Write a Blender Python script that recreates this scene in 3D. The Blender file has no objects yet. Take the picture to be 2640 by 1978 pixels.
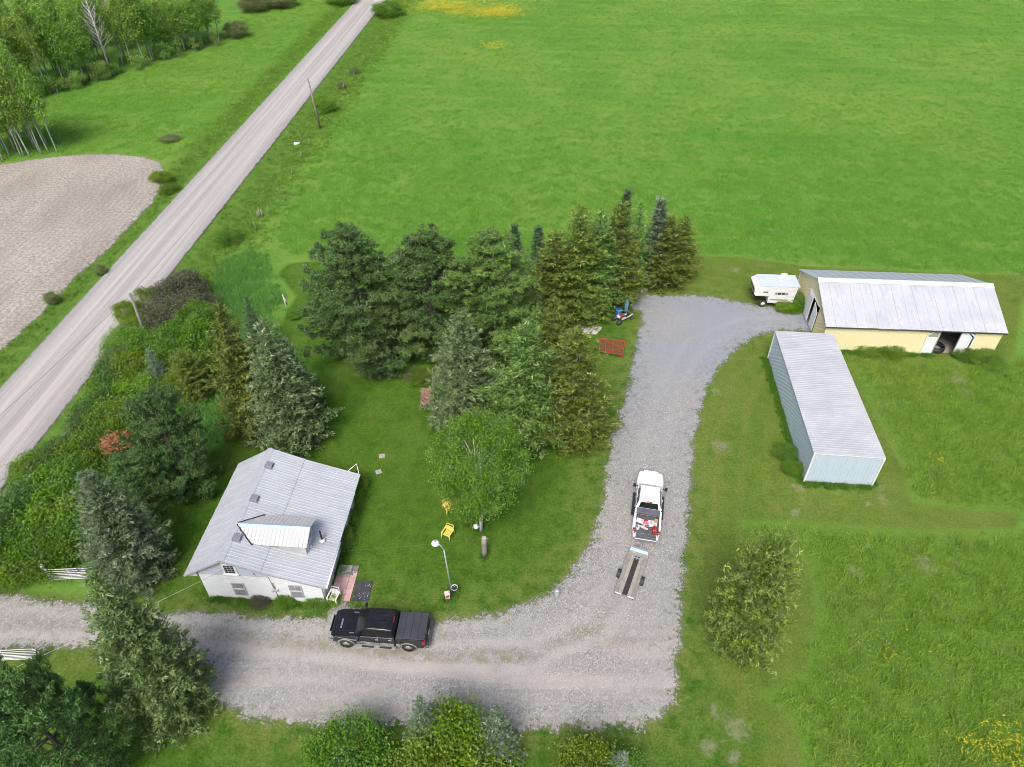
import bpy, bmesh, math, random
import numpy as np
from mathutils import Vector, Matrix

# ---------------------------------------------------------------- camera, sky, sun, exposure
scn = bpy.context.scene
C = scn.collection
cam_data = bpy.data.cameras.new('camera')
cam = bpy.data.objects.new('camera', cam_data)
C.objects.link(cam)
cam.location = (0, 0, 41.0)                       # drone height
cam.rotation_euler = (math.radians(90 - 40.25), 0, 0)
cam_data.sensor_fit = 'HORIZONTAL'
cam_data.sensor_width = 36.0
cam_data.lens = 36.0 * 1830.0 / 2640.0
cam_data.clip_start = 0.5
cam_data.clip_end = 6000
scn.camera = cam

SUN_AZ, SUN_EL = math.radians(194), math.radians(53)
world = bpy.data.worlds.new('World')
scn.world = world
world.use_nodes = True
wn = world.node_tree.nodes
wl = world.node_tree.links
bg = wn['Background']
sky = wn.new('ShaderNodeTexSky')
sky.sky_type = 'NISHITA'
sky.sun_disc = False
sky.sun_elevation = SUN_EL
sky.sun_rotation = SUN_AZ
sky.air_density = 1.0
sky.dust_density = 4.0
sky.ozone_density = 1.0
wl.new(sky.outputs[0], bg.inputs[0])
bg.inputs[1].default_value = 0.115
sd = bpy.data.lights.new('sun', 'SUN')
sd.energy = 2.3
sd.angle = math.radians(26)
sd.color = (1.0, 0.96, 0.9)
sun = bpy.data.objects.new('sun', sd)
C.objects.link(sun)
sv = Vector((math.cos(SUN_EL) * math.sin(SUN_AZ), math.cos(SUN_EL) * math.cos(SUN_AZ), math.sin(SUN_EL)))
sun.rotation_euler = sv.to_track_quat('Z', 'Y').to_euler()
sun.location = (0, 0, 80)
vs = scn.view_settings
vs.view_transform = 'Standard'
vs.look = 'None'
vs.exposure = 0.55
vs.gamma = 1.0
vs.use_curve_mapping = False
scn.cycles.max_bounces = 6
scn.cycles.use_denoising = True
scn.cycles.denoiser = 'OPENIMAGEDENOISE'
scn.cycles.denoising_input_passes = 'RGB_ALBEDO_NORMAL'
scn.cycles.filter_width = 0.9
scn.cycles.transparent_max_bounces = 12

PI = math.pi
AZ = math.radians(3.7)                            # the yard's own grid is turned 3.7 degrees
def grid(a, b):                                   # yard grid -> world
    return (a * math.cos(AZ) + b * math.sin(AZ), -a * math.sin(AZ) + b * math.cos(AZ))

# ---------------------------------------------------------------- materials
MATS = {}
def _new(name):
    m = bpy.data.materials.new(name); m.use_nodes = True
    nt = m.node_tree; b = nt.nodes['Principled BSDF']
    MATS[name] = m
    return m, nt, b
def _noise(nt, scale, detail=4, rough=0.6, vec=None, dist=0.0):
    n = nt.nodes.new('ShaderNodeTexNoise')
    n.inputs['Scale'].default_value = scale; n.inputs['Detail'].default_value = detail
    n.inputs['Roughness'].default_value = rough; n.inputs['Distortion'].default_value = dist
    if vec is not None: nt.links.new(vec, n.inputs['Vector'])
    return n.outputs['Fac']
def _ramp(nt, fac, stops):
    r = nt.nodes.new('ShaderNodeValToRGB')
    e = r.color_ramp.elements
    while len(e) < len(stops): e.new(0.5)
    for el, (p, c) in zip(e, stops):
        el.position = p; el.color = (c, c, c, 1) if isinstance(c, (int, float)) else (*c, 1)
    nt.links.new(fac, r.inputs[0])
    return r.outputs[0]
def _mix(nt, fac, a, b, mode='MIX'):
    m = nt.nodes.new('ShaderNodeMix'); m.data_type = 'RGBA'; m.blend_type = mode
    for sock, v in ((m.inputs[0], fac), (m.inputs[6], a), (m.inputs[7], b)):
        if isinstance(v, bpy.types.NodeSocket): nt.links.new(v, sock)
        elif isinstance(v, (int, float)): sock.default_value = v
        else: sock.default_value = (*v, 1)
    return m.outputs[2]
def _math(nt, op, a, b=0.0, c=None):
    m = nt.nodes.new('ShaderNodeMath'); m.operation = op
    for i, v in enumerate((a, b) if c is None else (a, b, c)):
        if isinstance(v, bpy.types.NodeSocket): nt.links.new(v, m.inputs[i])
        else: m.inputs[i].default_value = v
    return m.outputs[0]
def _map(nt, vec, loc=(0, 0, 0), rot=(0, 0, 0), sc=(1, 1, 1)):
    m = nt.nodes.new('ShaderNodeMapping')
    m.inputs[1].default_value = loc; m.inputs[2].default_value = rot; m.inputs[3].default_value = sc
    nt.links.new(vec, m.inputs[0])
    return m.outputs[0]
def _coord(nt, kind='Object'):
    return nt.nodes.new('ShaderNodeTexCoord').outputs[kind]
def _pos(nt):
    return nt.nodes.new('ShaderNodeNewGeometry').outputs['Position']
def _attr(nt, name):
    a = nt.nodes.new('ShaderNodeAttribute'); a.attribute_name = name
    return a.outputs['Fac']
def _bump(nt, b, height, strength=0.3, dist=0.02):
    n = nt.nodes.new('ShaderNodeBump')
    n.inputs['Strength'].default_value = strength; n.inputs['Distance'].default_value = dist
    nt.links.new(height, n.inputs['Height']); nt.links.new(n.outputs[0], b.inputs['Normal'])

def M(name, c1, c2=None, scale=4.0, rough=0.6, metal=0.0, spec=0.5, bump=0.0, bscale=30.0, lo=0.35, hi=0.65, coat=0.0):
    """plain paint / metal / plastic / wood with a little wear"""
    if name in MATS: return MATS[name]
    m, nt, b = _new(name)
    b.inputs['Roughness'].default_value = rough
    b.inputs['Metallic'].default_value = metal
    b.inputs['Specular IOR Level'].default_value = spec
    if coat: b.inputs['Coat Weight'].default_value = coat; b.inputs['Coat Roughness'].default_value = 0.08
    if c2 is None: c2 = tuple(x * 0.82 for x in c1)
    co = _coord(nt)
    f = _ramp(nt, _noise(nt, scale, 6, 0.65, co), [(lo, 0.0), (hi, 1.0)])
    nt.links.new(_mix(nt, f, c1, c2), b.inputs['Base Color'])
    rr = _math(nt, 'MULTIPLY_ADD', _noise(nt, scale * 1.7, 3, 0.5, co), 0.25, rough - 0.12)
    nt.links.new(rr, b.inputs['Roughness'])
    if bump: _bump(nt, b, _noise(nt, bscale, 4, 0.6, co), bump, 0.02)
    return m

def foliage(name, ca, cb, cc=None, trans=0.28, tipfrac=0.8, rough=0.55):
    """leaves and needles: colour differs from leaf to leaf (face attribute) and from plant to plant"""
    m, nt, b = _new(name)
    out = nt.nodes['Material Output']
    r = _attr(nt, 'rnd')
    col = _mix(nt, r, ca, cb)
    if cc is not None:
        col = _mix(nt, _ramp(nt, r, [(tipfrac, 0.0), (min(tipfrac + 0.12, 1.0), 1.0)]), col, cc)
    oi = nt.nodes.new('ShaderNodeObjectInfo').outputs['Random']
    hs = nt.nodes.new('ShaderNodeHueSaturation')
    nt.links.new(_math(nt, 'MULTIPLY_ADD', oi, 0.024, 0.488), hs.inputs['Hue'])
    nt.links.new(_math(nt, 'MULTIPLY_ADD', oi, 0.35, 0.95), hs.inputs['Value'])
    big = _noise(nt, 0.9, 2, 0.5, _pos(nt))
    nt.links.new(_math(nt, 'MULTIPLY_ADD', big, 0.5, 0.75), hs.inputs['Saturation'])
    nt.links.new(col, hs.inputs['Color'])
    nt.links.new(hs.outputs[0], b.inputs['Base Color'])
    b.inputs['Roughness'].default_value = rough
    b.inputs['Specular IOR Level'].default_value = 0.25
    tr = nt.nodes.new('ShaderNodeBsdfTranslucent')
    nt.links.new(hs.outputs[0], tr.inputs['Color'])
    mx = nt.nodes.new('ShaderNodeMixShader'); mx.inputs[0].default_value = trans
    nt.links.new(b.outputs[0], mx.inputs[1]); nt.links.new(tr.outputs[0], mx.inputs[2])
    nt.links.new(mx.outputs[0], out.inputs[0])
    return m

# ---------------------------------------------------------------- objects
def tag(o, label=None, cat=None, group=None, kind=None):
    if label: o['label'] = label
    if cat: o['category'] = cat
    if group: o['group'] = group
    if kind: o['kind'] = kind
    return o
def empty(name, loc, rz=0.0, label=None, cat=None, group=None):
    o = bpy.data.objects.new(name, None); C.objects.link(o)
    o.location = loc; o.rotation_euler = (0, 0, rz); o.empty_display_size = 0.2
    return tag(o, label, cat, group)
def link(name, me, mat, parent=None, loc=(0, 0, 0), rot=(0, 0, 0), sc=(1, 1, 1)):
    o = bpy.data.objects.new(name, me); C.objects.link(o)
    if mat is not None and not me.materials: me.materials.append(mat)
    o.parent = parent; o.location = loc; o.rotation_euler = rot; o.scale = sc
    return o
def bevel(o, w, seg=2, ang=35):
    b = o.modifiers.new('bevel', 'BEVEL'); b.width = w; b.segments = seg
    b.limit_method = 'ANGLE'; b.angle_limit = math.radians(ang); b.harden_normals = False
    return o

ORD = ['first', 'second', 'third', 'fourth', 'fifth', 'sixth', 'seventh', 'eighth', 'ninth', 'tenth', 'eleventh', 'twelfth', 'thirteenth', 'fourteenth', 'fifteenth', 'sixteenth', 'seventeenth', 'eighteenth', 'nineteenth', 'twentieth']
def ordn(k):                                      # 0 -> first, 20 -> twenty-first ...
    return ORD[k] if k < 20 else ('twenty-' if k < 29 else 'thirty-') + ORD[(k - 20) % 10] if k != 29 else 'thirtieth'
class MB:
    """collects simple shapes into one mesh"""
    def __init__(s): s.v = []; s.f = []; s.sm = []
    def add(s, V, F, smooth=False):
        n = len(s.v); s.v.extend(tuple(p) for p in V)
        for f in F: s.f.append(tuple(i + n for i in f)); s.sm.append(smooth)
        return s
    def box(s, c, d, rz=0.0, R=None):
        x, y, z = d[0] / 2, d[1] / 2, d[2] / 2
        P = [Vector((i * x, j * y, k * z)) for k in (-1, 1) for j in (-1, 1) for i in (-1, 1)]
        if R is None: R = Matrix.Rotation(rz, 3, 'Z')
        P = [R @ p + Vector(c) for p in P]
        return s.add(P, [(0, 2, 3, 1), (4, 5, 7, 6), (0, 1, 5, 4), (2, 6, 7, 3), (0, 4, 6, 2), (1, 3, 7, 5)])
    def prism(s, poly, y0, y1, wf=None):
        """polygon in (x, z) pulled along y; wf(x, z) scales y"""
        n = len(poly); V = []
        for y in (y0, y1):
            for (x, z) in poly:
                V.append((x, y * (wf(x, z) if wf else 1.0), z))
        F = [tuple(range(n)), tuple(range(2 * n - 1, n - 1, -1))]
        F += [(i, i + n, (i + 1) % n + n, (i + 1) % n) for i in range(n)]
        return s.add(V, F)
    def tube(s, pts, rad, sides=8, cap=True, smooth=True):
        pts = [Vector(p) for p in pts]
        if isinstance(rad, (int, float)): rad = [rad] * len(pts)
        V = []; prev = None
        for i, p in enumerate(pts):
            t = (pts[min(i + 1, len(pts) - 1)] - pts[max(i - 1, 0)])
            t = t.normalized() if t.length > 1e-9 else Vector((0, 0, 1))
            if prev is None:
                a = t.orthogonal().normalized()
            else:
                a = (prev - t * prev.dot(t)); a = a.normalized() if a.length > 1e-6 else t.orthogonal().normalized()
            prev = a; b = t.cross(a)
            for k in range(sides):
                an = 2 * PI * k / sides
                V.append(p + (a * math.cos(an) + b * math.sin(an)) * rad[i])
        F = []
        for i in range(len(pts) - 1):
            for k in range(sides):
                k2 = (k + 1) % sides
                F.append((i * sides + k, i * sides + k2, (i + 1) * sides + k2, (i + 1) * sides + k))
        s.add(V, F, smooth)
        if cap:
            n = len(s.v) - len(V)
            s.f.append(tuple(n + k for k in reversed(range(sides)))); s.sm.append(False)
            s.f.append(tuple(n + (len(pts) - 1) * sides + k for k in range(sides))); s.sm.append(False)
        return s
    def lathe(s, prof, sides=16, c=(0, 0, 0), R=None, smooth=True, cap=True):
        V = []
        for (r, z) in prof:
            for k in range(sides):
                an = 2 * PI * k / sides
                p = Vector((r * math.cos(an), r * math.sin(an), z))
                V.append((R @ p if R else p) + Vector(c))
        F = [(i * sides + k, i * sides + (k + 1) % sides, (i + 1) * sides + (k + 1) % sides, (i + 1) * sides + k)
             for i in range(len(prof) - 1) for k in range(sides)]
        if cap:
            F.append(tuple(reversed(range(sides)))); F.append(tuple((len(prof) - 1) * sides + k for k in range(sides)))
        return s.add(V, F, smooth)
    def mesh(s, name):
        me = bpy.data.meshes.new(name)
        me.from_pydata([tuple(p) for p in s.v], [], s.f)
        me.polygons.foreach_set('use_smooth', s.sm)
        me.update()
        return me
    def build(s, name, mat, parent=None, loc=(0, 0, 0), rot=(0, 0, 0), sc=(1, 1, 1)):
        return link(name, s.mesh(name), mat, parent, loc, rot, sc)

def box(name, c, d, mat, parent=None, rz=0.0, bev=0.0):
    o = MB().box(c, d, rz).build(name, mat, parent)
    if bev: bevel(o, bev)
    return o
def tri_mesh(name, V, F, attrs=None, smooth=False):
    """fast numpy mesh; F is (n,3) or (n,4)"""
    V = np.asarray(V, dtype=np.float32); F = np.asarray(F, dtype=np.int32)
    n, k = F.shape
    me = bpy.data.meshes.new(name)
    me.vertices.add(len(V)); me.vertices.foreach_set('co', V.ravel())
    me.loops.add(n * k); me.loops.foreach_set('vertex_index', F.ravel())
    me.polygons.add(n); me.polygons.foreach_set('loop_start', np.arange(0, n * k, k, dtype=np.int32))
    me.polygons.foreach_set('loop_total', np.full(n, k, dtype=np.int32))
    if smooth: me.polygons.foreach_set('use_smooth', np.ones(n, dtype=bool))
    for nm, dom, arr in (attrs or []):
        a = me.attributes.new(nm, 'FLOAT', dom); a.data.foreach_set('value', np.asarray(arr, dtype=np.float32))
    me.update(calc_edges=True)
    return me
def rib_sheet(name, w, l, nrib, hr=0.03, flat=0.62, t=0.0):
    """ribbed metal sheet, ribs run along y, width w along x, origin at the x=0,y=0 corner"""
    xs = [0.0]; zs = [0.0]
    p = w / nrib
    for i in range(nrib):
        x0 = i * p
        for fx, z in ((flat, 0.0), (flat + (1 - flat) * 0.25, hr), (flat + (1 - flat) * 0.75, hr), (1.0, 0.0)):
            xs.append(x0 + fx * p); zs.append(z)
    n = len(xs)
    V = [(x, 0, z) for x, z in zip(xs, zs)] + [(x, l, z) for x, z in zip(xs, zs)]
    F = [(i, i + 1, i + 1 + n, i + n) for i in range(n - 1)]
    me = bpy.data.meshes.new(name); me.from_pydata(V, [], F); me.update()
    return me
def place(o, origin, ex, ey):
    """local frame of a child: x axis ex, y axis ey, z their cross product"""
    ex = Vector(ex).normalized(); ey = Vector(ey).normalized(); ez = ex.cross(ey)
    m = Matrix((ex, ey, ez)).transposed().to_4x4(); m.translation = Vector(origin)
    o.matrix_local = m
    return o
def line_d(pts, line):
    """distance of points to a polyline"""
    P = np.asarray(pts, float); d = np.full(len(P), 1e18)
    for a, b in zip(line[:-1], line[1:]):
        a, b = np.asarray(a), np.asarray(b); e = b - a; w = P - a
        t = np.clip((w @ e) / (e @ e), 0, 1); q = w - t[:, None] * e
        d = np.minimum(d, (q * q).sum(1))
    return np.sqrt(d)
def poly_sd(pts, poly):
    """signed distance of points to a polygon, positive inside"""
    P = np.asarray(pts, dtype=np.float64); Q = np.asarray(poly, dtype=np.float64)
    d = np.full(len(P), 1e18); ins = np.zeros(len(P), dtype=bool)
    n = len(Q)
    for i in range(n):
        a, b = Q[i], Q[(i + 1) % n]
        e = b - a; w = P - a
        t = np.clip((w @ e) / max(e @ e, 1e-9), 0, 1)
        q = w - t[:, None] * e
        d = np.minimum(d, (q * q).sum(1))
        c = ((a[1] <= P[:, 1]) & (b[1] > P[:, 1])) | ((b[1] <= P[:, 1]) & (a[1] > P[:, 1]))
        with np.errstate(divide='ignore', invalid='ignore'):
            xi = a[0] + (P[:, 1] - a[1]) * (b[0] - a[0]) / (b[1] - a[1])
        ins ^= c & (P[:, 0] < xi)
    d = np.sqrt(d)
    return np.where(ins, d, -d)


# ---------------------------------------------------------------- ground, road, drive, fields
RD = 0.048                                        # the road leans this much in x per metre of y
def road_left(y): return -45.25 + (y - 47.48) * RD
ROADW = 6.9
def gz(x, y):
    """height of the ground: ditches on both sides of the road, otherwise flat"""
    x = np.asarray(x, float); y = np.asarray(y, float)
    xl = road_left(y)
    dr = x - (xl + ROADW); dl = xl - x
    z = -0.55 * np.exp(-((dr - 2.6) / 1.3) ** 2) * (y > 50) - 0.5 * np.exp(-((dl - 2.2) / 1.2) ** 2)
    z = z * np.clip((y - 50) / 12, 0, 1)
    return z + 0.035 * np.sin(x * 0.31 + 1.3) * np.cos(y * 0.27) - 0.03

LAWN = ((-40.33, 27.34), (-34.06, 27.16), (-27.66, 26.63), (-24.39, 28.42), (-25.08, 38.74), (-21.42, 44.1), (-22.85, 56.03), (-22.98, 58.37), (-22.56, 62.57), (-25.66, 67.16), (-25.12, 69.12), (-20.14, 70.13), (-10.75, 70.13), (-0.31, 69.12), (10.12, 70.13), (20.7, 70.85), (25.88, 70.54), (33.13, 68.62), (45.42, 67.35), (65.0, 66.21), (62.66, 62.57), (53.46, 62.57), (47.37, 53.07), (44.53, 50.98), (40.92, 52.37), (37.37, 48.35), (36.62, 42.41), (35.19, 45.27), (31.74, 50.98), (31.47, 52.02), (30.76, 44.1), (30.65, 38.24), (29.69, 34.72), (32.66, 34.06), (37.33, 33.84), (36.52, 32.35), (29.75, 32.14), (23.31, 32.77), (16.7, 33.19), (16.26, 32.77), (17.03, 31.2), (20.5, 29.74), (19.92, 26.28), (17.98, 21.81), (16.37, 20.65), (14.37, 20.37), (16.25, 18.47), (15.7, 15.04), (6.96, 12.85), (-4.88, 12.85), (-23.81, 12.85), (-34.82, 15.04))
MEADOW_N = ((31.73, 52.37), (38.75, 52.37), (44.71, 51.32), (48.07, 52.37), (54.36, 53.07), (43.74, 33.19), (37.33, 33.84), (32.7, 34.14), (29.79, 34.72), (30.83, 38.24), (30.95, 44.1))
MEADOW_S = ((16.28, 32.85), (21.86, 32.43), (29.66, 31.93), (39.61, 31.93), (28.9, 13.92), (15.47, 13.92), (16.31, 18.47), (14.49, 20.31), (16.08, 20.59), (17.98, 21.81), (20.01, 26.28), (20.56, 29.94), (16.89, 31.32))
REEDS = ((-32.84, 64.36), (-33.19, 70.13), (-30.42, 73.28), (-26.41, 70.13), (-25.42, 66.21), (-23.53, 62.57), (-22.98, 58.37), (-22.48, 54.53), (-21.5, 48.99), (-22.2, 44.1), (-24.55, 38.24), (-26.06, 32.77), (-28.59, 33.19), (-30.44, 44.1), (-29.03, 50.31), (-31.68, 60.85))
HEDGE = ((-39.88, 26.63), (-35.8, 26.98), (-32.3, 27.34), (-29.07, 27.69), (-29.72, 31.93), (-30.77, 35.85), (-32.02, 41.32), (-30.44, 44.1), (-29.03, 50.31), (-32.25, 62.57), (-35.14, 65.27), (-38.06, 62.57), (-38.21, 56.03), (-35.8, 48.35), (-35.93, 40.79), (-36.74, 35.85), (-36.69, 31.93), (-39.65, 26.28))
DRIVE = ((-43.93, 28.06), (-33.9, 26.88), (-31.94, 26.63), (-29.09, 26.42), (-26.96, 26.08), (-23.22, 25.4), (-20.57, 25.53), (-17.52, 25.37), (-13.85, 25.0), (-12.07, 25.03), (-11.58, 25.87), (-11.06, 26.35), (-10.37, 25.87), (-9.16, 25.4), (-5.36, 24.84), (-3.15, 24.97), (-0.78, 25.6), (1.64, 26.46), (3.54, 27.69), (4.86, 29.55), (6.04, 31.93), (6.9, 34.94), (7.53, 38.74), (8.35, 41.86), (9.51, 45.27), (10.67, 48.99), (11.62, 53.07), (12.95, 57.58), (13.13, 59.84), (10.61, 60.43), (9.31, 61.7), (12.88, 63.28), (15.69, 62.57), (19.13, 62.83), (21.89, 62.13), (24.51, 61.1), (27.13, 60.26), (29.66, 60.01), (30.4, 58.37), (29.41, 56.33), (26.56, 56.64), (24.08, 55.87), (21.29, 53.65), (18.71, 50.31), (16.65, 46.47), (15.24, 42.41), (14.19, 38.74), (13.49, 35.85), (12.7, 32.77), (11.97, 29.94), (11.24, 26.98), (10.69, 24.94), (10.01, 22.41), (9.87, 20.65), (9.45, 19.68), (8.49, 18.79), (7.23, 18.31), (5.12, 18.29), (2.47, 18.08), (-1.47, 18.16), (-4.38, 18.29), (-8.09, 18.42), (-12.31, 18.36), (-15.08, 18.81), (-17.23, 19.54), (-17.91, 20.65), (-18.14, 21.87), (-20.07, 22.41), (-22.56, 22.96), (-25.36, 23.11), (-27.82, 23.14), (-30.03, 22.96), (-31.75, 22.96), (-40.62, 23.33))
PLOUGH = ((-88.4, 91.6), (-71.98, 96.04), (-68.91, 97.64), (-64.94, 98.96), (-60.66, 99.79), (-56.57, 99.62), (-52.9, 98.79), (-49.89, 97.0), (-48.08, 93.55), (-46.9, 89.42), (-46.41, 84.23), (-46.72, 79.2), (-46.95, 72.95), (-47.74, 66.68), (-47.87, 59.02), (-48.45, 53.29), (-48.81, 45.27), (-49.38, 35.85))

gx = np.concatenate([-np.geomspace(3000, 100, 14)[:-1], np.arange(-100, 80, 0.62), np.geomspace(80, 3000, 14)])
gy = np.concatenate([-np.geomspace(3000, 12, 10)[:-1], np.arange(-12, 70, 0.62), np.arange(70, 205, 1.0), np.geomspace(205, 4000, 14)])
GX, GY = np.meshgrid(gx, gy)
gp = np.stack([GX.ravel(), GY.ravel()], 1)
nx, ny = len(gx), len(gy)
fi = (np.arange(ny - 1)[:, None] * nx + np.arange(nx - 1)[None, :]).ravel()
gf = np.stack([fi, fi + 1, fi + nx + 1, fi + nx], 1)
sd_lawn = np.clip(poly_sd(gp, LAWN), -4, 4)
sd_mead = np.clip(np.maximum(poly_sd(gp, MEADOW_N), poly_sd(gp, MEADOW_S)), -4, 4)
sd_reed = np.clip(np.maximum(poly_sd(gp, REEDS), poly_sd(gp, HEDGE)), -4, 4)
dxr = gp[:, 0] - (road_left(gp[:, 1]) + ROADW / 2)
verge = np.clip(4 - (np.abs(dxr) - ROADW / 2 - 1.2), -4, 4)
BARE = (((40.06, 49.19), 1.5), ((40.16, 47.58), 1.0), ((20.86, 33.79), 0.8), ((21.79, 33.58), 0.55), ((25.1, 33.69), 0.5), ((24.99, 30.77), 0.6), ((23.36, 28.58), 1.0), ((28.45, 29.05), 1.3), ((30.52, 29.21), 0.8), ((31.29, 77.27), 1.0), ((24.61, 67.9), 1.0), ((24.65, 59.84), 0.55), ((12.82, 23.3), 0.7), ((12.77, 18.07), 1.2), ((11.91, 19.18), 0.8), ((10.92, 17.12), 0.9), ((12.15, 16.4), 0.7), ((27.87, 34.91), 0.7), ((26.57, 34.53), 0.5), ((16.96, 40.6), 1.2), ((17.96, 47.32), 0.8), ((18.33, 52.31), 1.0), ((13.83, 62.85), 1.2), ((15.35, 62.12), 0.8), ((7.62, 56.63), 0.9), ((27.97, 36.25), 0.8), ((21.9, 36.25), 0.9), ((8.33, 39.31), 0.8), ((-22.84, 39.31), 0.1))
bare = np.full(len(gp), -1.0)
for (c, r) in BARE:
    bare = np.maximum(bare, 1.2 - np.hypot(gp[:, 0] - c[0], (gp[:, 1] - c[1]) * 1.0) / r)
YELLOW = (((-17.84, 190.39), 9.0), ((-12.79, 184.26), 5.0), ((-4.99, 182.78), 7.0), ((-2.74, 184.26), 6.0), ((-3.55, 154.65), 3.0))
sd_drive = np.clip(-poly_sd(gp, DRIVE), 0, 6)
yel = np.full(len(gp), -1.0)
for (c, r) in YELLOW:
    yel = np.maximum(yel, 1.2 - np.hypot((gp[:, 0] - c[0]) * 0.8, (gp[:, 1] - c[1]) * 0.9) / r)
me = tri_mesh('ground', np.column_stack([gp, gz(gp[:, 0], gp[:, 1])]), gf,
              [('lawn', 'POINT', sd_lawn), ('mead', 'POINT', sd_mead), ('reed', 'POINT', sd_reed), ('verge', 'POINT', verge),
               ('bare', 'POINT', bare), ('ddrv', 'POINT', sd_drive), ('yel', 'POINT', yel)], smooth=True)

def grass_colour(nt, pos):
    """hay field colour: fine blades, tufts, broad patches"""
    fine = _noise(nt, 3.2, 5, 0.8, pos)
    mid = _noise(nt, 1.6, 4, 0.6, pos)
    big = _noise(nt, 0.11, 3, 0.55, pos)
    streak = _noise(nt, 0.35, 3, 0.6, _map(nt, pos, rot=(0, 0, 0.2), sc=(0.35, 1.6, 1)))
    c = _mix(nt, _ramp(nt, mid, [(0.3, 0.0), (0.7, 1.0)]), (0.076, 0.22, 0.03), (0.125, 0.295, 0.044))
    c = _mix(nt, _ramp(nt, fine, [(0.38, 0.0), (0.58, 1.0)]), _mix(nt, 1.0, c, (0.5, 0.56, 0.45), 'MULTIPLY'), c)
    c = _mix(nt, _ramp(nt, _noise(nt, 4.5, 4, 0.8, _map(nt, pos, loc=(4, 4, 0))), [(0.62, 0.0), (0.74, 0.55)]), c, (0.27, 0.36, 0.1))
    c = _mix(nt, _ramp(nt, big, [(0.38, 0.0), (0.68, 0.55)]), c, (0.18, 0.29, 0.052))
    c = _mix(nt, _ramp(nt, streak, [(0.5, 0.0), (0.75, 0.45)]), c, (0.085, 0.215, 0.03))
    mow = nt.nodes.new('ShaderNodeTexWave'); mow.bands_direction = 'Y'; mow.inputs['Scale'].default_value = 0.055; mow.inputs['Distortion'].default_value = 2.2; mow.inputs['Detail'].default_value = 3; mow.inputs['Detail Scale'].default_value = 0.25
    nt.links.new(_map(nt, pos, rot=(0, 0, 0.07)), mow.inputs['Vector'])
    c = _mix(nt, _math(nt, 'MULTIPLY', _ramp(nt, mow.outputs['Fac'], [(0.55, 0.0), (1.0, 1.0)]), 0.2), c, (0.21, 0.28, 0.06))
    c = _mix(nt, _ramp(nt, _noise(nt, 0.035, 3, 0.5, _map(nt, pos, loc=(31, 12, 0))), [(0.4, 0.0), (0.65, 0.45)]), c, (0.2, 0.29, 0.05))
    return c, fine
gm, nt, b = _new('ground_grass')
pos = _pos(nt)
hay, fine = grass_colour(nt, pos)
fine2 = _noise(nt, 7.0, 5, 0.85, pos)
mid2 = _noise(nt, 0.9, 5, 0.65, pos)
bigl = _noise(nt, 0.22, 4, 0.6, _map(nt, pos, rot=(0, 0, -0.1), sc=(1.5, 0.7, 1)))
lawn = _mix(nt, _ramp(nt, mid2, [(0.32, 0.0), (0.68, 1.0)]), (0.055, 0.14, 0.014), (0.11, 0.215, 0.022))
lawn = _mix(nt, _ramp(nt, bigl, [(0.46, 0.0), (0.76, 0.8)]), lawn, (0.155, 0.225, 0.04))
dry = _noise(nt, 0.5, 5, 0.7, _map(nt, pos, loc=(7, 3, 0)))
lawn = _mix(nt, _ramp(nt, dry, [(0.6, 0.0), (0.78, 0.6)]), lawn, (0.2, 0.22, 0.075))
edge_dry = _math(nt, 'MULTIPLY', _ramp(nt, _math(nt, 'MULTIPLY', _attr(nt, 'ddrv'), 0.25), [(0.0, 0.95), (0.35, 0.5), (1.0, 0.0)]), _ramp(nt, _noise(nt, 0.9, 5, 0.75, pos), [(0.38, 0.0), (0.62, 1.0)]))
lawn = _mix(nt, _math(nt, 'MULTIPLY', edge_dry, 0.8), lawn, (0.24, 0.26, 0.085))
xs_ = nt.nodes.new('ShaderNodeSeparateXYZ'); nt.links.new(pos, xs_.inputs[0])
east = _ramp(nt, _math(nt, 'MULTIPLY_ADD', xs_.outputs['X'], 0.25, -2.7), [(0.0, 0.0), (1.0, 1.0)])
strp = _math(nt, 'SINE', _math(nt, 'MULTIPLY_ADD', _attr(nt, 'ddrv'), 3.2, _math(nt, 'MULTIPLY', _noise(nt, 0.3, 3, 0.6, pos), 4.0)))
strm = _math(nt, 'MULTIPLY', _math(nt, 'MULTIPLY', east, _ramp(nt, strp, [(0.1, 0.0), (1.0, 0.6)])), _ramp(nt, _noise(nt, 0.7, 4, 0.7, pos), [(0.35, 0.0), (0.62, 1.0)]))
lawn = _mix(nt, strm, lawn, (0.23, 0.25, 0.075))
lawn = _mix(nt, _math(nt, 'MULTIPLY', east, 0.45), lawn, (0.2, 0.26, 0.05))
lawn = _mix(nt, _ramp(nt, fine2, [(0.38, 0.0), (0.62, 1.0)]), _mix(nt, 1.0, lawn, (0.55, 0.58, 0.5), 'MULTIPLY'), lawn)
mead = _mix(nt, _ramp(nt, _noise(nt, 1.1, 4, 0.6, pos), [(0.32, 0.0), (0.7, 1.0)]), (0.1, 0.205, 0.022), (0.19, 0.3, 0.04))
mead = _mix(nt, _ramp(nt, _noise(nt, 0.28, 4, 0.65, _map(nt, pos, loc=(2, 8, 0))), [(0.45, 0.0), (0.7, 0.8)]), mead, (0.19, 0.25, 0.06))
mead = _mix(nt, _ramp(nt, fine2, [(0.4, 0.0), (0.62, 1.0)]), _mix(nt, 1.0, mead, (0.45, 0.5, 0.45), 'MULTIPLY'), mead)
reed = _mix(nt, _ramp(nt, _noise(nt, 0.8, 4, 0.6, pos), [(0.3, 0.0), (0.7, 1.0)]), (0.08, 0.195, 0.03), (0.135, 0.265, 0.04))
verg = _mix(nt, _ramp(nt, _noise(nt, 0.7, 5, 0.7, pos), [(0.3, 0.0), (0.7, 1.0)]), (0.055, 0.14, 0.016), (0.14, 0.23, 0.04))
wob = _math(nt, 'MULTIPLY_ADD', _noise(nt, 0.8, 5, 0.7, pos), 2.2, -1.1)
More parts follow.
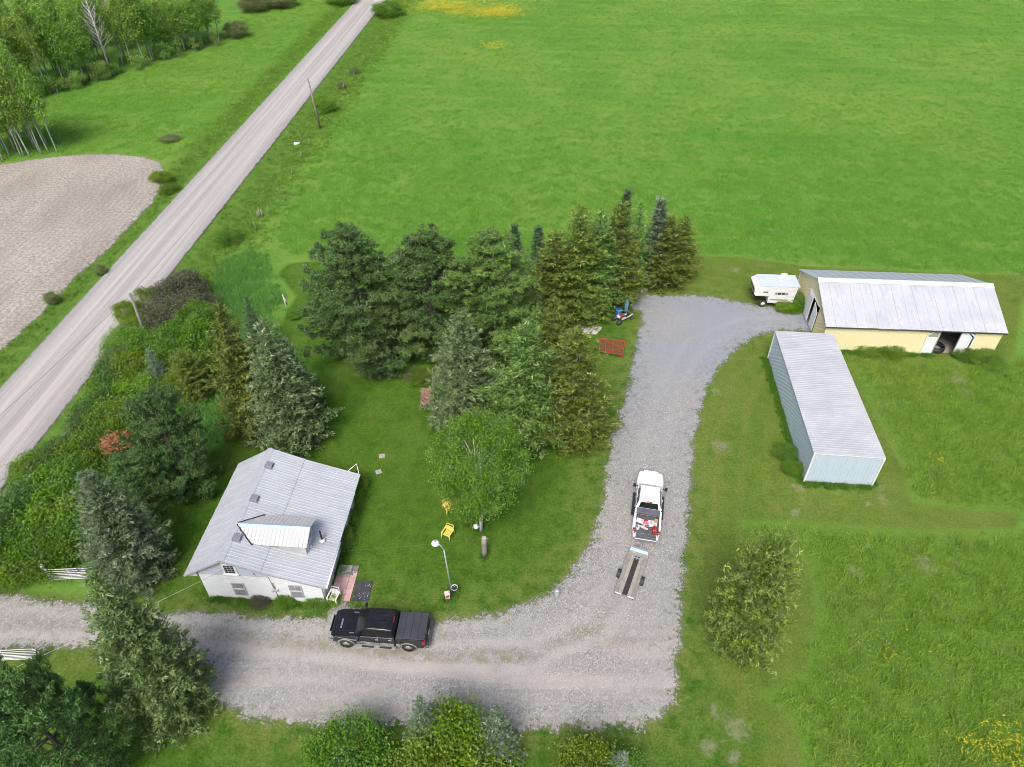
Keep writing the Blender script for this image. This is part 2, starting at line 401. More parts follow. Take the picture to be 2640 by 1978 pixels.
def mask(name, amp=1.0, w=0.5):
    return _ramp(nt, _math(nt, 'MULTIPLY_ADD', _math(nt, 'MULTIPLY_ADD', wob, amp, _attr(nt, name)), 0.5 / w, 0.5), [(0.0, 0.0), (1.0, 1.0)])
col = _mix(nt, mask('verge', 0.9, 1.2), hay, verg)
col = _mix(nt, mask('mead', 0.8, 1.2), col, mead)
col = _mix(nt, mask('reed', 1.3, 1.6), col, reed)
col = _mix(nt, mask('lawn', 0.25, 0.25), col, lawn)
soil = _mix(nt, fine2, (0.17, 0.15, 0.09), (0.42, 0.38, 0.3))
bm = _ramp(nt, _math(nt, 'ADD', _attr(nt, 'bare'), _math(nt, 'MULTIPLY_ADD', _noise(nt, 2.6, 5, 0.75, pos), 2.0, -1.05)), [(0.4, 0.0), (0.95, 0.55)])
col = _mix(nt, bm, col, soil)
ym = _ramp(nt, _math(nt, 'ADD', _attr(nt, 'yel'), _math(nt, 'MULTIPLY_ADD', _noise(nt, 0.9, 5, 0.8, pos), 2.2, -1.3)), [(0.3, 0.0), (0.7, 0.8)])
col = _mix(nt, _math(nt, 'MULTIPLY', ym, 0.6), col, (0.42, 0.4, 0.03))
nt.links.new(col, b.inputs['Base Color'])
b.inputs['Roughness'].default_value = 0.9; b.inputs['Specular IOR Level'].default_value = 0.1
_bump(nt, b, _noise(nt, 6.0, 6, 0.8, pos), 0.7, 0.12)
tag(link('ground', me, gm), 'green hay field, lawn and meadow around the yard', 'ground', kind='structure')

def sheet(name, poly, z, cell, mat, margin=1.2, extra=None):
    """a sheet laid over the ground; attribute d is the distance inside its edge, its edge frays in the material"""
    q = np.asarray(poly); lo = np.maximum(q.min(0) - margin, (-95, -5)); hi = np.minimum(q.max(0) + margin, (90, 200))
    xs = np.arange(lo[0], hi[0] + cell, cell); ys = np.arange(lo[1], hi[1] + cell, cell)
    X, Y = np.meshgrid(xs, ys); p = np.stack([X.ravel(), Y.ravel()], 1)
    sd = poly_sd(p, poly); n, m = len(xs), len(ys)
    fi = (np.arange(m - 1)[:, None] * n + np.arange(n - 1)[None, :]).ravel()
    f = np.stack([fi, fi + 1, fi + n + 1, fi + n], 1)
    f = f[(sd[f] > -margin).all(1)]
    used = np.unique(f); remap = np.full(len(p), -1); remap[used] = np.arange(len(used))
    me = tri_mesh(name, np.column_stack([p, gz(p[:, 0], p[:, 1]) + z])[used], remap[f], [('d', 'POINT', np.clip(sd[used], -3, 60))] + ([('trk', 'POINT', line_d(p[used], extra))] if extra is not None else []), smooth=True)
    return link(name, me, mat)
def fray(nt, b, amp=1.0, scale=1.1, w=0.35, off=0.0):
    """fade to transparent where the sheet peters out into grass"""
    out = nt.nodes['Material Output']
    pos = _pos(nt)
    n = _math(nt, 'ADD', _math(nt, 'MULTIPLY_ADD', _noise(nt, scale, 6, 0.75, pos), 2.0 * amp, -amp), _math(nt, 'MULTIPLY_ADD', _noise(nt, 4.5, 5, 0.85, pos), 1.9 * amp, -0.95 * amp))
    f = _math(nt, 'ADD', _attr(nt, 'd'), n)
    f = _ramp(nt, _math(nt, 'MULTIPLY_ADD', f, 0.5 / w, 0.5 + off), [(0.0, 0.0), (1.0, 1.0)])
    t = nt.nodes.new('ShaderNodeBsdfTransparent'); mx = nt.nodes.new('ShaderNodeMixShader')
    nt.links.new(f, mx.inputs[0]); nt.links.new(t.outputs[0], mx.inputs[1]); nt.links.new(b.outputs[0], mx.inputs[2])
    nt.links.new(mx.outputs[0], out.inputs[0])

# gravel drive
m, nt, b = _new('drive_gravel')
pos = _pos(nt)
st = nt.nodes.new('ShaderNodeTexVoronoi'); st.inputs['Scale'].default_value = 14.0; nt.links.new(pos, st.inputs['Vector'])
stone = _ramp(nt, st.outputs['Color'], [(0.0, (0.14, 0.13, 0.122)), (0.45, (0.28, 0.262, 0.25)), (0.8, (0.4, 0.376, 0.358)), (1.0, (0.62, 0.59, 0.565))])
patch = _noise(nt, 0.16, 5, 0.6, pos)
col = _mix(nt, _ramp(nt, patch, [(0.35, 0.0), (0.65, 1.0)]), stone, _mix(nt, 0.5, stone, (0.36, 0.335, 0.315)))
blue = _noise(nt, 0.09, 3, 0.5, _map(nt, pos, loc=(3, 9, 0)))
ysep = nt.nodes.new('ShaderNodeSeparateXYZ'); nt.links.new(pos, ysep.inputs[0])
north = _ramp(nt, _math(nt, 'MULTIPLY_ADD', ysep.outputs['Y'], 0.05, -1.9), [(0.0, 0.0), (0.8, 1.0)])
col = _mix(nt, _math(nt, 'MULTIPLY', _math(nt, 'ADD', north, 0.25), _ramp(nt, blue, [(0.3, 0.3), (0.6, 1.0)])), col, _mix(nt, 0.7, col, (0.25, 0.285, 0.33)))
tracks = _noise(nt, 0.5, 4, 0.6, _map(nt, pos, rot=(0, 0, 0.03), sc=(0.16, 1.5, 1)))
yy = nt.nodes.new('ShaderNodeSeparateXYZ'); nt.links.new(pos, yy.inputs[0])
south = _ramp(nt, _math(nt, 'MULTIPLY_ADD', yy.outputs['Y'], -0.2, 5.4), [(0.0, 0.0), (1.0, 1.0)])
col = _mix(nt, _math(nt, 'MULTIPLY', south, _ramp(nt, tracks, [(0.42, 0.0), (0.66, 0.7)])), col, (0.42, 0.385, 0.36))
brown = _noise(nt, 0.45, 4, 0.6, _map(nt, pos, loc=(5, 1, 0), rot=(0, 0, 0.03), sc=(0.2, 1.3, 1)))
col = _mix(nt, _math(nt, 'MULTIPLY', south, _ramp(nt, brown, [(0.55, 0.0), (0.72, 0.5)])), col, (0.2, 0.18, 0.13))
td = _math(nt, 'ADD', _attr(nt, 'trk'), _math(nt, 'MULTIPLY_ADD', _noise(nt, 0.25, 3, 0.5, pos), 0.8, -0.4))
rut = _ramp(nt, _math(nt, 'ABSOLUTE', _math(nt, 'SUBTRACT', td, 0.85)), [(0.1, 1.0), (0.55, 0.0)])
col = _mix(nt, _math(nt, 'MULTIPLY', _math(nt, 'MULTIPLY', rut, _math(nt, 'MULTIPLY_ADD', south, 0.75, 0.22)), _ramp(nt, _noise(nt, 0.8, 4, 0.7, pos), [(0.3, 0.25), (0.65, 0.8)])), col, (0.43, 0.405, 0.385))
midg = _math(nt, 'MULTIPLY', _math(nt, 'MULTIPLY', _ramp(nt, td, [(0.15, 1.0), (0.5, 0.0)]), south), _ramp(nt, _noise(nt, 1.3, 5, 0.7, pos), [(0.42, 0.0), (0.6, 0.8)]))
col = _mix(nt, midg, col, (0.2, 0.19, 0.1))
weed = _math(nt, 'MULTIPLY', _ramp(nt, _noise(nt, 1.7, 6, 0.8, pos), [(0.52, 0.0), (0.64, 1.0)]), _ramp(nt, _math(nt, 'MULTIPLY', _attr(nt, 'd'), 0.4), [(0.0, 1.0), (0.9, 0.1)]))
col = _mix(nt, _math(nt, 'MULTIPLY', weed, 0.75), col, (0.1, 0.14, 0.04))
nt.links.new(col, b.inputs['Base Color'])
b.inputs['Roughness'].default_value = 0.9; b.inputs['Specular IOR Level'].default_value = 0.2
_bump(nt, b, st.outputs['Distance'], 0.6, 0.04)
fray(nt, b, 1.2, 0.7, 0.16)
TRACK = ((-38.99, 25.27), (-32.8, 24.87), (-26.13, 24.54), (-20.08, 24.09), (-11.72, 23.27), (-4.44, 22.41), (1.25, 22.56), (5.43, 24.61), (8.19, 28.8), (10.02, 34.94), (11.69, 41.32), (13.91, 47.71), (17.43, 54.16), (22.69, 57.58), (30.3, 58.37))
tag(sheet('driveway', DRIVE, 0.012, 0.3, m, extra=TRACK), 'grey gravel driveway running from the road round to the barn', 'driveway', kind='structure')
# loose gravel apron and path strip between road and hedge
STRIP = ((-38.53, 28.42), (-38.98, 33.62), (-38.5, 35.85), (-37.46, 36.55), (-37.16, 39.49), (-36.83, 42.69), (-36.26, 42.14), (-36.29, 39.24), (-36.87, 36.79), (-36.74, 35.85), (-37.07, 34.5), (-36.69, 31.93), (-36.01, 27.34))
tag(sheet('gravel_strip', STRIP, 0.01, 0.35, m, 0.8, extra=[(900.0, 900.0), (901.0, 900.0)]), 'strip of grey gravel beside the road under the hedge', 'gravel', kind='structure')

# ploughed field
m, nt, b = _new('tilled_soil')
pos = _pos(nt)
fur = nt.nodes.new('ShaderNodeTexWave'); fur.wave_type = 'BANDS'; fur.bands_direction = 'X'
fur.inputs['Scale'].default_value = 0.62; fur.inputs['Distortion'].default_value = 1.2; fur.inputs['Detail'].default_value = 3; fur.inputs['Detail Scale'].default_value = 0.6
nt.links.new(_map(nt, pos, rot=(0, 0, 0.05)), fur.inputs['Vector'])
ring = nt.nodes.new('ShaderNodeTexWave'); ring.wave_type = 'BANDS'; ring.bands_direction = 'X'
ring.inputs['Scale'].default_value = 0.42; ring.inputs['Distortion'].default_value = 1.6; ring.inputs['Detail Scale'].default_value = 0.8; ring.inputs['Detail'].default_value = 2
cmb = nt.nodes.new('ShaderNodeCombineXYZ'); nt.links.new(_attr(nt, 'd'), cmb.inputs[0]); nt.links.new(cmb.outputs[0], ring.inputs['Vector'])
clod = _noise(nt, 3.2, 7, 0.8, pos)
c = _mix(nt, _ramp(nt, _noise(nt, 0.12, 4, 0.6, _map(nt, pos, rot=(0, 0, 0.5), sc=(1.6, .6, 1))), [(0.32, 0.0), (0.68, 1.0)]), (0.34, 0.305, 0.265), (0.5, 0.465, 0.405))
c = _mix(nt, _ramp(nt, clod, [(0.38, 0.0), (0.55, 1.0)]), (0.2, 0.17, 0.15), c)
c = _mix(nt, _math(nt, 'MULTIPLY', ring.outputs['Fac'], 0.3), c, (0.26, 0.23, 0.205))
c = _mix(nt, _ramp(nt, _noise(nt, 12.0, 3, 0.7, pos), [(0.66, 0.0), (0.78, 0.6)]), c, (0.6, 0.57, 0.5))
nt.links.new(c, b.inputs['Base Color']); b.inputs['Roughness'].default_value = 0.95; b.inputs['Specular IOR Level'].default_value = 0.1
_bump(nt, b, _math(nt, 'ADD', clod, _math(nt, 'MULTIPLY', ring.outputs['Fac'], 0.3)), 0.7, 0.12)
fray(nt, b, 0.6, 0.8, 0.15)
tag(sheet('tilled_field', PLOUGH, 0.02, 0.6, m), 'bare tilled field with curved furrows across the road', 'field', kind='structure')

# the gravel road: crowned strip in its own frame, x across, y along
RA = math.atan(RD)
m, nt, b = _new('road_gravel')
co = _coord(nt)
lines = _noise(nt, 1.0, 4, 0.6, _map(nt, co, sc=(1.6, 0.018, 1)))
lines2 = _noise(nt, 1.0, 3, 0.6, _map(nt, co, sc=(6.0, 0.05, 1)))
grit = _noise(nt, 11.0, 5, 0.75, co)
sx = nt.nodes.new('ShaderNodeSeparateXYZ'); nt.links.new(co, sx.inputs[0])
off = _math(nt, 'ABSOLUTE', sx.outputs['X'])
lane = _ramp(nt, _math(nt, 'MULTIPLY', off, 0.2), [(0.0, 0.35), (0.12, 0.75), (0.28, 0.95), (0.5, 0.55), (0.62, 0.1), (0.8, 0.0)])
c = _mix(nt, lane, (0.31, 0.295, 0.295), (0.56, 0.525, 0.485))
c = _mix(nt, _ramp(nt, lines, [(0.36, 0.0), (0.66, 0.75)]), c, (0.29, 0.262, 0.245))
c = _mix(nt, _ramp(nt, lines2, [(0.45, 0.0), (0.7, 0.4)]), c, (0.58, 0.555, 0.53))
c = _mix(nt, _ramp(nt, grit, [(0.35, 0.6), (0.6, 0.0)]), c, (0.24, 0.235, 0.245))
nt.links.new(c, b.inputs['Base Color']); b.inputs['Roughness'].default_value = 0.92; b.inputs['Specular IOR Level'].default_value = 0.15
_bump(nt, b, grit, 0.5, 0.04)
fray(nt, b, 0.4, 1.2, 0.12)
xs = np.linspace(-4.4, 4.4, 27); ys = np.concatenate([np.arange(-60, 210, 1.2), np.arange(210, 900, 25)])
X, Y = np.meshgrid(xs, ys); n = len(xs)
fi = (np.arange(len(ys) - 1)[:, None] * n + np.arange(n - 1)[None, :]).ravel()
Z = np.where(np.abs(X) < 3.9, 0.05 + 0.16 * (1 - (X / 3.9) ** 2), 0.05 - 0.35 * (np.abs(X) - 3.9))
me = tri_mesh('road', np.stack([X.ravel(), Y.ravel(), Z.ravel()], 1), np.stack([fi, fi + 1, fi + n + 1, fi + n], 1),
              [('d', 'POINT', (3.55 - np.abs(X)).ravel())], smooth=True)
tag(link('road', me, m, None, (road_left(0) + ROADW / 2, 0, 0), (0, 0, -RA)), 'pale gravel country road with wheel tracks', 'road', kind='structure')


# ---------------------------------------------------------------- buildings
def roof_mat(name, c1, c2, streak):
    """weathered sheet metal: broad fading, run-off streaks, small rust and dirt specks"""
    m, nt, b = _new(name)
    pos = _pos(nt)
    c = _mix(nt, _ramp(nt, _noise(nt, 0.45, 5, 0.65, pos), [(0.35, 0.0), (0.65, 1.0)]), c1, c2)
    st = _noise(nt, 1.0, 4, 0.7, _map(nt, pos, rot=(0, 0, AZ), sc=streak))
    c = _mix(nt, _ramp(nt, st, [(0.5, 0.0), (0.75, 0.5)]), c, tuple(x * 0.68 for x in c2))
    sp = nt.nodes.new('ShaderNodeTexVoronoi'); sp.inputs['Scale'].default_value = 1.7; nt.links.new(pos, sp.inputs['Vector'])
    c = _mix(nt, _ramp(nt, sp.outputs['Distance'], [(0.05, 0.55), (0.1, 0.0)]), c, (0.18, 0.15, 0.14))
    c = _mix(nt, _ramp(nt, _noise(nt, 9.0, 4, 0.7, pos), [(0.64, 0.0), (0.78, 0.35)]), c, (0.28, 0.25, 0.23))
    nt.links.new(c, b.inputs['Base Color'])
    b.inputs['Metallic'].default_value = 0.12
    nt.links.new(_math(nt, 'MULTIPLY_ADD', st, 0.3, 0.32), b.inputs['Roughness'])
    return m
sheet_white = roof_mat('white_roof_metal', (0.53, 0.56, 0.6), (0.45, 0.475, 0.51), (0.35, 3.0, 1.0))
sheet_barn = roof_mat('barn_roof_metal', (0.53, 0.54, 0.575), (0.45, 0.46, 0.495), (3.0, 0.35, 1.0))
trim_white = M('trim_white', (0.74, 0.75, 0.76), (0.64, 0.65, 0.66), 2.0, rough=0.5)
glass_dark = M('window_glass', (0.02, 0.022, 0.026), (0.05, 0.055, 0.06), 0.8, rough=0.12, spec=0.8)
dark_metal = M('dark_metal', (0.03, 0.03, 0.033), (0.05, 0.05, 0.05), 5, rough=0.5)
concrete = M('concrete', (0.42, 0.41, 0.39), (0.32, 0.31, 0.3), 3, rough=0.85, bump=0.3)

def roof_panels(root, origin, along, up, width, n, length, ribs, mat, name='roof_panel', jit=0.004, hr=0.03, lap=0.03):
    """n sheets laid side by side, each its own part sharing one mesh; along = eave direction, up = up-slope direction"""
    me = rib_sheet(name, width + lap, length, ribs, hr * 0.3)
    me.materials.append(mat)
    along = Vector(along).normalized(); up = Vector(up).normalized(); nrm = along.cross(up)
    rng = random.Random(len(root.name) + n)
    out = []
    seam = M('sheet_seam', (0.36, 0.37, 0.41), (0.46, 0.47, 0.5), 3, rough=0.6)
    sme = MB().box((0, length / 2, hr * 0.5), (0.022, length - 0.02, hr + 0.02)).mesh('sheet_seam'); sme.materials.append(seam)
    for i in range(n):
        o = link(name, me, None, root)
        if i: link('seam', sme, None, o, (0.0, 0, 0))
        place(o, Vector(origin) + along * (i * width) + nrm * (0.006 * (i % 2) + rng.random() * jit) + up * rng.uniform(-0.02, 0.02), along, up)
        out.append(o)
    return out

# ---- farm house (house frame: x across the gable, y towards the back)
hx, hy = grid(-17.75, 30.0)
house = empty('farm_house', (hx, hy, 0), -AZ, 'small white gabled house with metal roof and dormer beside the drive', 'house')
wrap, nt, b = _new('house_wrap')
co = _coord(nt)
wr = _noise(nt, 2.2, 5, 0.7, _map(nt, co, sc=(1, 1, 5.0)), 0.8)
nt.links.new(_mix(nt, _ramp(nt, wr, [(0.4, 0.0), (0.7, 1.0)]), (0.82, 0.84, 0.87), (0.74, 0.77, 0.81)), b.inputs['Base Color'])
b.inputs['Roughness'].default_value = 0.5
_bump(nt, b, wr, 0.8, 0.08)
gable_board = M('gable_board', (0.5, 0.56, 0.66), (0.42, 0.47, 0.57), 1.2, rough=0.7)
fascia = M('fascia_grey', (0.3, 0.28, 0.29), (0.45, 0.43, 0.44), 3, rough=0.7)
XL, XR, YF, YB = -3.9, 3.88, -4.67, 4.4
RZ, RX = 4.52, -1.9                               # ridge height, ridge x
EL, ELZ = -4.66, 2.77                             # left eave
BX, BZ = 0.35, 3.6                                # break between the two roof courses
ER, ERZ = 4.35, 2.24                              # right eave
def roof_z(x):
    if x < RX: return RZ + (x - RX) * (RZ - ELZ) / (RX - EL)
    if x < BX: return RZ + (x - RX) * (BZ - RZ) / (BX - RX)
    return BZ + (x - BX) * (ERZ - BZ) / (ER - BX)
T_ = 0.1
prof = [(XL, 0.0), (XR, 0.0), (XR, roof_z(XR) - T_), (BX, BZ - T_), (RX, RZ - T_), (XL, roof_z(XL) - T_)]
MB().prism(prof, YF, YB).build('wall', wrap, house)
# upper gable boards, standing 20 mm proud of the wrapped wall
gp_ = [(XL + 0.02, 2.66), (0.62, 2.66), (0.62, roof_z(0.62) - 0.13), (BX, BZ - 0.13), (RX, RZ - 0.13), (XL + 0.02, roof_z(XL) - 0.13)]
MB().prism(gp_, YF - 0.025, YF - 0.003).build('gable_panel', gable_board, house)
MB().tube([(XL, YF - 0.03, 2.66), (-1.2, YF - 0.03, 2.645), (0.6, YF - 0.03, 2.64)], 0.018, 5).build('wrap_edge', fascia, house)
# roof sheets
yA, yB = -5.0, 4.68
def slope(x0, z0, x1, z1):                        # from (x0,z0) low to (x1,z1) high
    v = Vector((x1 - x0, 0, z1 - z0)); return v.length, v.normalized()
l, u = slope(EL, ELZ, RX, RZ)
roof_panels(house, (EL, yB, ELZ), (0, -1, 0), u, (yB - yA) / 11, 11, l + 0.02, 4, sheet_white)
l, u = slope(BX, BZ, RX, RZ)
roof_panels(house, (BX + 0.12, yA, BZ - 0.03), (0, 1, 0), u, (yB - yA) / 11, 11, l + 0.12, 4, sheet_white)
l, u = slope(ER, ERZ, BX, BZ)
roof_panels(house, (ER, yA, ERZ - 0.03), (0, 1, 0), u, (yB - yA) / 11, 11, l + 0.05, 4, sheet_white)
cap = MB()
for s, (x1, z1) in ((-1, (RX - 0.26, roof_z(RX - 0.26))), (1, (RX + 0.26, roof_z(RX + 0.26)))):
    A, B = Vector((RX, yA - 0.02, RZ + 0.07)), Vector((x1, yA - 0.02, z1 + 0.055))
    L = Vector((0, yB - yA + 0.04, 0))
    cap.add([A, B, B + L, A + L], [(0, 1, 2, 3) if s < 0 else (3, 2, 1, 0)])
cap.build('ridge_cap', sheet_white, house)
# roof deck under the sheets + fascia boards
for x0, z0, x1, z1 in ((EL, ELZ, RX, RZ), (RX, RZ, BX, BZ), (BX, BZ, ER, ERZ)):
    MB().prism([(x0, z0 - 0.12), (x1, z1 - 0.12), (x1, z1 - 0.065), (x0, z0 - 0.065)], yA + 0.01, yB - 0.01).build('roof_deck', fascia, house)
for x0, z0, x1, z1 in ((EL, ELZ, RX, RZ), (RX, RZ, BX, BZ), (BX, BZ, ER, ERZ)):
    MB().prism([(x0, z0 - 0.13), (x1, z1 - 0.13), (x1, z1 - 0.015), (x0, z0 - 0.015)], yA - 0.03, yA + 0.005).build('fascia_board', fascia, house)
box('eave_box', (XL - 0.38, YF + 0.1, 2.62), (0.7, 0.5, 0.26), M('soffit_white', (0.6, 0.58, 0.58), None, 2, rough=0.7), house, bev=0.03)
MB().tube([(ER + 0.06, yA, ERZ - 0.03), (ER + 0.06, yA + 3.6, ERZ - 0.05)], 0.06, 8).build('gutter', trim_white, house)
MB().tube([(ER + 0.06, yA + 0.1, ERZ - 0.06), (ER - 0.1, YF + 0.15, 1.9), (XR + 0.06, YF + 0.12, 1.7), (XR + 0.06, YF + 0.12, 0.2)], 0.04, 8).build('downpipe', trim_white, house)
# windows of the gable front
wgrey = M('window_screen', (0.2, 0.2, 0.22), (0.28, 0.28, 0.31), 2, rough=0.5)
wgrey2 = M('window_sash', (0.42, 0.42, 0.46), (0.34, 0.34, 0.37), 3, rough=0.6)
def plain_window(cx, z0, z1, mullion):
    w = box('window', (cx, YF - 0.01, (z0 + z1) / 2), (0.86, 0.07, z1 - z0), wgrey2, house, bev=0.01)
    zm = (z0 + z1) / 2 + 0.05
    box('pane', (cx, YF - 0.046, (zm + z1) / 2), (0.66, 0.012, z1 - zm - 0.16), wgrey, w)
    box('pane', (cx, YF - 0.046, (zm + z0) / 2), (0.66, 0.012, zm - z0 - 0.16), wgrey, w)
    box('sash_bar', (cx, YF - 0.06, zm), (0.72, 0.035, 0.09), M('sash_pale', (0.55, 0.55, 0.53), None, 4), w)
    if mullion: box('sash_bar', (cx, YF - 0.058, (zm + z1) / 2), (0.03, 0.03, z1 - zm - 0.18), M('sash_pale', (0.55, 0.55, 0.53), None, 4), w)
    for k in range(8):                            # ragged wrap edge stapled round the opening
        box('wrap_tab', (cx + (-0.43 if k % 2 else 0.43), YF - 0.03, z0 + (k + 0.6) * (z1 - z0) / 8.6), (0.04, 0.03, 0.05), fascia, w)
plain_window(-1.58, 0.43, 1.8, False)
plain_window(2.19, 0.54, 1.9, True)
w = box('window', (-1.67, YF - 0.045, 3.3), (0.92, 0.07, 1.02), trim_white, house, bev=0.012)
for i in range(3):
    for j in range(4):
        box('pane', (-1.67 + (i - 1) * 0.22, YF - 0.086, 3.33 + (j - 1.5) * 0.2), (0.19, 0.01, 0.17), glass_dark, w)
box('window_sill', (-1.67, YF - 0.1, 2.79), (1.0, 0.12, 0.05), trim_white, w)
# seam with meter box and torn strip between the wrap sheets
MB().tube([(0.66, YF - 0.02, 2.62), (0.74, YF - 0.02, 1.6), (0.9, YF - 0.02, 0.02)], 0.022, 6).build('wrap_seam', M('seam_brown', (0.16, 0.1, 0.1), (0.3, 0.25, 0.25), 4), house)
mb = box('meter_base', (0.86, YF - 0.06, 1.28), (0.34, 0.12, 0.2), M('meter_grey', (0.5, 0.5, 0.5), None, 5), house, bev=0.02)
MB().lathe([(0.02, 0.1), (0.09, 0.1), (0.1, 0.0)], 14, (0.7, YF - 0.08, 1.28), Matrix.Rotation(PI / 2, 3, 'X')).build('meter_dial', M('meter_grey', (0.5, 0.5, 0.5), None, 5), mb)
MB().tube([(0.86, YF - 0.05, 1.36), (0.8, YF - 0.05, 2.0)], 0.03, 7).build('conduit', M('conduit_red', (0.25, 0.13, 0.14), (0.4, 0.3, 0.3), 5), mb)
# remnant of red print down the gable boards
redp = M('red_print', (0.42, 0.02, 0.07), None, 5)
glyphs = {0: [(0, 0, .05, .16), (.05, .055, .1, .05)], 1: [(0, 0, .16, .05), (.06, .05, .04, .06)], 2: [(0, 0, .05, .14), (.05, .0, .1, .04), (.05, .09, .1, .04)], 3: [(0, 0, .05, .15), (.05, .05, .09, .05), (.12, 0, .04, .15)], 4: [(0, 0, .16, .05), (.11, .05, .05, .1)]}
for k in range(5):
    g = MB()
    for (gx0, gz0, gw, gh) in glyphs[k]:
        g.box((-0.28 + k * 0.012 + gx0 + gw / 2, YF - 0.028, 3.28 - k * 0.14 - gz0 * 0.6 - gh * 0.3), (gw, 0.006, gh * 0.6))
    g.build('red_letter', redp, house)
# roof fittings: three box vents, stack pipe, small white cap, clothes bracket
vent_m = M('vent_grey', (0.2, 0.2, 0.25), (0.26, 0.26, 0.31), 3, rough=0.5)
for yv in (3.15, 0.11, -3.11):
    xv = -1.58; zv = roof_z(xv)
    v = MB().box((0, 0, 0.09), (0.42, 0.46, 0.18)).build('roof_vent', vent_m, house, (xv + 0.1, yv, zv + 0.0), (0, math.atan(0.41), 0)); bevel(v, 0.04)
    f = MB().box((0, 0, 0.015), (0.56, 0.6, 0.03)).build('flange', vent_m, v)
zp = roof_z(3.3)
pp = MB().tube([(3.3, -1.65, zp - 0.05), (3.3, -1.65, zp + 1.0)], 0.06, 10).build('vent_pipe', M('black_pipe', (0.012, 0.012, 0.014), None, 5), house)
MB().lathe([(0.22, 0.0), (0.2, 0.05), (0.1, 0.1), (0.07, 0.14)], 16, (3.3, -1.65, zp + 0.02)).build('pipe_boot', trim_white, pp)
box('roof_bracket', (2.75, -2.35, roof_z(2.75) + 0.07), (0.16, 0.2, 0.14), trim_white, house, bev=0.02)
MB().tube([(3.5, yB, roof_z(3.5) + 0.02), (4.0, yB + 0.55, 2.75), (4.25, yB + 0.02, ERZ + 0.05)], 0.035, 7).build('line_bracket', trim_white, house)
# dormer: own gabled roof along x, running out of the main slope
DYC, DZR, DZE, DX1 = -2.1, 4.5, 3.97, 2.85
DHW = 1.2
dor = empty('dormer', (0, 0, 0)); dor.parent = house
dwall = M('dormer_cladding', (0.5, 0.52, 0.52), (0.38, 0.39, 0.4), 3, rough=0.6, bump=0.2)
for s in (-1, 1):                                 # cheek walls as wedges between main roof and dormer eave
    y = DYC + s * (DHW - 0.38)
    P0, P1, P2 = (-0.45, roof_z(-0.45) + 0.02), (DX1 - 0.15, roof_z(DX1 - 0.15) + 0.02), (DX1 - 0.15, DZE + 0.05)
    MB().prism([P0, P1, P2, (-0.45, DZE + 0.05)], y - 0.03, y + 0.03).build('cheek_wall', dwall, dor)
MB().add([(DX1 - 0.15, DYC - DHW + 0.4, roof_z(DX1 - 0.15)), (DX1 - 0.15, DYC + DHW - 0.4, roof_z(DX1 - 0.15)), (DX1 - 0.15, DYC + DHW - 0.4, DZE + 0.08), (DX1 - 0.15, DYC, DZR - 0.06), (DX1 - 0.15, DYC - DHW + 0.4, DZE + 0.08),
          (DX1 - 0.25, DYC - DHW + 0.4, roof_z(DX1 - 0.25)), (DX1 - 0.25, DYC + DHW - 0.4, roof_z(DX1 - 0.25)), (DX1 - 0.25, DYC + DHW - 0.4, DZE + 0.08), (DX1 - 0.25, DYC, DZR - 0.06), (DX1 - 0.25, DYC - DHW + 0.4, DZE + 0.08)],
         [(0, 1, 2, 3, 4), (9, 8, 7, 6, 5), (0, 5, 6, 1), (1, 6, 7, 2), (2, 7, 8, 3), (3, 8, 9, 4), (4, 9, 5, 0)]).build('end_wall', dwall, dor)
box('end_patch', (DX1 - 0.12, DYC - 0.15, 3.2), (0.05, 0.9, 0.6), gable_board, dor)
dsl = math.hypot(DHW, DZR - DZE)
# dormer roof strips run down each side; those near the main ridge start where the main roof is
DSH = M('dormer_sheet', (0.58, 0.56, 0.56), (0.5, 0.49, 0.49), 1.2, rough=0.45, metal=0.1)
nst = 9; xs0 = -1.75; wst = (DX1 + 0.12 - xs0) / nst
for s in (-1, 1):
    for i in range(nst):
        xa, xb = xs0 + i * wst, xs0 + (i + 1) * wst + 0.02
        fr = []
        for x in (xa, xb):                        # how far down the dormer slope until the main roof swallows it
            t = 1.0
            if roof_z(x) > DZE: t = max(0.02, (DZR - roof_z(x)) / (DZR - DZE))
            fr.append(min(1.0, t))
        ta, tb = fr
        def pt(x, t, lift): return (x, DYC + s * DHW * t, DZR - (DZR - DZE) * t + lift)
        k = MB(); segs = 2
        for q in range(segs):
            x0 = xa + (xb - xa) * q / segs; x1 = xa + (xb - xa) * (q + 1) / segs
            f0 = ta + (tb - ta) * q / segs; f1 = ta + (tb - ta) * (q + 1) / segs
            xm0, xm1 = x0 + (x1 - x0) * 0.7, x0 + (x1 - x0) * 0.85
            g = lambda x: f0 + (f1 - f0) * (x - x0) / (x1 - x0)
            seq = [(x0, 0.0), (xm0, 0.0), (xm1, 0.03), (x1, 0.0)]
            V = [pt(x, 0.0, lf + 0.03) for x, lf in seq] + [pt(x, g(x), lf + 0.03) for x, lf in seq]
            F = [(j, j + 1, j + 5, j + 4) for j in range(3)]
            k.add(V, F if s > 0 else [f[::-1] for f in F])
        k.build('roof_panel', DSH, dor)
dcap = MB()
for s in (-1, 1):
    A = [(-1.8, DYC, DZR + 0.07), (DX1 + 0.14, DYC, DZR + 0.07), (DX1 + 0.14, DYC + s * 0.2, DZR - 0.03), (-1.75, DYC + s * 0.2, DZR - 0.03)]
    dcap.add(A, [(0, 1, 2, 3)] if s < 0 else [(3, 2, 1, 0)])
dcap.build('ridge_cap', M('dormer_cap_blue', (0.36, 0.46, 0.58), (0.42, 0.5, 0.6), 2, rough=0.4), dor)
tar = M('roof_tar', (0.015, 0.014, 0.015), (0.05, 0.045, 0.04), 5, rough=0.8)
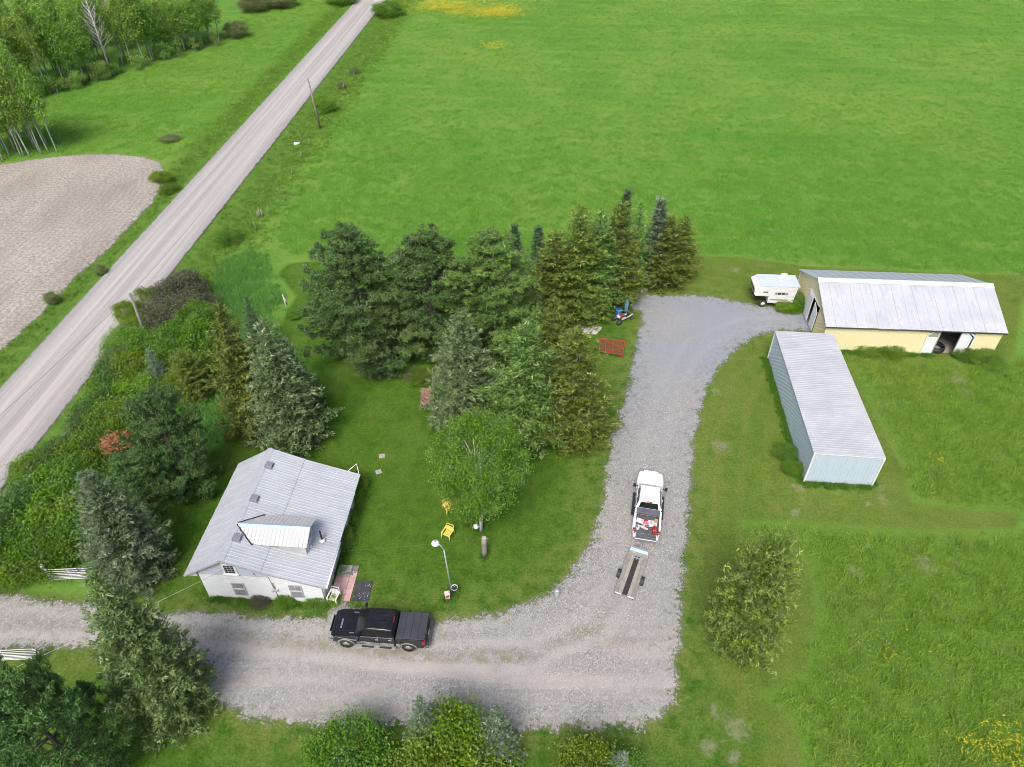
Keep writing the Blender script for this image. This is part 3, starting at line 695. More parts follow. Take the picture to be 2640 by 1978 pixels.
def dorm_edge(s):
    pts = []
    for i in range(13):
        x = -1.82 + i * (1.32 / 12) ; t = min(1.0, max(0.0, (DZR - roof_z(x)) / (DZR - DZE)))
        pts.append((x + random.Random(i).uniform(-.03, .03), DYC + s * (DHW * t + 0.02), DZR - (DZR - DZE) * t + 0.05))
    return pts
for s in (-1, 1): MB().tube(dorm_edge(s), 0.045, 6).build('tar_seam', tar, dor)
# right side wall details: small dark window, hose loop
w = box('window', (XR + 0.01, 2.35, 1.2), (0.06, 0.7, 0.75), trim_white, house)
box('pane', (XR + 0.046, 2.35, 1.2), (0.012, 0.55, 0.6), glass_dark, w)
d_ = box('door', (XR + 0.015, -3.0, 0.98), (0.07, 0.86, 1.85), M('door_white', (0.6, 0.6, 0.63), None, 2), house)
box('handle', (XR + 0.09, -3.3, 1.0), (0.08, 0.05, 0.05), dark_metal, d_)
MB().tube([(XR + 0.06, -3.75 + 0.25 * math.cos(a), 1.35 + 0.3 * math.sin(a)) for a in np.linspace(0, 2 * PI, 17)], 0.02, 6, cap=False).build('hose_loop', dark_metal, house)

# ---- yellow barn
bxw, byw = grid(33.5, 60.05)
barn = empty('yellow_barn', (bxw, byw, 0), -AZ, 'yellow metal barn with white ridge roof and chamfered sliding doors', 'barn')
yel = M('barn_yellow', (0.78, 0.7, 0.43), (0.74, 0.66, 0.4), 0.6, rough=0.55)
AL, AR, BF, BB = -7.9, 7.9, -4.85, 4.85
EZ, RZB = 2.78, 4.82
def barn_z(y): return RZB - abs(y) * (RZB - EZ) / 5.05
# hollow shell so that the open doors look into a real room
DX0, DX1b, DZT = 1.36, 5.57, 2.62                 # front door opening (outer frame) in barn x
OX0, OX1 = 2.37, 4.3                              # open gap
shell = MB()
def vwall(x0, x1, y, z0, z1, t=0.1): shell.box(((x0 + x1) / 2, y, (z0 + z1) / 2), (x1 - x0, t, z1 - z0))
vwall(AL, DX0 + 0.05, BF + 0.05, 0, EZ + 0.05); vwall(DX1b - 0.05, AR, BF + 0.05, 0, EZ + 0.05); vwall(DX0 + 0.05, DX1b - 0.05, BF + 0.05, DZT, EZ + 0.05)
vwall(AL, AR, BB - 0.05, 0, EZ + 0.05)
GD0, GD1, GZ = -2.15, 1.1, 2.86                   # gable door opening in barn y
for (y0, y1) in ((BF + 0.1, GD0), (GD1, BB - 0.1)):
    poly = [(y0, 0), (y1, 0), (y1, barn_z(y1) - 0.08), (y0, barn_z(y0) - 0.08)]
    if y0 < 0 < y1: poly.insert(3, (0, RZB - 0.08))
    shell.add([(AL, y, z) for y, z in poly] + [(AL + 0.1, y, z) for y, z in poly],
              [tuple(range(4)), tuple(range(7, 3, -1))] + [(i, i + 4, (i + 1) % 4 + 4, (i + 1) % 4) for i in range(4)])
poly = [(GD0, GZ), (GD1, GZ), (GD1, barn_z(GD1) - 0.08), (0, RZB - 0.08), (GD0, barn_z(GD0) - 0.08)]
shell.add([(AL, y, z) for y, z in poly] + [(AL + 0.1, y, z) for y, z in poly], [tuple(range(5)), tuple(range(9, 4, -1))] + [(i, i + 5, (i + 1) % 5 + 5, (i + 1) % 5) for i in range(5)])
poly = [(BF + 0.1, 0), (BB - 0.1, 0), (BB - 0.1, barn_z(BB) - 0.08), (0, RZB - 0.08), (BF + 0.1, barn_z(BF) - 0.08)]
shell.add([(AR - 0.1, y, z) for y, z in poly] + [(AR, y, z) for y, z in poly], [tuple(range(5)), tuple(range(9, 4, -1))] + [(i, i + 5, (i + 1) % 5 + 5, (i + 1) % 5) for i in range(5)])
shell.build('wall', yel, barn)
# ribbed yellow cladding sheets standing just off the shell
def cladding(root, o, along, length, hgt, n, mat, ribs=4, hr=0.022):
    me = rib_sheet('cladding_panel', length / n, hgt, ribs, hr, 0.7); me.materials.append(mat)
    al = Vector(along)
    for i in range(n):
        k = link('cladding_panel', me, None, root); place(k, Vector(o) + al * (i * length / n), al, (0, 0, 1))
cladding(barn, (AL, BF - 0.006, 0.02), (1, 0, 0), DX0 - AL, EZ - 0.02, 10, yel)
cladding(barn, (DX1b, BF - 0.006, 0.02), (1, 0, 0), AR - DX1b, EZ - 0.02, 3, yel)
cladding(barn, (AL - 0.006, BB, 0.02), (0, -1, 0), BB - GD1, EZ - 0.02, 4, yel)
cladding(barn, (AL - 0.006, GD0, 0.02), (0, -1, 0), GD0 - BF, EZ - 0.02, 3, yel)
rl = math.hypot(5.05, RZB - EZ)
for s in (-1, 1):
    o = (AL - 0.2, -5.05, EZ) if s < 0 else (AR + 0.25, 5.05, EZ)
    al = (1, 0, 0) if s < 0 else (-1, 0, 0)
    up = Vector((0, -s * 5.05, RZB - EZ)).normalized()
    roof_panels(barn, o, al, up, (AR - AL + 0.45) / 17, 17, rl, 4, sheet_barn if s < 0 else M('barn_roof_back', (0.5, 0.54, 0.58), (0.42, 0.46, 0.5), 0.7, rough=0.42, metal=0.15), hr=0.025)
    MB().add([(AL - 0.2, 0, RZB + 0.09), (AR + 0.27, 0, RZB + 0.09), (AR + 0.27, s * 0.42, barn_z(0.42) + 0.06), (AL - 0.2, s * 0.42, barn_z(0.42) + 0.06)], [(0, 1, 2, 3) if s > 0 else (3, 2, 1, 0)]).build('ridge_cap', trim_white, barn)
    MB().prism([(s * 5.03, EZ - 0.1), (0, RZB - 0.1), (0, RZB - 0.02), (s * 5.03, EZ - 0.02)], AL - 0.18, AR + 0.23).build('roof_deck', fascia, barn, rot=(0, 0, PI / 2)) if False else None
    MB().add([(AL - 0.22, s * 5.05, EZ - 0.07), (AL - 0.22, 0, RZB - 0.05), (AL - 0.22, 0, RZB + 0.05), (AL - 0.22, s * 5.05, EZ + 0.04),
              (AL - 0.18, s * 5.05, EZ - 0.07), (AL - 0.18, 0, RZB - 0.05), (AL - 0.18, 0, RZB + 0.05), (AL - 0.18, s * 5.05, EZ + 0.04)],
             [(0, 1, 2, 3), (7, 6, 5, 4), (0, 4, 5, 1), (1, 5, 6, 2), (2, 6, 7, 3), (3, 7, 4, 0)]).build('barge_board', trim_white if s > 0 else fascia, barn)
    box('corner_trim', (AL - 0.03, s * 4.86, EZ / 2), (0.08, 0.08, EZ - 0.05), trim_white, barn)
MB().tube([(AL - 0.15, -5.1, EZ - 0.05), (AR + 0.22, -5.1, EZ - 0.05)], 0.055, 8).build('gutter', dark_metal, barn)
box('barn_floor', (0, 0, 0.03), (15.4, 9.3, 0.05), M('barn_floor', (0.3, 0.28, 0.26), (0.2, 0.19, 0.18), 1.0, rough=0.9), barn)
# front door: chamfered white frame, two sliding leaves of boards, dark gap between
door_w = M('barn_door_white', (0.78, 0.8, 0.82), (0.7, 0.72, 0.75), 1.0, rough=0.5)
def frame_strip(pts, y, wd, name, root):
    k = MB()
    for p, q in zip(pts[:-1], pts[1:]):
        p, q = Vector((p[0], 0, p[1])), Vector((q[0], 0, q[1])); d = (q - p); L = d.length
        ang = math.atan2(d.z, d.x)
        k.box(((p.x + q.x) / 2, y, (p.z + q.z) / 2), (L + wd * 0.6, 0.07, wd), R=Matrix.Rotation(-ang, 3, 'Y'))
    return k.build(name, trim_white, root)
fr_pts = [(DX0, 0.05), (DX0, 2.2), (DX0 + 0.45, 2.62), (DX1b - 0.68, 2.68), (DX1b, 2.15), (DX1b, 0.05)]
frame_strip(fr_pts, BF - 0.05, 0.14, 'door_frame', barn)
dl = MB().prism([(DX0 + 0.08, 0.06), (OX0 - 0.02, 0.06), (OX0 - 0.02, 2.58), (DX0 + 0.5, 2.58), (DX0 + 0.08, 2.18)], BF - 0.02, BF + 0.03).build('door', door_w, barn)
tanp = MB().prism([(DX0 + 0.12, 1.95), (OX0 - 0.08, 1.95), (OX0 - 0.08, 2.52), (DX0 + 0.52, 2.52), (DX0 + 0.12, 2.16)], BF - 0.034, BF - 0.022).build('door_panel', M('door_tan', (0.36, 0.33, 0.24), (0.3, 0.27, 0.2), 2), dl)
dr = MB().prism([(OX1, 0.06), (DX1b - 0.2, 0.06), (DX1b - 0.2, 2.05), (DX1b - 0.75, 2.58), (OX1, 2.58)], BF - 0.02, BF + 0.03).build('door', door_w, barn)
for leaf, x0, x1, top in ((dl, DX0 + 0.1, OX0 - 0.06, 1.9), (dr, OX1 + 0.06, DX1b - 0.26, 2.0)):
    n = 10
    for i in range(n):
        box('board', ((x0 + x1) / 2, BF - 0.032, 0.16 + i * (top - 0.12) / n), (x1 - x0, 0.02, (top - 0.12) / n - 0.025), door_w, leaf)
box('door_edge', (OX0 + 0.02, BF - 0.02, 1.3), (0.06, 0.1, 2.5), M('edge_grey', (0.3, 0.3, 0.3), (0.45, 0.44, 0.42), 4), barn)
box('door_edge', (OX1 - 0.03, BF - 0.02, 1.3), (0.06, 0.1, 2.5), M('edge_grey', (0.3, 0.3, 0.3), (0.45, 0.44, 0.42), 4), barn)
# gable door: pair of leaves, one pulled back
def leaf(y0, y1, z0, z1l, z1r, x, nm):
    o = MB().add([(x, y0, z0), (x, y1, z0), (x, y1, z1r), (x, y0, z1l), (x + 0.06, y0, z0), (x + 0.06, y1, z0), (x + 0.06, y1, z1r), (x + 0.06, y0, z1l)],
                 [(0, 3, 2, 1), (4, 5, 6, 7), (0, 1, 5, 4), (1, 2, 6, 5), (2, 3, 7, 6), (3, 0, 4, 7)]).build(nm, door_w, barn)
    n = 9
    for i in range(n):
        zc = z0 + 0.1 + (i + 0.5) * (min(z1l, z1r) - z0 - 0.15) / n
        box('board', (x - 0.012, (y0 + y1) / 2, zc), (0.02, y1 - y0 - 0.1, (min(z1l, z1r) - z0 - 0.15) / n - 0.03), door_w, o)
    return o
leaf(-0.3, 0.85, 0.1, 2.85, 2.95, AL - 0.14, 'door')
leaf(-2.1, -0.95, 0.1, 2.2, 2.78, AL - 0.12, 'door')
box('door_frame', (AL - 0.06, 1.0, 1.5), (0.1, 0.22, 2.95), trim_white, barn)
box('door_frame', (AL - 0.05, -0.5, 2.95), (0.09, 3.0, 0.12), trim_white, barn)
# coil of black pipe standing inside the front doorway
cw = grid(33.5 + 3.0, 60.05 - 4.2)
coil = MB()
for k in range(6):
    rr = 0.72 - 0.03 * (k % 3)
    coil.tube([(rr * math.cos(a) + 0.03 * math.sin(k * 2.1), rr * math.sin(a) + 0.03 * math.cos(k * 1.7), 0.12 + k * 0.085 + 0.03 * math.sin(a * 2 + k)) for a in np.linspace(0, 2 * PI, 25)], 0.05, 7, cap=False)
tag(coil.build('pipe_coil', M('black_poly_pipe', (0.012, 0.012, 0.013), (0.03, 0.03, 0.03), 6, rough=0.4), None, (cw[0], cw[1], 0.05)), 'coil of black plastic pipe lying in the open barn doorway', 'pipe coil')

# ---- blue-grey steel shed
sA = math.radians(5.4)
sxw, syw = (25.67, 44.24)
shed = empty('steel_shed', (sxw, syw, 0), -sA, 'long pale blue corrugated steel shed with flat white roof', 'shed')
blue = M('shed_blue', (0.54, 0.62, 0.73), (0.48, 0.56, 0.67), 0.8, rough=0.5, metal=0.1)
SW, SL, SH = 2.5, 7.68, 3.06
MB().box((0, 0, SH / 2), (2 * SW - 0.06, 2 * SL - 0.06, SH - 0.02)).build('wall', blue, shed)
cladding(shed, (-SW, -SL - 0.004, 0.0), (1, 0, 0), 2 * SW, SH - 0.03, 5, blue, 4)
cladding(shed, (-SW - 0.004, SL, 0.0), (0, -1, 0), 2 * SL, SH - 0.03, 15, blue, 4)
cladding(shed, (SW + 0.004, -SL, 0.0), (0, 1, 0), 2 * SL, SH - 0.03, 15, blue, 4)
cladding(shed, (SW, SL + 0.004, 0.0), (-1, 0, 0), 2 * SW, SH - 0.03, 5, blue, 4)
shed_roof = roof_mat('shed_roof_white', (0.53, 0.535, 0.56), (0.45, 0.455, 0.48), (0.35, 2.5, 1.0))
me = rib_sheet('roof_panel', 2 * SL / 16 + 0.02, 2 * SW + 0.16, 4, 0.014, 0.5); me.materials.append(shed_roof)
for i in range(16):
    o = link('roof_panel', me, None, shed)
    place(o, (SW + 0.08, -SL - 0.05 + i * (2 * SL + 0.1) / 16, SH + 0.03 + 0.004 * (i % 2)), (0, 1, 0), (-1, 0, 0))
for sx in (-1, 1):
    for sy in (-1, 1):
        box('corner_trim', (sx * (SW + 0.02), sy * (SL + 0.02), SH / 2), (0.13, 0.13, SH - 0.02), trim_white, shed)
    box('eave_trim', (sx * (SW + 0.05), 0, SH - 0.02), (0.06, 2 * SL + 0.1, 0.08), trim_white, shed)
    box('end_trim', (0, sx * (SL + 0.04), SH - 0.02), (2 * SW, 0.05, 0.08), trim_white, shed)


# ---------------------------------------------------------------- vehicles
tyre = M('tyre_rubber', (0.02, 0.02, 0.021), (0.05, 0.048, 0.045), 8, rough=0.85)
rim_m = M('alloy_rim', (0.6, 0.61, 0.63), (0.4, 0.41, 0.42), 6, rough=0.3, metal=0.7)
chrome = M('chrome', (0.75, 0.76, 0.78), (0.6, 0.61, 0.63), 6, rough=0.15, metal=0.9)
black_pl = M('black_plastic', (0.018, 0.018, 0.02), (0.035, 0.035, 0.038), 6, rough=0.6)
car_glass = M('car_glass', (0.008, 0.01, 0.011), (0.014, 0.018, 0.019), 1.0, rough=0.08, spec=0.45)
red_lamp = M('red_lamp', (0.4, 0.012, 0.02), (0.25, 0.01, 0.015), 8, rough=0.25)
lamp_clear = M('headlamp', (0.32, 0.33, 0.35), (0.2, 0.21, 0.23), 8, rough=0.15)

def wheel(root, c, r, w, side, spokes=6, rim=None):
    R = Matrix.Rotation(PI / 2, 3, 'X')
    wr = MB().lathe([(r * 0.62, -w / 2), (r * 0.9, -w / 2), (r, -w * 0.32), (r, w * 0.32), (r * 0.9, w / 2), (r * 0.62, w / 2)], 24, (0, 0, 0), R, cap=False).build('wheel', tyre, root, c)
    k = MB().lathe([(r * 0.64, -w * 0.42), (r * 0.6, -w * 0.1), (r * 0.12, -w * 0.1)], 24, (0, 0, 0), R if side > 0 else Matrix.Rotation(-PI / 2, 3, 'X'), cap=True)
    for i in range(spokes):
        a = 2 * PI * i / spokes
        k.box((r * 0.36 * math.cos(a), side * w * 0.33, r * 0.36 * math.sin(a)), (r * 0.52, w * 0.12, r * 0.16), R=Matrix.Rotation(-a, 3, 'Y'))
    k.lathe([(r * 0.16, w * 0.4), (r * 0.13, w * 0.44)], 12, (0, 0, 0), Matrix.Rotation(-side * PI / 2, 3, 'X'))
    k.build('rim', rim or rim_m, wr)
    return wr
def arc(cx, cz, r, a0, a1, n=9):
    return [(cx + r * math.cos(a0 + (a1 - a0) * i / n), cz + r * math.sin(a0 + (a1 - a0) * i / n)) for i in range(n + 1)]
def face_panel(name, q, u0, u1, v0, v1, off, mat, root, th=0.012):
    """a pane lying on quad q (bottom-left, bottom-right, top-right, top-left), standing off by off"""
    q = [Vector(p) for p in q]
    n = (q[1] - q[0]).cross(q[3] - q[0]).normalized()
    def at(u, v): return (q[0] * (1 - u) + q[1] * u) * (1 - v) + (q[3] * (1 - u) + q[2] * u) * v
    top = [at(u0, v0), at(u1, v0), at(u1, v1), at(u0, v1)]
    V = [p + n * (off - th) for p in top] + [p + n * off for p in top]
    return MB().add(V, [(3, 2, 1, 0), (4, 5, 6, 7), (0, 1, 5, 4), (1, 2, 6, 5), (2, 3, 7, 6), (3, 0, 4, 7)]).build(name, mat, root)

def pickup(name, loc, rz, label, paint, lower, hw, xf, xr, axf, axr, wr_, cab, hood_z, rail_z, roof_z_, open_bed, two_tone=None):
    t = empty(name, loc, rz, label, 'pickup truck')
    xw, x0, x1, xb = cab                          # windshield base x, roof front x, roof rear x, cab back x
    sill = 0.48
    wf = lambda x, z: 1.0 - 0.2 * max(0.0, (x - (xf - 0.8)) / 0.8) ** 2.2 - (0.045 if z > rail_z - 0.12 else 0.0) - (0.03 if z < 0.6 else 0)
    ar = wr_ + 0.1
    cz = wr_ + 0.02
    a0 = math.asin((sill - cz) / ar)
    poly = [(xb, sill)] + [(x, z) for x, z in arc(axf, cz, ar, PI - a0, a0)] + [(xf - 0.45, sill), (xf - 0.25, sill), (xf - 0.14, sill), (xf - 0.02, 0.62), (xf, 0.95), (xf - 0.06, hood_z - 0.1), (xf - 0.16, hood_z - 0.05), (xf - 0.3, hood_z - 0.02), (xf - 0.5, hood_z + 0.01), (xf - 0.9, hood_z + 0.05), (xw, hood_z + 0.1), (xw - 0.2, rail_z), (xb, rail_z)]
    poly = poly[:1] + poly[1:]
    o = MB().prism(poly, -hw, hw, wf).build('body', paint, t); bevel(o, 0.06, 3)
    # raised middle of the hood with side creases
    hd = MB().prism([(xf - 0.35, hood_z + 0.0), (xf - 0.9, hood_z + 0.055), (xw + 0.06, hood_z + 0.1), (xw + 0.06, hood_z + 0.135), (xf - 0.9, hood_z + 0.1), (xf - 0.4, hood_z + 0.04)], -hw * 0.62, hw * 0.62, lambda x, z: 1.0 if x < xf - 0.8 else 0.93).build('hood', paint, t); bevel(hd, 0.03, 2)
    # bed sides with the rear wheel opening
    bz = sill + 0.02
    bp = [(xb - 0.05, bz), (xb - 0.05, rail_z), (xr + 0.02, rail_z - 0.01), (xr, 0.9), (xr + 0.08, bz + 0.08)] + [(x, z) for x, z in arc(axr, cz, ar, a0, PI - a0)][::1]
    bp2 = [(xb - 0.05, bz)] + [(axr + ar * math.cos(a0), bz)] + [(x, max(z, bz)) for x, z in arc(axr, cz, ar, a0, PI - a0)] + [(xr + 0.08, bz + 0.05), (xr, 0.9), (xr + 0.02, rail_z - 0.01), (xb - 0.05, rail_z)]
    for s in (-1, 1):
        k = MB().prism(bp2, s * (hw - 0.13), s * hw).build('bed_side', paint, t); bevel(k, 0.03, 2)
        # wheel arch lip
        MB().tube([(x, s * (hw + 0.004), z) for x, z in arc(axf, cz, ar + 0.02, 0.05, PI - 0.05, 12)], 0.045, 6).build('wheel_arch', lower, t)
        MB().tube([(x, s * (hw + 0.004), z) for x, z in arc(axr, cz, ar + 0.02, 0.05, PI - 0.05, 12)], 0.045, 6).build('wheel_arch', lower, t)
    box('bed_floor', ((xb + xr) / 2, 0, 0.78), (xb - xr - 0.1, 2 * hw - 0.22, 0.06), M('bed_liner', (0.07, 0.072, 0.08), (0.13, 0.13, 0.14), 6, rough=0.8), t)
    box('bed_front', (xb - 0.09, 0, (rail_z + 0.78) / 2), (0.06, 2 * hw - 0.24, rail_z - 0.78), paint, t)
    box('underbody', ((xf + xr) / 2, 0, 0.5), (xf - xr - 0.5, 2 * hw - 0.55, 0.22), black_pl, t)
    # cab
    bw, rw = hw - 0.045, hw - 0.22
    zb, zt = rail_z - 0.01, roof_z_
    lo = [(xw, -bw * 0.93, zb + 0.06), (xw, bw * 0.93, zb + 0.06), (xb, bw, zb), (xb, -bw, zb)]
    hi = [(x0, -rw * 0.95, zt - 0.03), (x0, rw * 0.95, zt - 0.03), (x1, rw, zt - 0.02), (x1, -rw, zt - 0.02)]
    mid = [(x0 - 0.35, -rw * 0.86, zt + 0.02), (x0 - 0.35, rw * 0.86, zt + 0.02), (x1 + 0.35, rw * 0.86, zt + 0.025), (x1 + 0.35, -rw * 0.86, zt + 0.025)]
    V = lo + hi + mid
    F = [(0, 1, 5, 4), (1, 2, 6, 5), (2, 3, 7, 6), (3, 0, 4, 7), (4, 5, 9, 8), (5, 6, 10, 9), (6, 7, 11, 10), (7, 4, 8, 11), (8, 9, 10, 11), (3, 2, 1, 0)]
    F = [f[::-1] for f in F] if True else F
    c = MB().add(V, F).build('cab', paint, t); bevel(c, 0.05, 3, 20)
    face_panel('windshield', [lo[1], lo[0], hi[0], hi[1]][::-1][2:] + [lo[1], lo[0], hi[0], hi[1]][::-1][:2] if False else [lo[0], lo[1], hi[1], hi[0]], 0.07, 0.93, 0.04, 0.95, 0.012, car_glass, t)
    face_panel('rear_window', [lo[2], lo[3], hi[3], hi[2]], 0.1, 0.9, 0.12, 0.9, 0.012, car_glass, t)
    for s, q in ((1, [lo[1], lo[2], hi[2], hi[1]]), (-1, [lo[3], lo[0], hi[0], hi[3]])):
        spans = ((0.2, 0.56), (0.6, 0.93)) if s > 0 else ((0.07, 0.4), (0.44, 0.8))
        for u0, u1 in spans: face_panel('side_window', q, u0, u1, 0.1, 0.86, 0.012, car_glass, t)
    fins = []
    for k in range(5):
        box('roof_rib', ((x0 + x1) / 2 - 0.15, (k - 2) * 0.24, zt + 0.03), (x0 - x1 - 0.75, 0.03, 0.012), paint, t)
    for s in (-1, 1):
        for ax in (axf, axr): wheel(t, (ax, s * (hw - 0.13), wr_), wr_, 0.28, s)
        # tow mirror on an arm
        mr = MB().box((xw - 0.32, s * (hw + 0.2), rail_z + 0.14), (0.12, 0.2, 0.32)).box((xw - 0.3, s * (hw + 0.05), rail_z + 0.06), (0.06, 0.22, 0.06)).build('mirror', black_pl, t); bevel(mr, 0.02)
        box('mirror_cap', (xw - 0.25, s * (hw + 0.21), rail_z + 0.2), (0.03, 0.17, 0.14), chrome if not open_bed else paint, mr)
        for hxp in ((x0 + x1) / 2 + 0.12, xb + 0.28):
            box('door_handle', (hxp, s * (hw + 0.012), rail_z - 0.17), (0.22, 0.04, 0.05), chrome if not open_bed else paint, t, bev=0.012)
        for xs_ in ((x0 + x1) / 2, ):
            box('door_seam', (xs_, s * (hw - 0.002), 0.95), (0.014, 0.012, 0.78), black_pl, t)
        box('door_seam', (xb + 0.03, s * (hw - 0.002), 0.95), (0.014, 0.012, 0.78), black_pl, t)
        box('door_seam', (xw - 0.12, s * (hw - 0.002), 0.95), (0.014, 0.012, 0.78), black_pl, t)
        hl = box('headlight', (xf - 0.14, s * hw * 0.76, hood_z - 0.17), (0.3, 0.36, 0.2), lamp_clear, t, bev=0.04)
        tl = box('taillight', (xr + 0.07, s * (hw - 0.075), rail_z - 0.24), (0.18, 0.17, 0.36), red_lamp, t, bev=0.03)
        box('reverse_lamp', (xr - 0.023, s * (hw - 0.075), rail_z - 0.27), (0.012, 0.11, 0.08), lamp_clear, tl)
        rb = box('running_board', ((xw + xb) / 2 - 0.1, s * (hw + 0.1), 0.5), (xw - xb - 0.15, 0.22, 0.06), lower if not open_bed else black_pl, t, bev=0.02)
        if not open_bed:
            for k in range(2):
                box('step_pad', ((xw + xb) / 2 - 0.1 + (k - 0.5) * 1.1, s * (hw + 0.11), 0.535), (0.75, 0.12, 0.02), black_pl, rb)
            box('window_trim', ((xw + xb) / 2 - 0.12, s * (hw - 0.035), rail_z + 0.03), (xw - xb - 0.55, 0.025, 0.03), chrome, t)
    gr = box('grille', (xf + 0.0, 0, hood_z - 0.22), (0.05, hw * 1.15, 0.34), black_pl if not open_bed else lower, t, bev=0.02)
    fb = MB().prism([(xf - 0.2, 0.42), (xf + 0.08, 0.46), (xf + 0.1, 0.66), (xf - 0.2, 0.7)], -hw * 0.98, hw * 0.98, lambda x, z: 1.0 if x < xf else 0.86).build('front_bumper', lower if open_bed else chrome, t); bevel(fb, 0.03)
    rbp = box('rear_bumper', (xr - 0.1, 0, 0.6), (0.24, 2 * hw * 0.95, 0.2), lower if open_bed else M('bumper_steel', (0.1, 0.1, 0.11), (0.16, 0.16, 0.17), 4, rough=0.4, metal=0.6), t, bev=0.05)
    box('brake_light', (x1 - 0.02, 0, zt + 0.0), (0.06, 0.36, 0.05), red_lamp, t, bev=0.01)
    return t

blk = M('black_paint', (0.008, 0.008, 0.01), (0.016, 0.016, 0.018), 1.5, rough=0.25, spec=0.4, coat=0.25)
dusty = M('dusty_lower', (0.2, 0.19, 0.18), (0.3, 0.285, 0.27), 3, rough=0.6)
wht = M('white_paint', (0.8, 0.81, 0.82), (0.76, 0.77, 0.78), 1.0, rough=0.3, spec=0.5, coat=0.3)
bt = pickup('black_pickup', (-8.15, 23.87, 0), math.radians(176.0), 'black crew cab pickup with covered bed parked by the house', blk, dusty, 0.985, 3.03, -2.92, 2.02, -1.86, 0.42,
            (1.42, 0.72, -0.92, -1.08), 1.22, 1.36, 1.93, False)
# dust along the lower doors
for s in (-1, 1):
    box('rocker_panel', (0.17, s * (0.985 - 0.012), 0.66), (2.3, 0.03, 0.26), M('rocker_dust', (0.34, 0.33, 0.32), (0.16, 0.155, 0.15), 2.2, rough=0.6), bt)
    box('rocker_panel', (-1.25, s * (0.985 - 0.012), 0.72), (0.24, 0.03, 0.3), M('rocker_dust', (0.34, 0.33, 0.32), (0.16, 0.155, 0.15), 2.2, rough=0.6), bt)
cover = M('tonneau_vinyl', (0.035, 0.036, 0.045), (0.055, 0.057, 0.068), 1.0, rough=0.55)
for k in range(4):
    box('tonneau_panel', (-1.14 - 0.445 * (k + 0.5), 0, 1.385 + 0.004 * (k % 2)), (0.438, 1.86, 0.04), cover, bt, bev=0.012)
box('tailgate', (-2.9, 0, 1.07), (0.07, 1.72, 0.52), blk, bt, bev=0.02)
for s in (-1, 1): box('hood_vent', (2.1, s * 0.66, 1.315), (0.05, 0.26, 0.02), chrome, bt) if False else box('hood_vent', (1.62, s * 0.7, 1.34), (0.3, 0.05, 0.02), chrome, bt)
box('hood_scoop', (2.35, 0.1, 1.33), (0.12, 0.62, 0.03), chrome, bt, bev=0.01)
box('plate', (-3.0, 0.0, 0.72), (0.02, 0.3, 0.15), trim_white, bt)

WX, WY = 9.92, 33.72
wt = pickup('white_pickup', (WX, WY, 0), math.radians(78.2), 'white pickup with open loaded bed and lowered tailgate on the gravel', wht, wht, 0.94, 3.18, -2.62, 2.2, -1.6, 0.4,
            (1.5, 0.95, -0.6, -0.82), 1.16, 1.36, 1.9, True)
lin = M('bed_liner', (0.07, 0.072, 0.08))
tg = box('tailgate', (-2.9, 0, 0.83), (0.54, 1.5, 0.07), wht, wt, bev=0.02)
box('tailgate_liner', (-2.9, 0, 0.876), (0.5, 1.42, 0.018), lin, tg)
for k in range(9): box('rivet', (-2.7, (k - 4) * 0.16, 0.89), (0.03, 0.03, 0.012), trim_white, tg)
tcf = M('tonneau_folded', (0.1, 0.1, 0.135), (0.14, 0.14, 0.18), 2, rough=0.5)
fc = box('folded_cover', (-1.12, 0, 1.44), (0.46, 1.62, 0.1), tcf, wt, bev=0.03)
box('folded_cover', (-1.08, 0, 1.36), (0.56, 1.66, 0.07), dark_metal, wt, bev=0.02)
for s in (-1, 1): box('bed_rail', (-1.75, s * 0.875, 1.372), (1.7, 0.14, 0.03), wht, wt, bev=0.01)
box('antenna', (-0.2, 0.0, 1.98), (0.12, 0.04, 0.08), black_pl, wt, bev=0.015)
# load in the bed: separate things lying on the bed floor (z 0.81)
ca, sa = math.cos(math.radians(78.2)), math.sin(math.radians(78.2))
def onbed(x, y, z=0.83): return (WX + ca * x - sa * y, WY + sa * x + ca * y, z)
RZW = math.radians(78.2)
sg = empty('yard_sign', onbed(-1.78, -0.12, 0.98), RZW + 0.2, 'red and white sign board lying tilted in the white pickup bed', 'sign')
sg.rotation_euler = (0.1, 0.12, RZW + 0.2)
box('board', (0, 0, 0), (0.62, 0.92, 0.02), trim_white, sg)
box('red_band', (0, 0.16, 0.013), (0.62, 0.3, 0.006), M('sign_red', (0.42, 0.02, 0.05), (0.5, 0.05, 0.08), 5), sg)
for k in range(4):
    box('text_line', (-0.02, 0.06 + k * 0.065, 0.018), (0.42 - 0.06 * (k % 2), 0.022, 0.004), trim_white, sg)
box('red_rule', (0, 0.385, 0.013), (0.6, 0.045, 0.006), M('sign_red', (0.42, 0.02, 0.05)), sg)
box('text_block', (0.1, -0.22, 0.013), (0.22, 0.16, 0.005), M('sign_grey', (0.45, 0.48, 0.52), None, 8), sg)
tag(MB().box((0, 0, 0), (0.42, 0.5, 0.03)).build('white_board', trim_white, None, onbed(-1.6, 0.5, 0.9), (0.1, 0.06, RZW - 0.15)), 'plain white board beside the red sign in the pickup bed', 'board')
gc = empty('fuel_can', onbed(-2.28, -0.55), RZW, 'red plastic fuel can at the tailgate corner of the white pickup', 'fuel can')
rc = M('can_red', (0.5, 0.025, 0.015), (0.4, 0.02, 0.012), 3, rough=0.35)
k = MB().prism([(-0.26, 0), (0.26, 0), (0.26, 0.24), (0.16, 0.36), (-0.2, 0.36), (-0.26, 0.28)], -0.13, 0.13).build('can_body', rc, gc); bevel(k, 0.07, 3)
MB().tube([(-0.12, 0, 0.34), (-0.08, 0, 0.43), (0.08, 0, 0.43), (0.14, 0, 0.34)], 0.022, 6).build('handle', rc, gc)
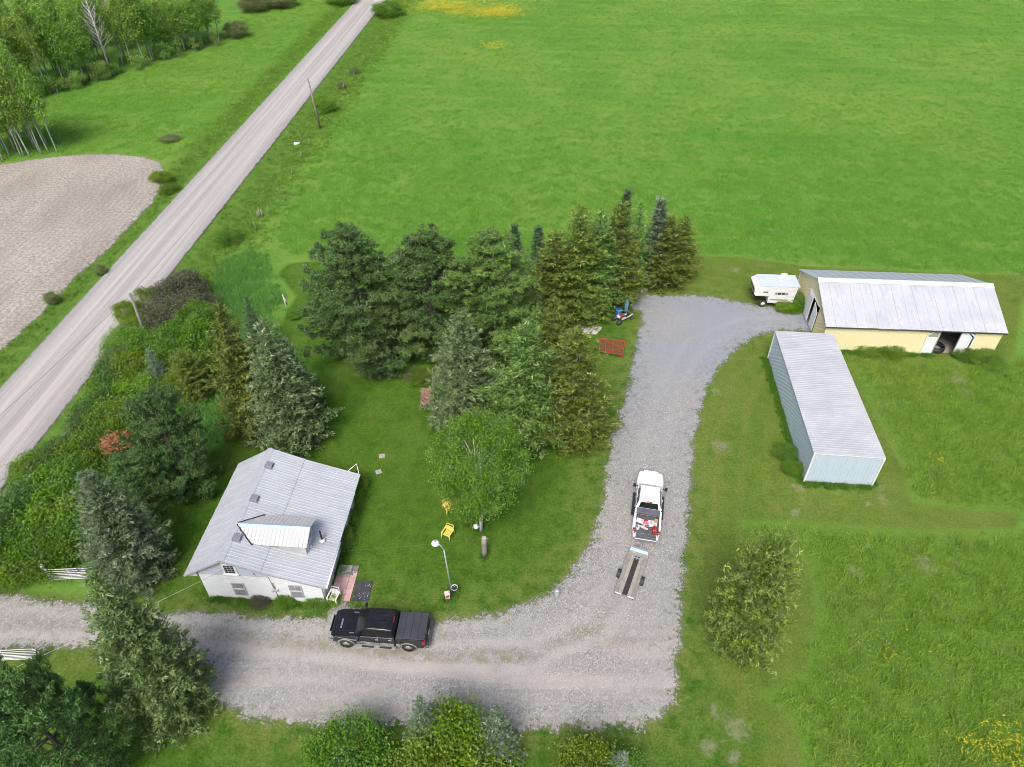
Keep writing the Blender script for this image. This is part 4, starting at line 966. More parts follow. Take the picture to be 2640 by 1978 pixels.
MB().tube([(0.2, 0, 0.3), (0.3, 0, 0.4)], 0.03, 8).build('spout', black_pl, gc)
tl = empty('cordless_trimmer', onbed(-2.2, 0.2, 0.9), RZW + 1.2, 'pink and white power tool lying in the white pickup bed', 'power tool')
k = MB().lathe([(0.03, -0.34), (0.08, -0.3), (0.095, -0.05), (0.085, 0.2), (0.05, 0.34)], 12, (0, 0, 0.05), Matrix.Rotation(PI / 2, 3, 'Y')).build('tool_body', M('tool_pink', (0.55, 0.3, 0.32), (0.7, 0.6, 0.6), 6, rough=0.4), tl)
MB().tube([(0.3, 0, 0.05), (0.5, 0.08, 0.02), (0.62, 0.1, 0.0)], 0.025, 7).build('tool_bar', rim_m, tl)
MB().tube([(-0.3, 0, 0.06), (-0.42, 0.1, 0.08), (-0.36, 0.22, 0.06), (-0.2, 0.2, 0.05)], 0.022, 7).build('tool_grip', M('tool_plum', (0.2, 0.03, 0.07), None, 6), tl)
tag(MB().tube([(0, 0, 0), (0.6, 0.0, 0.12)], 0.018, 7).build('white_stake', trim_white, None, onbed(-2.1, 0.55, 0.86), (0, 0, RZW - 1.1)), 'thin white stake leaning across the load in the pickup bed', 'stake')
bx_ = empty('supply_carton', onbed(-1.55, -0.62), RZW, 'small tan carton with white jug behind the sign in the pickup', 'carton')
box('carton', (0.05, 0, 0.13), (0.28, 0.24, 0.26), M('tan_card', (0.45, 0.26, 0.1), (0.55, 0.38, 0.2), 5), bx_)
box('jug', (-0.3, 0.02, 0.13), (0.3, 0.2, 0.26), trim_white, bx_, bev=0.05)
bk = empty('tool_bucket', onbed(-2.3, 0.62), RZW, 'pale blue tub of tools in the tailgate corner of the white pickup', 'tub')
MB().lathe([(0.12, 0), (0.16, 0.3), (0.14, 0.3), (0.11, 0.03)], 14, cap=False).build('tub_shell', M('tub_blue', (0.35, 0.5, 0.56), (0.6, 0.66, 0.7), 4), bk)
for a in (0.3, 1.5, 2.6): MB().tube([(0, 0, 0.04), (0.16 * math.cos(a), 0.16 * math.sin(a), 0.5)], 0.014, 6).build('tool_handle', M('handle_plum', (0.3, 0.04, 0.1), None, 4), bk)

# flat snow machine trailer hitched behind the white pickup
TA = math.radians(67.2)
tr = empty('utility_trailer', (8.09, 28.25, 0), TA, 'narrow tilt-deck trailer with grey boards hitched to the white pickup', 'trailer')
ply = M('weathered_plywood', (0.36, 0.33, 0.29), (0.25, 0.24, 0.22), 2.2, rough=0.85, bump=0.2)
galv = M('galvanised', (0.5, 0.54, 0.57), (0.4, 0.44, 0.47), 4, rough=0.4, metal=0.4)
for s in (-1, 1):
    for k in range(2):
        box('deck_board', (-0.25 + 0.01 * k, s * (0.29 + 0.245 * k), 0.5 - 0.012 * k), (3.3, 0.236, 0.03), ply if k == 0 else M('weathered_dark', (0.2, 0.19, 0.17), (0.3, 0.28, 0.25), 2.5, rough=0.85), tr)
box('front_board', (1.5, 0, 0.505), (0.36, 1.2, 0.03), M('board_taupe', (0.22, 0.2, 0.17), (0.32, 0.3, 0.26), 2), tr)
track = box('track_grip', (-0.4, 0, 0.512), (3.0, 0.34, 0.03), M('track_rubber', (0.025, 0.023, 0.022), (0.05, 0.047, 0.044), 9, rough=0.8), tr)
for k in range(30): box('cleat', (-1.85 + k * 0.1, 0, 0.534), (0.035, 0.33, 0.016), M('track_rubber', (0.025, 0.023, 0.022)), track)
sh = MB().prism([(0, 0), (0.34, 0.0), (0.36, 0.1), (0.02, 0.34)], -0.62, 0.62).build('salt_shield', M('shield_pale', (0.58, 0.7, 0.76), (0.5, 0.62, 0.68), 2, rough=0.35), tr, (1.68, 0, 0.5))
box('ski_bar', (1.15, 0.02, 0.56), (0.05, 0.62, 0.04), galv, tr); box('ski_bar', (1.3, 0.0, 0.555), (0.55, 0.04, 0.03), galv, tr)
for s in (-1, 1):
    box('side_rail', (-0.1, s * 0.64, 0.46), (3.7, 0.05, 0.08), galv, tr)
    wheel(tr, (-0.35, s * 0.8, 0.27), 0.27, 0.2, s, 5)
    fd = MB().prism(arc(-0.35, 0.3, 0.34, 0.15, PI - 0.15, 8) + arc(-0.35, 0.3, 0.31, PI - 0.15, 0.15, 8), s * 0.69, s * 0.91).build('fender', black_pl, tr)
    box('tail_bar', (-1.96, s * 0.42, 0.5), (0.07, 0.42, 0.05), trim_white, tr)
    box('tail_lamp', (-1.99, s * 0.58, 0.44), (0.05, 0.12, 0.08), red_lamp, tr)
box('cross_member', (-0.35, 0, 0.36), (0.08, 1.4, 0.06), galv, tr)
MB().tube([(1.6, 0, 0.42), (2.4, 0, 0.45), (2.75, 0.02, 0.5)], 0.04, 8).build('tongue', galv, tr)
MB().tube([(-1.96, 0.02, 0.5), (-2.1, 0.05, 0.5), (-2.3, 0.16, 0.48)], 0.02, 6).build('latch_arm', galv, tr)

# ---- slide-in camper parked on a wheeled frame beside the barn
cpx, cpy = grid(22.75, 63.15)
cp = empty('slide_in_camper', (cpx, cpy, 0), -AZ, 'white slide-in truck camper with brown stripe beside the barn', 'camper')
sid, nt, b = _new('camper_siding')
co = _coord(nt); sz = nt.nodes.new('ShaderNodeSeparateXYZ'); nt.links.new(co, sz.inputs[0])
saw = _math(nt, 'FRACT', _math(nt, 'MULTIPLY', sz.outputs['Z'], 7.0))
nt.links.new(_mix(nt, _ramp(nt, _noise(nt, 1.4, 4, 0.6, co), [(0.4, 0.0), (0.7, 1.0)]), (0.74, 0.73, 0.72), (0.64, 0.63, 0.62)), b.inputs['Base Color'])
b.inputs['Roughness'].default_value = 0.45; _bump(nt, b, _ramp(nt, saw, [(0.0, 0.0), (0.1, 1.0), (0.9, 1.0), (1.0, 0.0)]), 0.6, 0.03)
prof = [(-0.75, 0.55), (1.78, 0.55), (1.95, 2.5), (-1.85, 2.5), (-2.3, 2.2), (-2.22, 1.5), (-2.05, 1.32), (-0.75, 1.32)]
body = MB().prism(prof, -1.12, 1.12).build('body', sid, cp); bevel(body, 0.05, 2)
croof = M('camper_roof', (0.5, 0.57, 0.68), (0.58, 0.63, 0.7), 2.5, rough=0.4)
rf = MB().prism([(-1.8, 2.51), (2.12, 2.51), (2.12, 2.56), (-1.8, 2.56)], -1.14, 1.14).build('roof', croof, cp)
box('roof_hatch', (0.35, 0.1, 2.61), (0.36, 0.36, 0.1), trim_white, rf, bev=0.03)
box('roof_unit', (0.95, 0.98, 2.66), (0.62, 0.3, 0.2), trim_white, rf, bev=0.04)
fw = MB().prism([(-2.33, 2.12), (-2.26, 1.66), (-2.2, 1.66), (-2.27, 2.12)], -0.85, 0.85).build('front_window', glass_dark, cp)
box('stripe', (0.6, -1.126, 0.98), (2.35, 0.012, 0.13), M('stripe_brown', (0.33, 0.19, 0.16), (0.4, 0.26, 0.22), 4), cp)
w = box('window', (0.45, -1.13, 1.72), (1.28, 0.03, 0.3), M('camper_frame', (0.42, 0.42, 0.42), None, 4), cp)
for k, wd in ((-0.5, 0.2), (-0.2, 0.3), (0.17, 0.26), (0.5, 0.22)): box('pane', (0.45 + k, -1.15, 1.72), (wd, 0.012, 0.22), glass_dark if abs(k) < 0.3 else wgrey, w)
w = box('window', (-1.15, -1.13, 1.85), (0.5, 0.03, 0.16), M('camper_frame', (0.42, 0.42, 0.42)), cp); box('pane', (-1.15, -1.15, 1.85), (0.42, 0.012, 0.09), glass_dark, w)
box('hatch', (1.4, -1.13, 0.98), (0.36, 0.03, 0.42), trim_white, cp, bev=0.02); box('hatch', (1.28, -1.13, 0.64), (0.62, 0.03, 0.2), M('pale_green', (0.6, 0.66, 0.6), None, 3), cp)
MB().lathe([(0.05, 0), (0.05, 0.06), (0.02, 0.08)], 10, (0.3, -1.13, 0.72), Matrix.Rotation(PI / 2, 3, 'X')).build('fuel_cap', dark_metal, cp)
for s in (-1, 1):
    box('frame_rail', (0.0, s * 0.8, 0.46), (3.7, 0.1, 0.14), dark_metal, cp)
    for ax in (-1.1, 1.95): wheel(cp, (ax, s * 0.95, 0.36), 0.36, 0.22, s, 5, M('rim_white', (0.7, 0.7, 0.7), None, 6))
    MB().tube([(-1.0, s * 0.8, 0.5), (-0.85, s * 0.85, 1.3)], 0.04, 7).build('jack_leg', dark_metal, cp)
for xk, sc_ in ((0.55, 1.0), (1.0, 0.8)):
    jx, jy = grid(22.75 + xk, 61.6)
    k = MB().lathe([(0.11 * sc_, 0), (0.13 * sc_, 0.05), (0.13 * sc_, 0.3), (0.05, 0.42), (0.04, 0.48)], 14, (0, 0, 0.0)).build('propane_bottle', M('propane_white', (0.72, 0.72, 0.7), (0.5, 0.5, 0.48), 5), None, (jx, jy, -0.03))
    tag(k, 'larger white propane bottle standing beside the camper' if sc_ == 1.0 else 'smaller white propane bottle half hidden by weeds beside the camper', 'gas bottle')


# ---------------------------------------------------------------- yard things
def GZ(x, y): return float(gz(x, y))
# steel tube gates and posts at the drive entrance
def gate(name, p0, p1, label, roundtop):
    p0, p1 = Vector((*p0, 0)), Vector((*p1, 0)); L = (p1 - p0).length
    g = empty(name, p0, math.atan2(p1.y - p0.y, p1.x - p0.x), label, 'gate', 'white tube gates at the drive entrance')
    wm = M('gate_white', (0.72, 0.71, 0.72), (0.6, 0.58, 0.58), 5, rough=0.4)
    for z in (0.25, 0.4, 0.55, 0.72, 0.9, 1.1, 1.33):
        x1 = L - (0.18 if roundtop and z > 1.0 else 0.0)
        MB().tube([(0, 0, z), (x1, 0, z)], 0.027, 7).build('rail', wm, g)
    MB().tube([(0, 0, 0.2), (0, 0, 1.36)], 0.03, 7).build('stile', wm, g)
    MB().tube([(L, 0, 0.2), (L, 0, 1.1), (L - 0.18, 0, 1.33)] if roundtop else [(L, 0, 0.2), (L, 0, 1.36)], 0.03, 7).build('stile', wm, g)
    MB().tube([(L * 0.38, 0, 0.22), (L * 0.38, 0, 1.35)], 0.022, 6).build('brace', wm, g)
gate('tube_gate', (-30.84, 27.82), (-27.2, 28.0), 'white steel tube gate folded back against the hedge', False)
gate('tube_gate', (-32.0, 22.05), (-28.6, 22.22), 'white steel tube gate half hidden behind the corner pine', True)
gpo = empty('gate_post', (-31.0, 27.95, 0), 0, 'white capped post holding the gate by the hedge', 'gate post')
MB().tube([(0, 0, -0.1), (0, 0, 1.55)], 0.09, 10).build('post', M('post_white', (0.55, 0.6, 0.62), (0.7, 0.72, 0.74), 3), gpo)
MB().lathe([(0.11, 1.5), (0.13, 1.58), (0.1, 1.68), (0.03, 1.72)], 12).build('cap', trim_white, gpo)

# utility poles and wires
polewood = M('pole_wood', (0.2, 0.18, 0.16), (0.3, 0.275, 0.25), 3, rough=0.9)
def pole(base, top, label, arm=False):
    o = empty('utility_pole', (base[0], base[1], GZ(*base)), 0, label, 'utility pole', 'utility poles')
    v = Vector((top[0] - base[0], top[1] - base[1], top[2] - GZ(*base)))
    MB().tube([(0, 0, -0.3), v * 0.5, v], [0.17, 0.14, 0.11], 10).build('post', polewood, o)
    MB().tube([v + Vector((0, 0, -0.5)), v + Vector((0.25, 0.05, -0.42)), v + Vector((0.28, 0.05, -0.3))], 0.025, 6).build('bracket', dark_metal, o)
    MB().lathe([(0.03, 0), (0.06, 0.03), (0.06, 0.1), (0.03, 0.14)], 10, v).build('insulator', M('insulator', (0.2, 0.16, 0.14), None, 5), o)
    return Vector((*base, GZ(*base))) + v
PT1 = pole((-34.6, 54.11), (-34.18, 53.65, 6.0), 'grey utility pole leaning over the hedge by the road')
PT2 = pole((-29.74, 109.65), (-30.08, 108.85, 7.6), 'tall grey utility pole on the far road verge')
PT3 = pole((-41.5, 8.0), (-41.5, 8.0, 8.2), 'utility pole standing by the road beyond the gates')
PT4 = pole((-22.5, 270.0), (-22.5, 270.0, 8.2), 'distant utility pole along the far end of the road')
wire_m = M('wire', (0.06, 0.06, 0.06), (0.12, 0.12, 0.12), 3, rough=0.4)
wire_w = M('service_cable', (0.5, 0.5, 0.5), (0.06, 0.06, 0.06), 2.2, rough=0.4, lo=0.45, hi=0.55)
def wire(a, b, sag, r, label, mat=None, n=17):
    a, b = Vector(a), Vector(b)
    pts = [a.lerp(b, i / (n - 1)) + Vector((0, 0, -4 * sag * (i / (n - 1)) * (1 - i / (n - 1)))) for i in range(n)]
    c = pts[0].copy()
    tag(MB().tube([p - c for p in pts], r, 5).build('overhead_wire', mat or wire_m, None, c), label, 'wire', 'overhead wires')
wire(PT1, PT2, 0.5, 0.011, 'thin wire strung between the two roadside poles')
wire(PT3, PT1, 0.5, 0.011, 'thin wire running from the hedge pole down along the road')
wire(PT2, PT4, 1.2, 0.011, 'thin wire running up the road from the far pole')
hz_ = grid(-19.75, 25.2)
wire((hz_[0], hz_[1], 3.35), PT3, 0.9, 0.013, 'twisted service cable from the house gable past the spruce', wire_w)
st = (-1.82, 30.01)
hz2 = grid(-13.8, 28.0)
wire((hz2[0], hz2[1], 1.9), (st[0], st[1], 1.86), 0.12, 0.004, 'clothes line from the house wall to the log post', M('line_pale', (0.2, 0.22, 0.2), None, 3))

# yard lamp with bracket and hanging pot
LB = (-3.95, 26.77); LT = (-4.23, 26.95); LH = (-4.76, 27.24)
lp = empty('yard_lamp', (LB[0], LB[1], 0), 0, 'tall thin grey yard lamp with white head on the lawn', 'lamp post')
rel = lambda p, z: (p[0] - LB[0], p[1] - LB[1], z)
lm = M('lamp_pole', (0.42, 0.45, 0.44), (0.32, 0.35, 0.34), 4, rough=0.4, metal=0.3)
MB().tube([(0, 0, -0.1), rel(LT, 4.7)], [0.055, 0.045], 10).build('pole', lm, lp)
mid = ((LT[0] * .6 + LH[0] * .4), (LT[1] * .6 + LH[1] * .4))
MB().tube([rel(LT, 4.68), rel(mid, 4.98), rel(LH, 5.05)], 0.04, 8).build('arm', lm, lp)
hd = MB().lathe([(0.05, 0.12), (0.16, 0.08), (0.24, -0.02), (0.26, -0.12), (0.2, -0.16)], 18, rel(LH, 5.02)).build('lamp_head', trim_white, lp)
MB().lathe([(0.05, 0.11), (0.06, 0.2), (0.03, 0.24)], 10, rel(LH, 5.02)).build('photocell', M('photocell', (0.25, 0.26, 0.4), None, 4), hd)
pot = empty('hanging_pot', (LB[0] + 0.18, LB[1] + 0.0, 0.72), 0, 'pale grey pot fixed to the yard lamp pole', 'flower pot')
MB().lathe([(0.05, 0), (0.19, 0.05), (0.24, 0.2), (0.22, 0.21), (0.17, 0.08)], 16, cap=False).build('bowl', M('pot_grey', (0.5, 0.53, 0.57), None, 4), pot)
MB().lathe([(0.01, 0.14), (0.2, 0.14)], 14, cap=False).build('soil', M('soil_dark', (0.03, 0.025, 0.02), None, 8), pot)
MB().tube([(-0.2, 0, 0.15), (-0.1, 0.1, 0.3), (0.05, 0.05, 0.2)], 0.018, 6).build('hook', trim_white, pot)
on = empty('garden_lantern', (-4.24, 26.56, 0.0), 0.25, 'small red and white garden lantern ornament at the lamp foot', 'ornament')
cr = M('lantern_cream', (0.7, 0.68, 0.6), (0.55, 0.5, 0.45), 5)
box('base', (0, 0, 0.1), (0.3, 0.26, 0.2), cr, on, bev=0.02); box('body', (0, 0, 0.36), (0.26, 0.22, 0.32), M('lantern_red', (0.4, 0.06, 0.04), (0.5, 0.16, 0.1), 7), on)
for s in (-1, 1): box('corner_post', (s * 0.13, -0.11, 0.36), (0.04, 0.04, 0.34), cr, on)
for k in range(3): box('roof_tier', (0, 0, 0.55 + k * 0.07), (0.36 - k * 0.09, 0.32 - k * 0.08, 0.05), cr, on, bev=0.01)

# log post, globe by the birch, milk can
lg = empty('log_post', (-1.92, 29.98, 0.0), 0, 'grey bark log standing upright as a post on the lawn', 'log post')
bark = M('grey_bark', (0.3, 0.28, 0.26), (0.18, 0.17, 0.16), 5, rough=0.95, bump=0.6, bscale=12)
MB().tube([(0, 0, -0.1), (0.01, 0, 0.6), (0.0, 0.02, 1.3), (0.02, 0.0, 1.9)], [0.23, 0.2, 0.19, 0.17], 12).build('trunk', bark, lg)
MB().lathe([(0.02, 1.905), (0.16, 1.9)], 12, (0.02, 0, 0.005), cap=False).build('cut_top', M('cut_wood', (0.5, 0.45, 0.4), (0.35, 0.3, 0.28), 7), lg)
MB().tube([(0.1, 0, 1.75), (0.3, 0.0, 1.85)], [0.05, 0.03], 7).build('branch_stub', bark, lg)
gb = empty('globe_light', (-2.56, 32.02, 0.0), 0, 'white globe light on a short stem beside the birch trunk', 'globe light')
MB().lathe([(0.01, 0.38)] + [(0.21 * math.cos(a), 0.56 + 0.21 * math.sin(a)) for a in np.linspace(-1.2, 1.2, 9)] + [(0.01, 0.78)], 18).build('globe', trim_white, gb)
MB().tube([(0, 0, -0.05), (0, 0, 0.4)], 0.04, 8).build('stem', dark_metal, gb)
mc = empty('milk_can', (2.95, 26.74, 0.0), 0, 'galvanised milk can standing at the lawn edge by the drive', 'milk can')
gl = M('can_galv', (0.5, 0.53, 0.55), (0.4, 0.42, 0.44), 4, rough=0.4, metal=0.4)
MB().lathe([(0.17, 0), (0.19, 0.04), (0.19, 0.42), (0.12, 0.52), (0.12, 0.58)], 18).build('can_body', gl, mc)
MB().lathe([(0.15, 0.57), (0.17, 0.6), (0.16, 0.66), (0.05, 0.68)], 18).build('lid', gl, mc)
for s in (-1, 1): MB().tube([(s * 0.18, 0, 0.36), (s * 0.26, 0, 0.42), (s * 0.14, 0, 0.5)], 0.014, 6).build('handle', gl, mc)

# plastic armchairs
def armchair(name, loc, rz, label, mat):
    ch = empty(name, loc, rz, label, 'chair')      # faces local -y
    for i in range(5): box('seat_slat', (-0.2 + i * 0.1, -0.02, 0.4), (0.085, 0.5, 0.025), mat, ch, bev=0.008)
    for i in range(5):
        MB().box((0, 0, 0.2), (0.085, 0.022, 0.4)).build('back_slat', mat, ch, (-0.2 + i * 0.1, 0.25, 0.42), (-0.28, 0, 0))
    MB().tube([(-0.3, 0.37, 0.72), (-0.26, 0.42, 0.93), (0.26, 0.42, 0.93), (0.3, 0.37, 0.72)], 0.035, 8).build('back_rail', mat, ch)
    for s in (-1, 1):
        a = box('arm', (s * 0.31, 0.02, 0.62), (0.1, 0.66, 0.035), mat, ch, bev=0.012)
        MB().tube([(s * 0.29, -0.27, 0.62), (s * 0.34, -0.36, 0.0)], [0.045, 0.035], 7).build('leg', mat, ch)
        MB().tube([(s * 0.29, 0.3, 0.72), (s * 0.33, 0.42, 0.0)], [0.045, 0.035], 7).build('leg', mat, ch)
yc = M('chair_yellow', (0.72, 0.6, 0.14), (0.66, 0.54, 0.12), 3, rough=0.45)
armchair('lawn_chair', (-4.63, 33.87, 0.0), 0.5, 'yellow plastic lawn chair partly under the birch leaves', yc)
armchair('lawn_chair', (-4.56, 31.54, 0.0), -0.45, 'yellow plastic lawn chair in the open, nearer the lamp post', yc)
cx_, cy_ = grid(-13.32, 25.55)
armchair('patio_chair', (cx_, cy_, 0.03), -0.25, 'white plastic armchair on the pink patio by the house corner', M('chair_white', (0.72, 0.68, 0.68), (0.65, 0.6, 0.6), 3))

# pink paving slabs, rubber mat
px_, py_ = grid(-13.0, 26.8)
pat = empty('patio', (px_, py_, 0), -AZ, 'pink square paving slabs laid beside the house door', 'patio')
pk = [M('slab_pink', (0.55, 0.33, 0.33), (0.48, 0.28, 0.28), 2, rough=0.8), M('slab_rose', (0.48, 0.27, 0.28), (0.58, 0.4, 0.39), 2.5, rough=0.8), M('slab_worn', (0.62, 0.44, 0.43), (0.5, 0.33, 0.33), 3, rough=0.8)]
rngp = random.Random(4)
grey_sl = M('slab_grey', (0.4, 0.38, 0.33), (0.3, 0.29, 0.26), 1.5, rough=0.85); dark_sl = M('slab_dark', (0.1, 0.1, 0.11), (0.3, 0.27, 0.26), 1.6, rough=0.8)
for i in range(3):
    for j in range(6):
        if i == 0 and j == 0: continue
        mt = pk[rngp.randrange(3)]
        if j == 4: mt = grey_sl if i < 2 else pk[2]
        if j == 5: mt = grey_sl if i < 2 else dark_sl
        o = box('paving_slab', (-0.46 + i * 0.46, -1.0 + j * 0.46, 0.02 + rngp.uniform(-0.008, 0.008)), (0.445, 0.445, 0.06), mt, pat, bev=0.01)
mx, my = grid(-11.67, 26.41)
mt = empty('rubber_mat', (mx, my, 0), -AZ, 'black rubber mat with white flecks beside the pink patio', 'mat')
box('mat_sheet', (0, 0, 0.015), (1.1, 1.52, 0.03), M('mat_black', (0.035, 0.036, 0.045), (0.07, 0.07, 0.08), 2.0, rough=0.7), mt)
rm = random.Random(9)
for k in range(22):
    x, y = rm.choice([(rm.uniform(0.0, 0.5), rm.uniform(-0.7, 0.72)), (rm.uniform(-0.45, 0.5), rm.uniform(-0.72, -0.2))])
    MB().lathe([(0.012, 0.0), (0.02 + 0.018 * rm.random(), 0.008), (0.01, 0.018)], 7, (0, 0, 0.03)).build('fleck', trim_white, mt, (x, y, 0.001), (0, 0, rm.random() * 3), (1, 0.6, 1))
dbp = MB()
for k in range(26): dbp.box((rm.uniform(-0.45, 0.45), rm.uniform(-0.12, 0.12), 0.02), (rm.uniform(.04, .13), rm.uniform(.04, .1), rm.uniform(.02, .05)), rm.random() * 3)
dx_, dy_ = grid(-12.75, 27.63)
tag(dbp.build('rubble_pile', M('rubble', (0.3, 0.29, 0.28), (0.12, 0.12, 0.12), 6), None, (dx_, dy_, 0.055), (0, 0, 0.1)), 'scatter of grey rubble across the patio slabs', 'rubble', kind='stuff')
for k, (p, lab) in enumerate((((-10.37, 39.48), 'square concrete slab set in the lawn, the farther one'), ((-10.4, 37.77), 'square concrete slab set in the lawn, the nearer one'))):
    s = empty('paving_stone', (*p, 0), 0.2 + k * 0.2, lab, 'concrete slab')
    box('lid_slab', (0, 0, 0.0), (0.45, 0.42, 0.08), concrete, s, bev=0.015)
    MB().tube([(-0.06, 0, 0.04), (0, 0, 0.075), (0.06, 0, 0.04)], 0.01, 5).build('handle', dark_metal, s)

# flag pole
fpb = (-22.51, 59.16)
fl = empty('flag_pole', (*fpb, 0), 0, 'short white flag pole with limp red and white flag', 'flag pole')
ft = (-22.38, 58.41); fv = Vector((ft[0] - fpb[0], ft[1] - fpb[1], 2.9))
MB().tube([(0, 0, -0.1), fv], 0.045, 8).build('pole', trim_white, fl)
def cloth(name, u0, u1, mat):
    V = []; n = 7
    for i in range(n):
        for j in range(4):
            z = u0 + (u1 - u0) * i / (n - 1)
            base = fv * (1 - 0.0 - z / 2.9)
            V.append((base.x + 0.05 + j * 0.07 * (0.5 + 0.5 * i / n), base.y + 0.06 * math.sin(j * 1.9 + i * 0.6), base.z - 0.05 * j))
    F = [(i * 4 + j, i * 4 + j + 1, (i + 1) * 4 + j + 1, (i + 1) * 4 + j) for i in range(n - 1) for j in range(3)]
    o = MB().add(V, F, True).build(name, mat, fl); s = o.modifiers.new('thick', 'SOLIDIFY'); s.thickness = 0.012
cloth('flag_white', 0.35, 0.95, trim_white); cloth('flag_red', 0.95, 1.3, M('flag_red', (0.3, 0.02, 0.04), (0.4, 0.04, 0.05), 5))

# junk corner: barrel, chute, old machine, red steel frame, concrete blocks, ash heap
bl = M('barrel_blue', (0.03, 0.16, 0.42), (0.025, 0.13, 0.35), 3, rough=0.35)
bb = empty('blue_barrel', (10.65, 58.81, 0.0), 0, 'blue plastic barrel standing at the edge of the spruces', 'barrel')
MB().lathe([(0.28, 0), (0.3, 0.05), (0.31, 0.3), (0.29, 0.32), (0.31, 0.34), (0.31, 0.62), (0.29, 0.64), (0.31, 0.66), (0.3, 0.9), (0.27, 0.93), (0.25, 0.9), (0.02, 0.89)], 20, cap=False).build('shell', bl, bb)
MB().lathe([(0.05, 0.89), (0.05, 0.92), (0.02, 0.925)], 10, (0.13, 0.05, 0.0)).build('bung', M('bung_pale', (0.3, 0.4, 0.55), None, 5), bb)
MB().lathe([(0.3, 0.9), (0.31, 0.93), (0.28, 0.94)], 20, cap=False).build('rim', M('rim_pale_blue', (0.12, 0.36, 0.7), None, 5), bb)
sb = M('chute_blue', (0.11, 0.42, 0.68), (0.16, 0.48, 0.72), 3, rough=0.4)
chute = empty('blue_chute', (11.46, 59.43, 0.0), 0.1, 'upright light blue metal chute leaning beside the blue barrel', 'chute')
k = MB().prism([(-0.17, 0.35), (0.17, 0.35), (0.2, 1.2), (0.26, 1.75), (-0.1, 1.85), (-0.14, 1.2)], -0.16, 0.16).build('chute_body', sb, chute); bevel(k, 0.03)
MB().prism([(-0.05, 1.855), (0.2, 1.79), (0.2, 1.77), (-0.05, 1.835)], -0.12, 0.12).build('chute_mouth', M('chute_dark', (0.04, 0.12, 0.2), None, 3), chute)
box('chute_base', (0, 0, 0.18), (0.5, 0.42, 0.36), dark_metal, chute, bev=0.03)
jm = (11.08, 58.21)
mach = empty('old_garden_machine', (*jm, 0), 0.55, 'old dismantled garden machine with bare engine and grey tyres', 'machine')
steel = M('machine_steel', (0.3, 0.33, 0.38), (0.18, 0.19, 0.22), 5, rough=0.5, metal=0.3)
for s in (-1, 1): MB().tube([(-0.9, s * 0.3, 0.35), (0.2, s * 0.32, 0.5), (0.95, s * 0.26, 0.42)], 0.04, 7).build('frame_rail', steel, mach)
MB().tube([(-0.5, 0.3, 0.5), (-0.2, 0.45, 0.9), (0.4, 0.42, 0.85), (0.6, 0.25, 0.55)], 0.03, 7).build('guard_hoop', M('machine_blue', (0.25, 0.38, 0.6), None, 5), mach)
box('engine', (-0.25, 0, 0.6), (0.5, 0.4, 0.36), M('engine_red', (0.3, 0.05, 0.035), (0.1, 0.06, 0.05), 6), mach, bev=0.04)
box('engine_cover', (-0.62, 0.02, 0.66), (0.2, 0.4, 0.24), trim_white, mach, bev=0.05)
MB().lathe([(0.12, 0), (0.14, 0.1), (0.05, 0.18)], 12, (0.25, 0.0, 0.55)).build('pulley', galv, mach)
MB().tube([(0.1, -0.35, 0.45), (0.75, -0.5, 0.8)], 0.06, 8).build('silencer', M('muffler_pale', (0.55, 0.57, 0.58), (0.4, 0.36, 0.34), 5, rough=0.4), mach)
box('side_panel', (-0.2, -0.34, 0.5), (0.5, 0.03, 0.26), M('panel_pale', (0.5, 0.55, 0.6), None, 5), mach)
for x, y in ((-0.85, 0.42), (-0.85, -0.42)):
    wheel(mach, (x, y, 0.3), 0.3, 0.2, 1 if y > 0 else -1, 5, M('wheel_bluegrey', (0.12, 0.17, 0.24), None, 4))
for x, y in ((0.85, 0.32), (0.85, -0.32)): wheel(mach, (x, y, 0.18), 0.18, 0.14, 1 if y > 0 else -1, 4)
red = M('frame_red', (0.4, 0.07, 0.055), (0.3, 0.055, 0.045), 4, rough=0.6)
rfp = ((8.3, 54.55), (10.73, 54.12), (10.29, 51.96), (8.18, 52.49))
rc0 = Vector((sum(p[0] for p in rfp) / 4, sum(p[1] for p in rfp) / 4, 0))
rf_ = empty('red_steel_frame', rc0, 0, 'red welded steel frame with mesh deck lying by the spruces', 'steel frame')
q = [Vector((p[0], p[1], 0.5)) - rc0 for p in rfp]
def bar(a, b, w=0.07): return MB().tube([a, b], w / 2, 4, smooth=False).build('bar', red, rf_)
for i in range(4): bar(q[i], q[(i + 1) % 4])
apex = q[1].lerp(q[2], 0.55) + Vector((0, 0, 0.02))
bar(q[0].lerp(q[1], 0.05), apex); bar(q[3].lerp(q[2], 0.12), apex)
for f in (0.25, 0.55):
    bar(q[0].lerp(q[1], f), q[3].lerp(q[2], f), 0.05)
bar(q[0].lerp(q[1], 0.55).lerp(apex, 0.1), q[3].lerp(q[2], 0.55), 0.05)
for p in (q[2], q[1], q[0], q[3]): bar(p, p + Vector((0, 0, -0.52)), 0.06)
mesh_m, nt, b = _new('rust_mesh')
co = _coord(nt); ck = nt.nodes.new('ShaderNodeTexBrick'); ck.inputs['Scale'].default_value = 16.0; ck.inputs['Mortar Size'].default_value = 0.03
nt.links.new(co, ck.inputs['Vector']); b.inputs['Base Color'].default_value = (0.28, 0.07, 0.05, 1); b.inputs['Roughness'].default_value = 0.8
t_ = nt.nodes.new('ShaderNodeBsdfTransparent'); mx_ = nt.nodes.new('ShaderNodeMixShader')
nt.links.new(_math(nt, 'MULTIPLY_ADD', ck.outputs['Fac'], 0.6, 0.25), mx_.inputs[0]); nt.links.new(t_.outputs[0], mx_.inputs[1]); nt.links.new(b.outputs[0], mx_.inputs[2]); nt.links.new(mx_.outputs[0], nt.nodes['Material Output'].inputs[0])
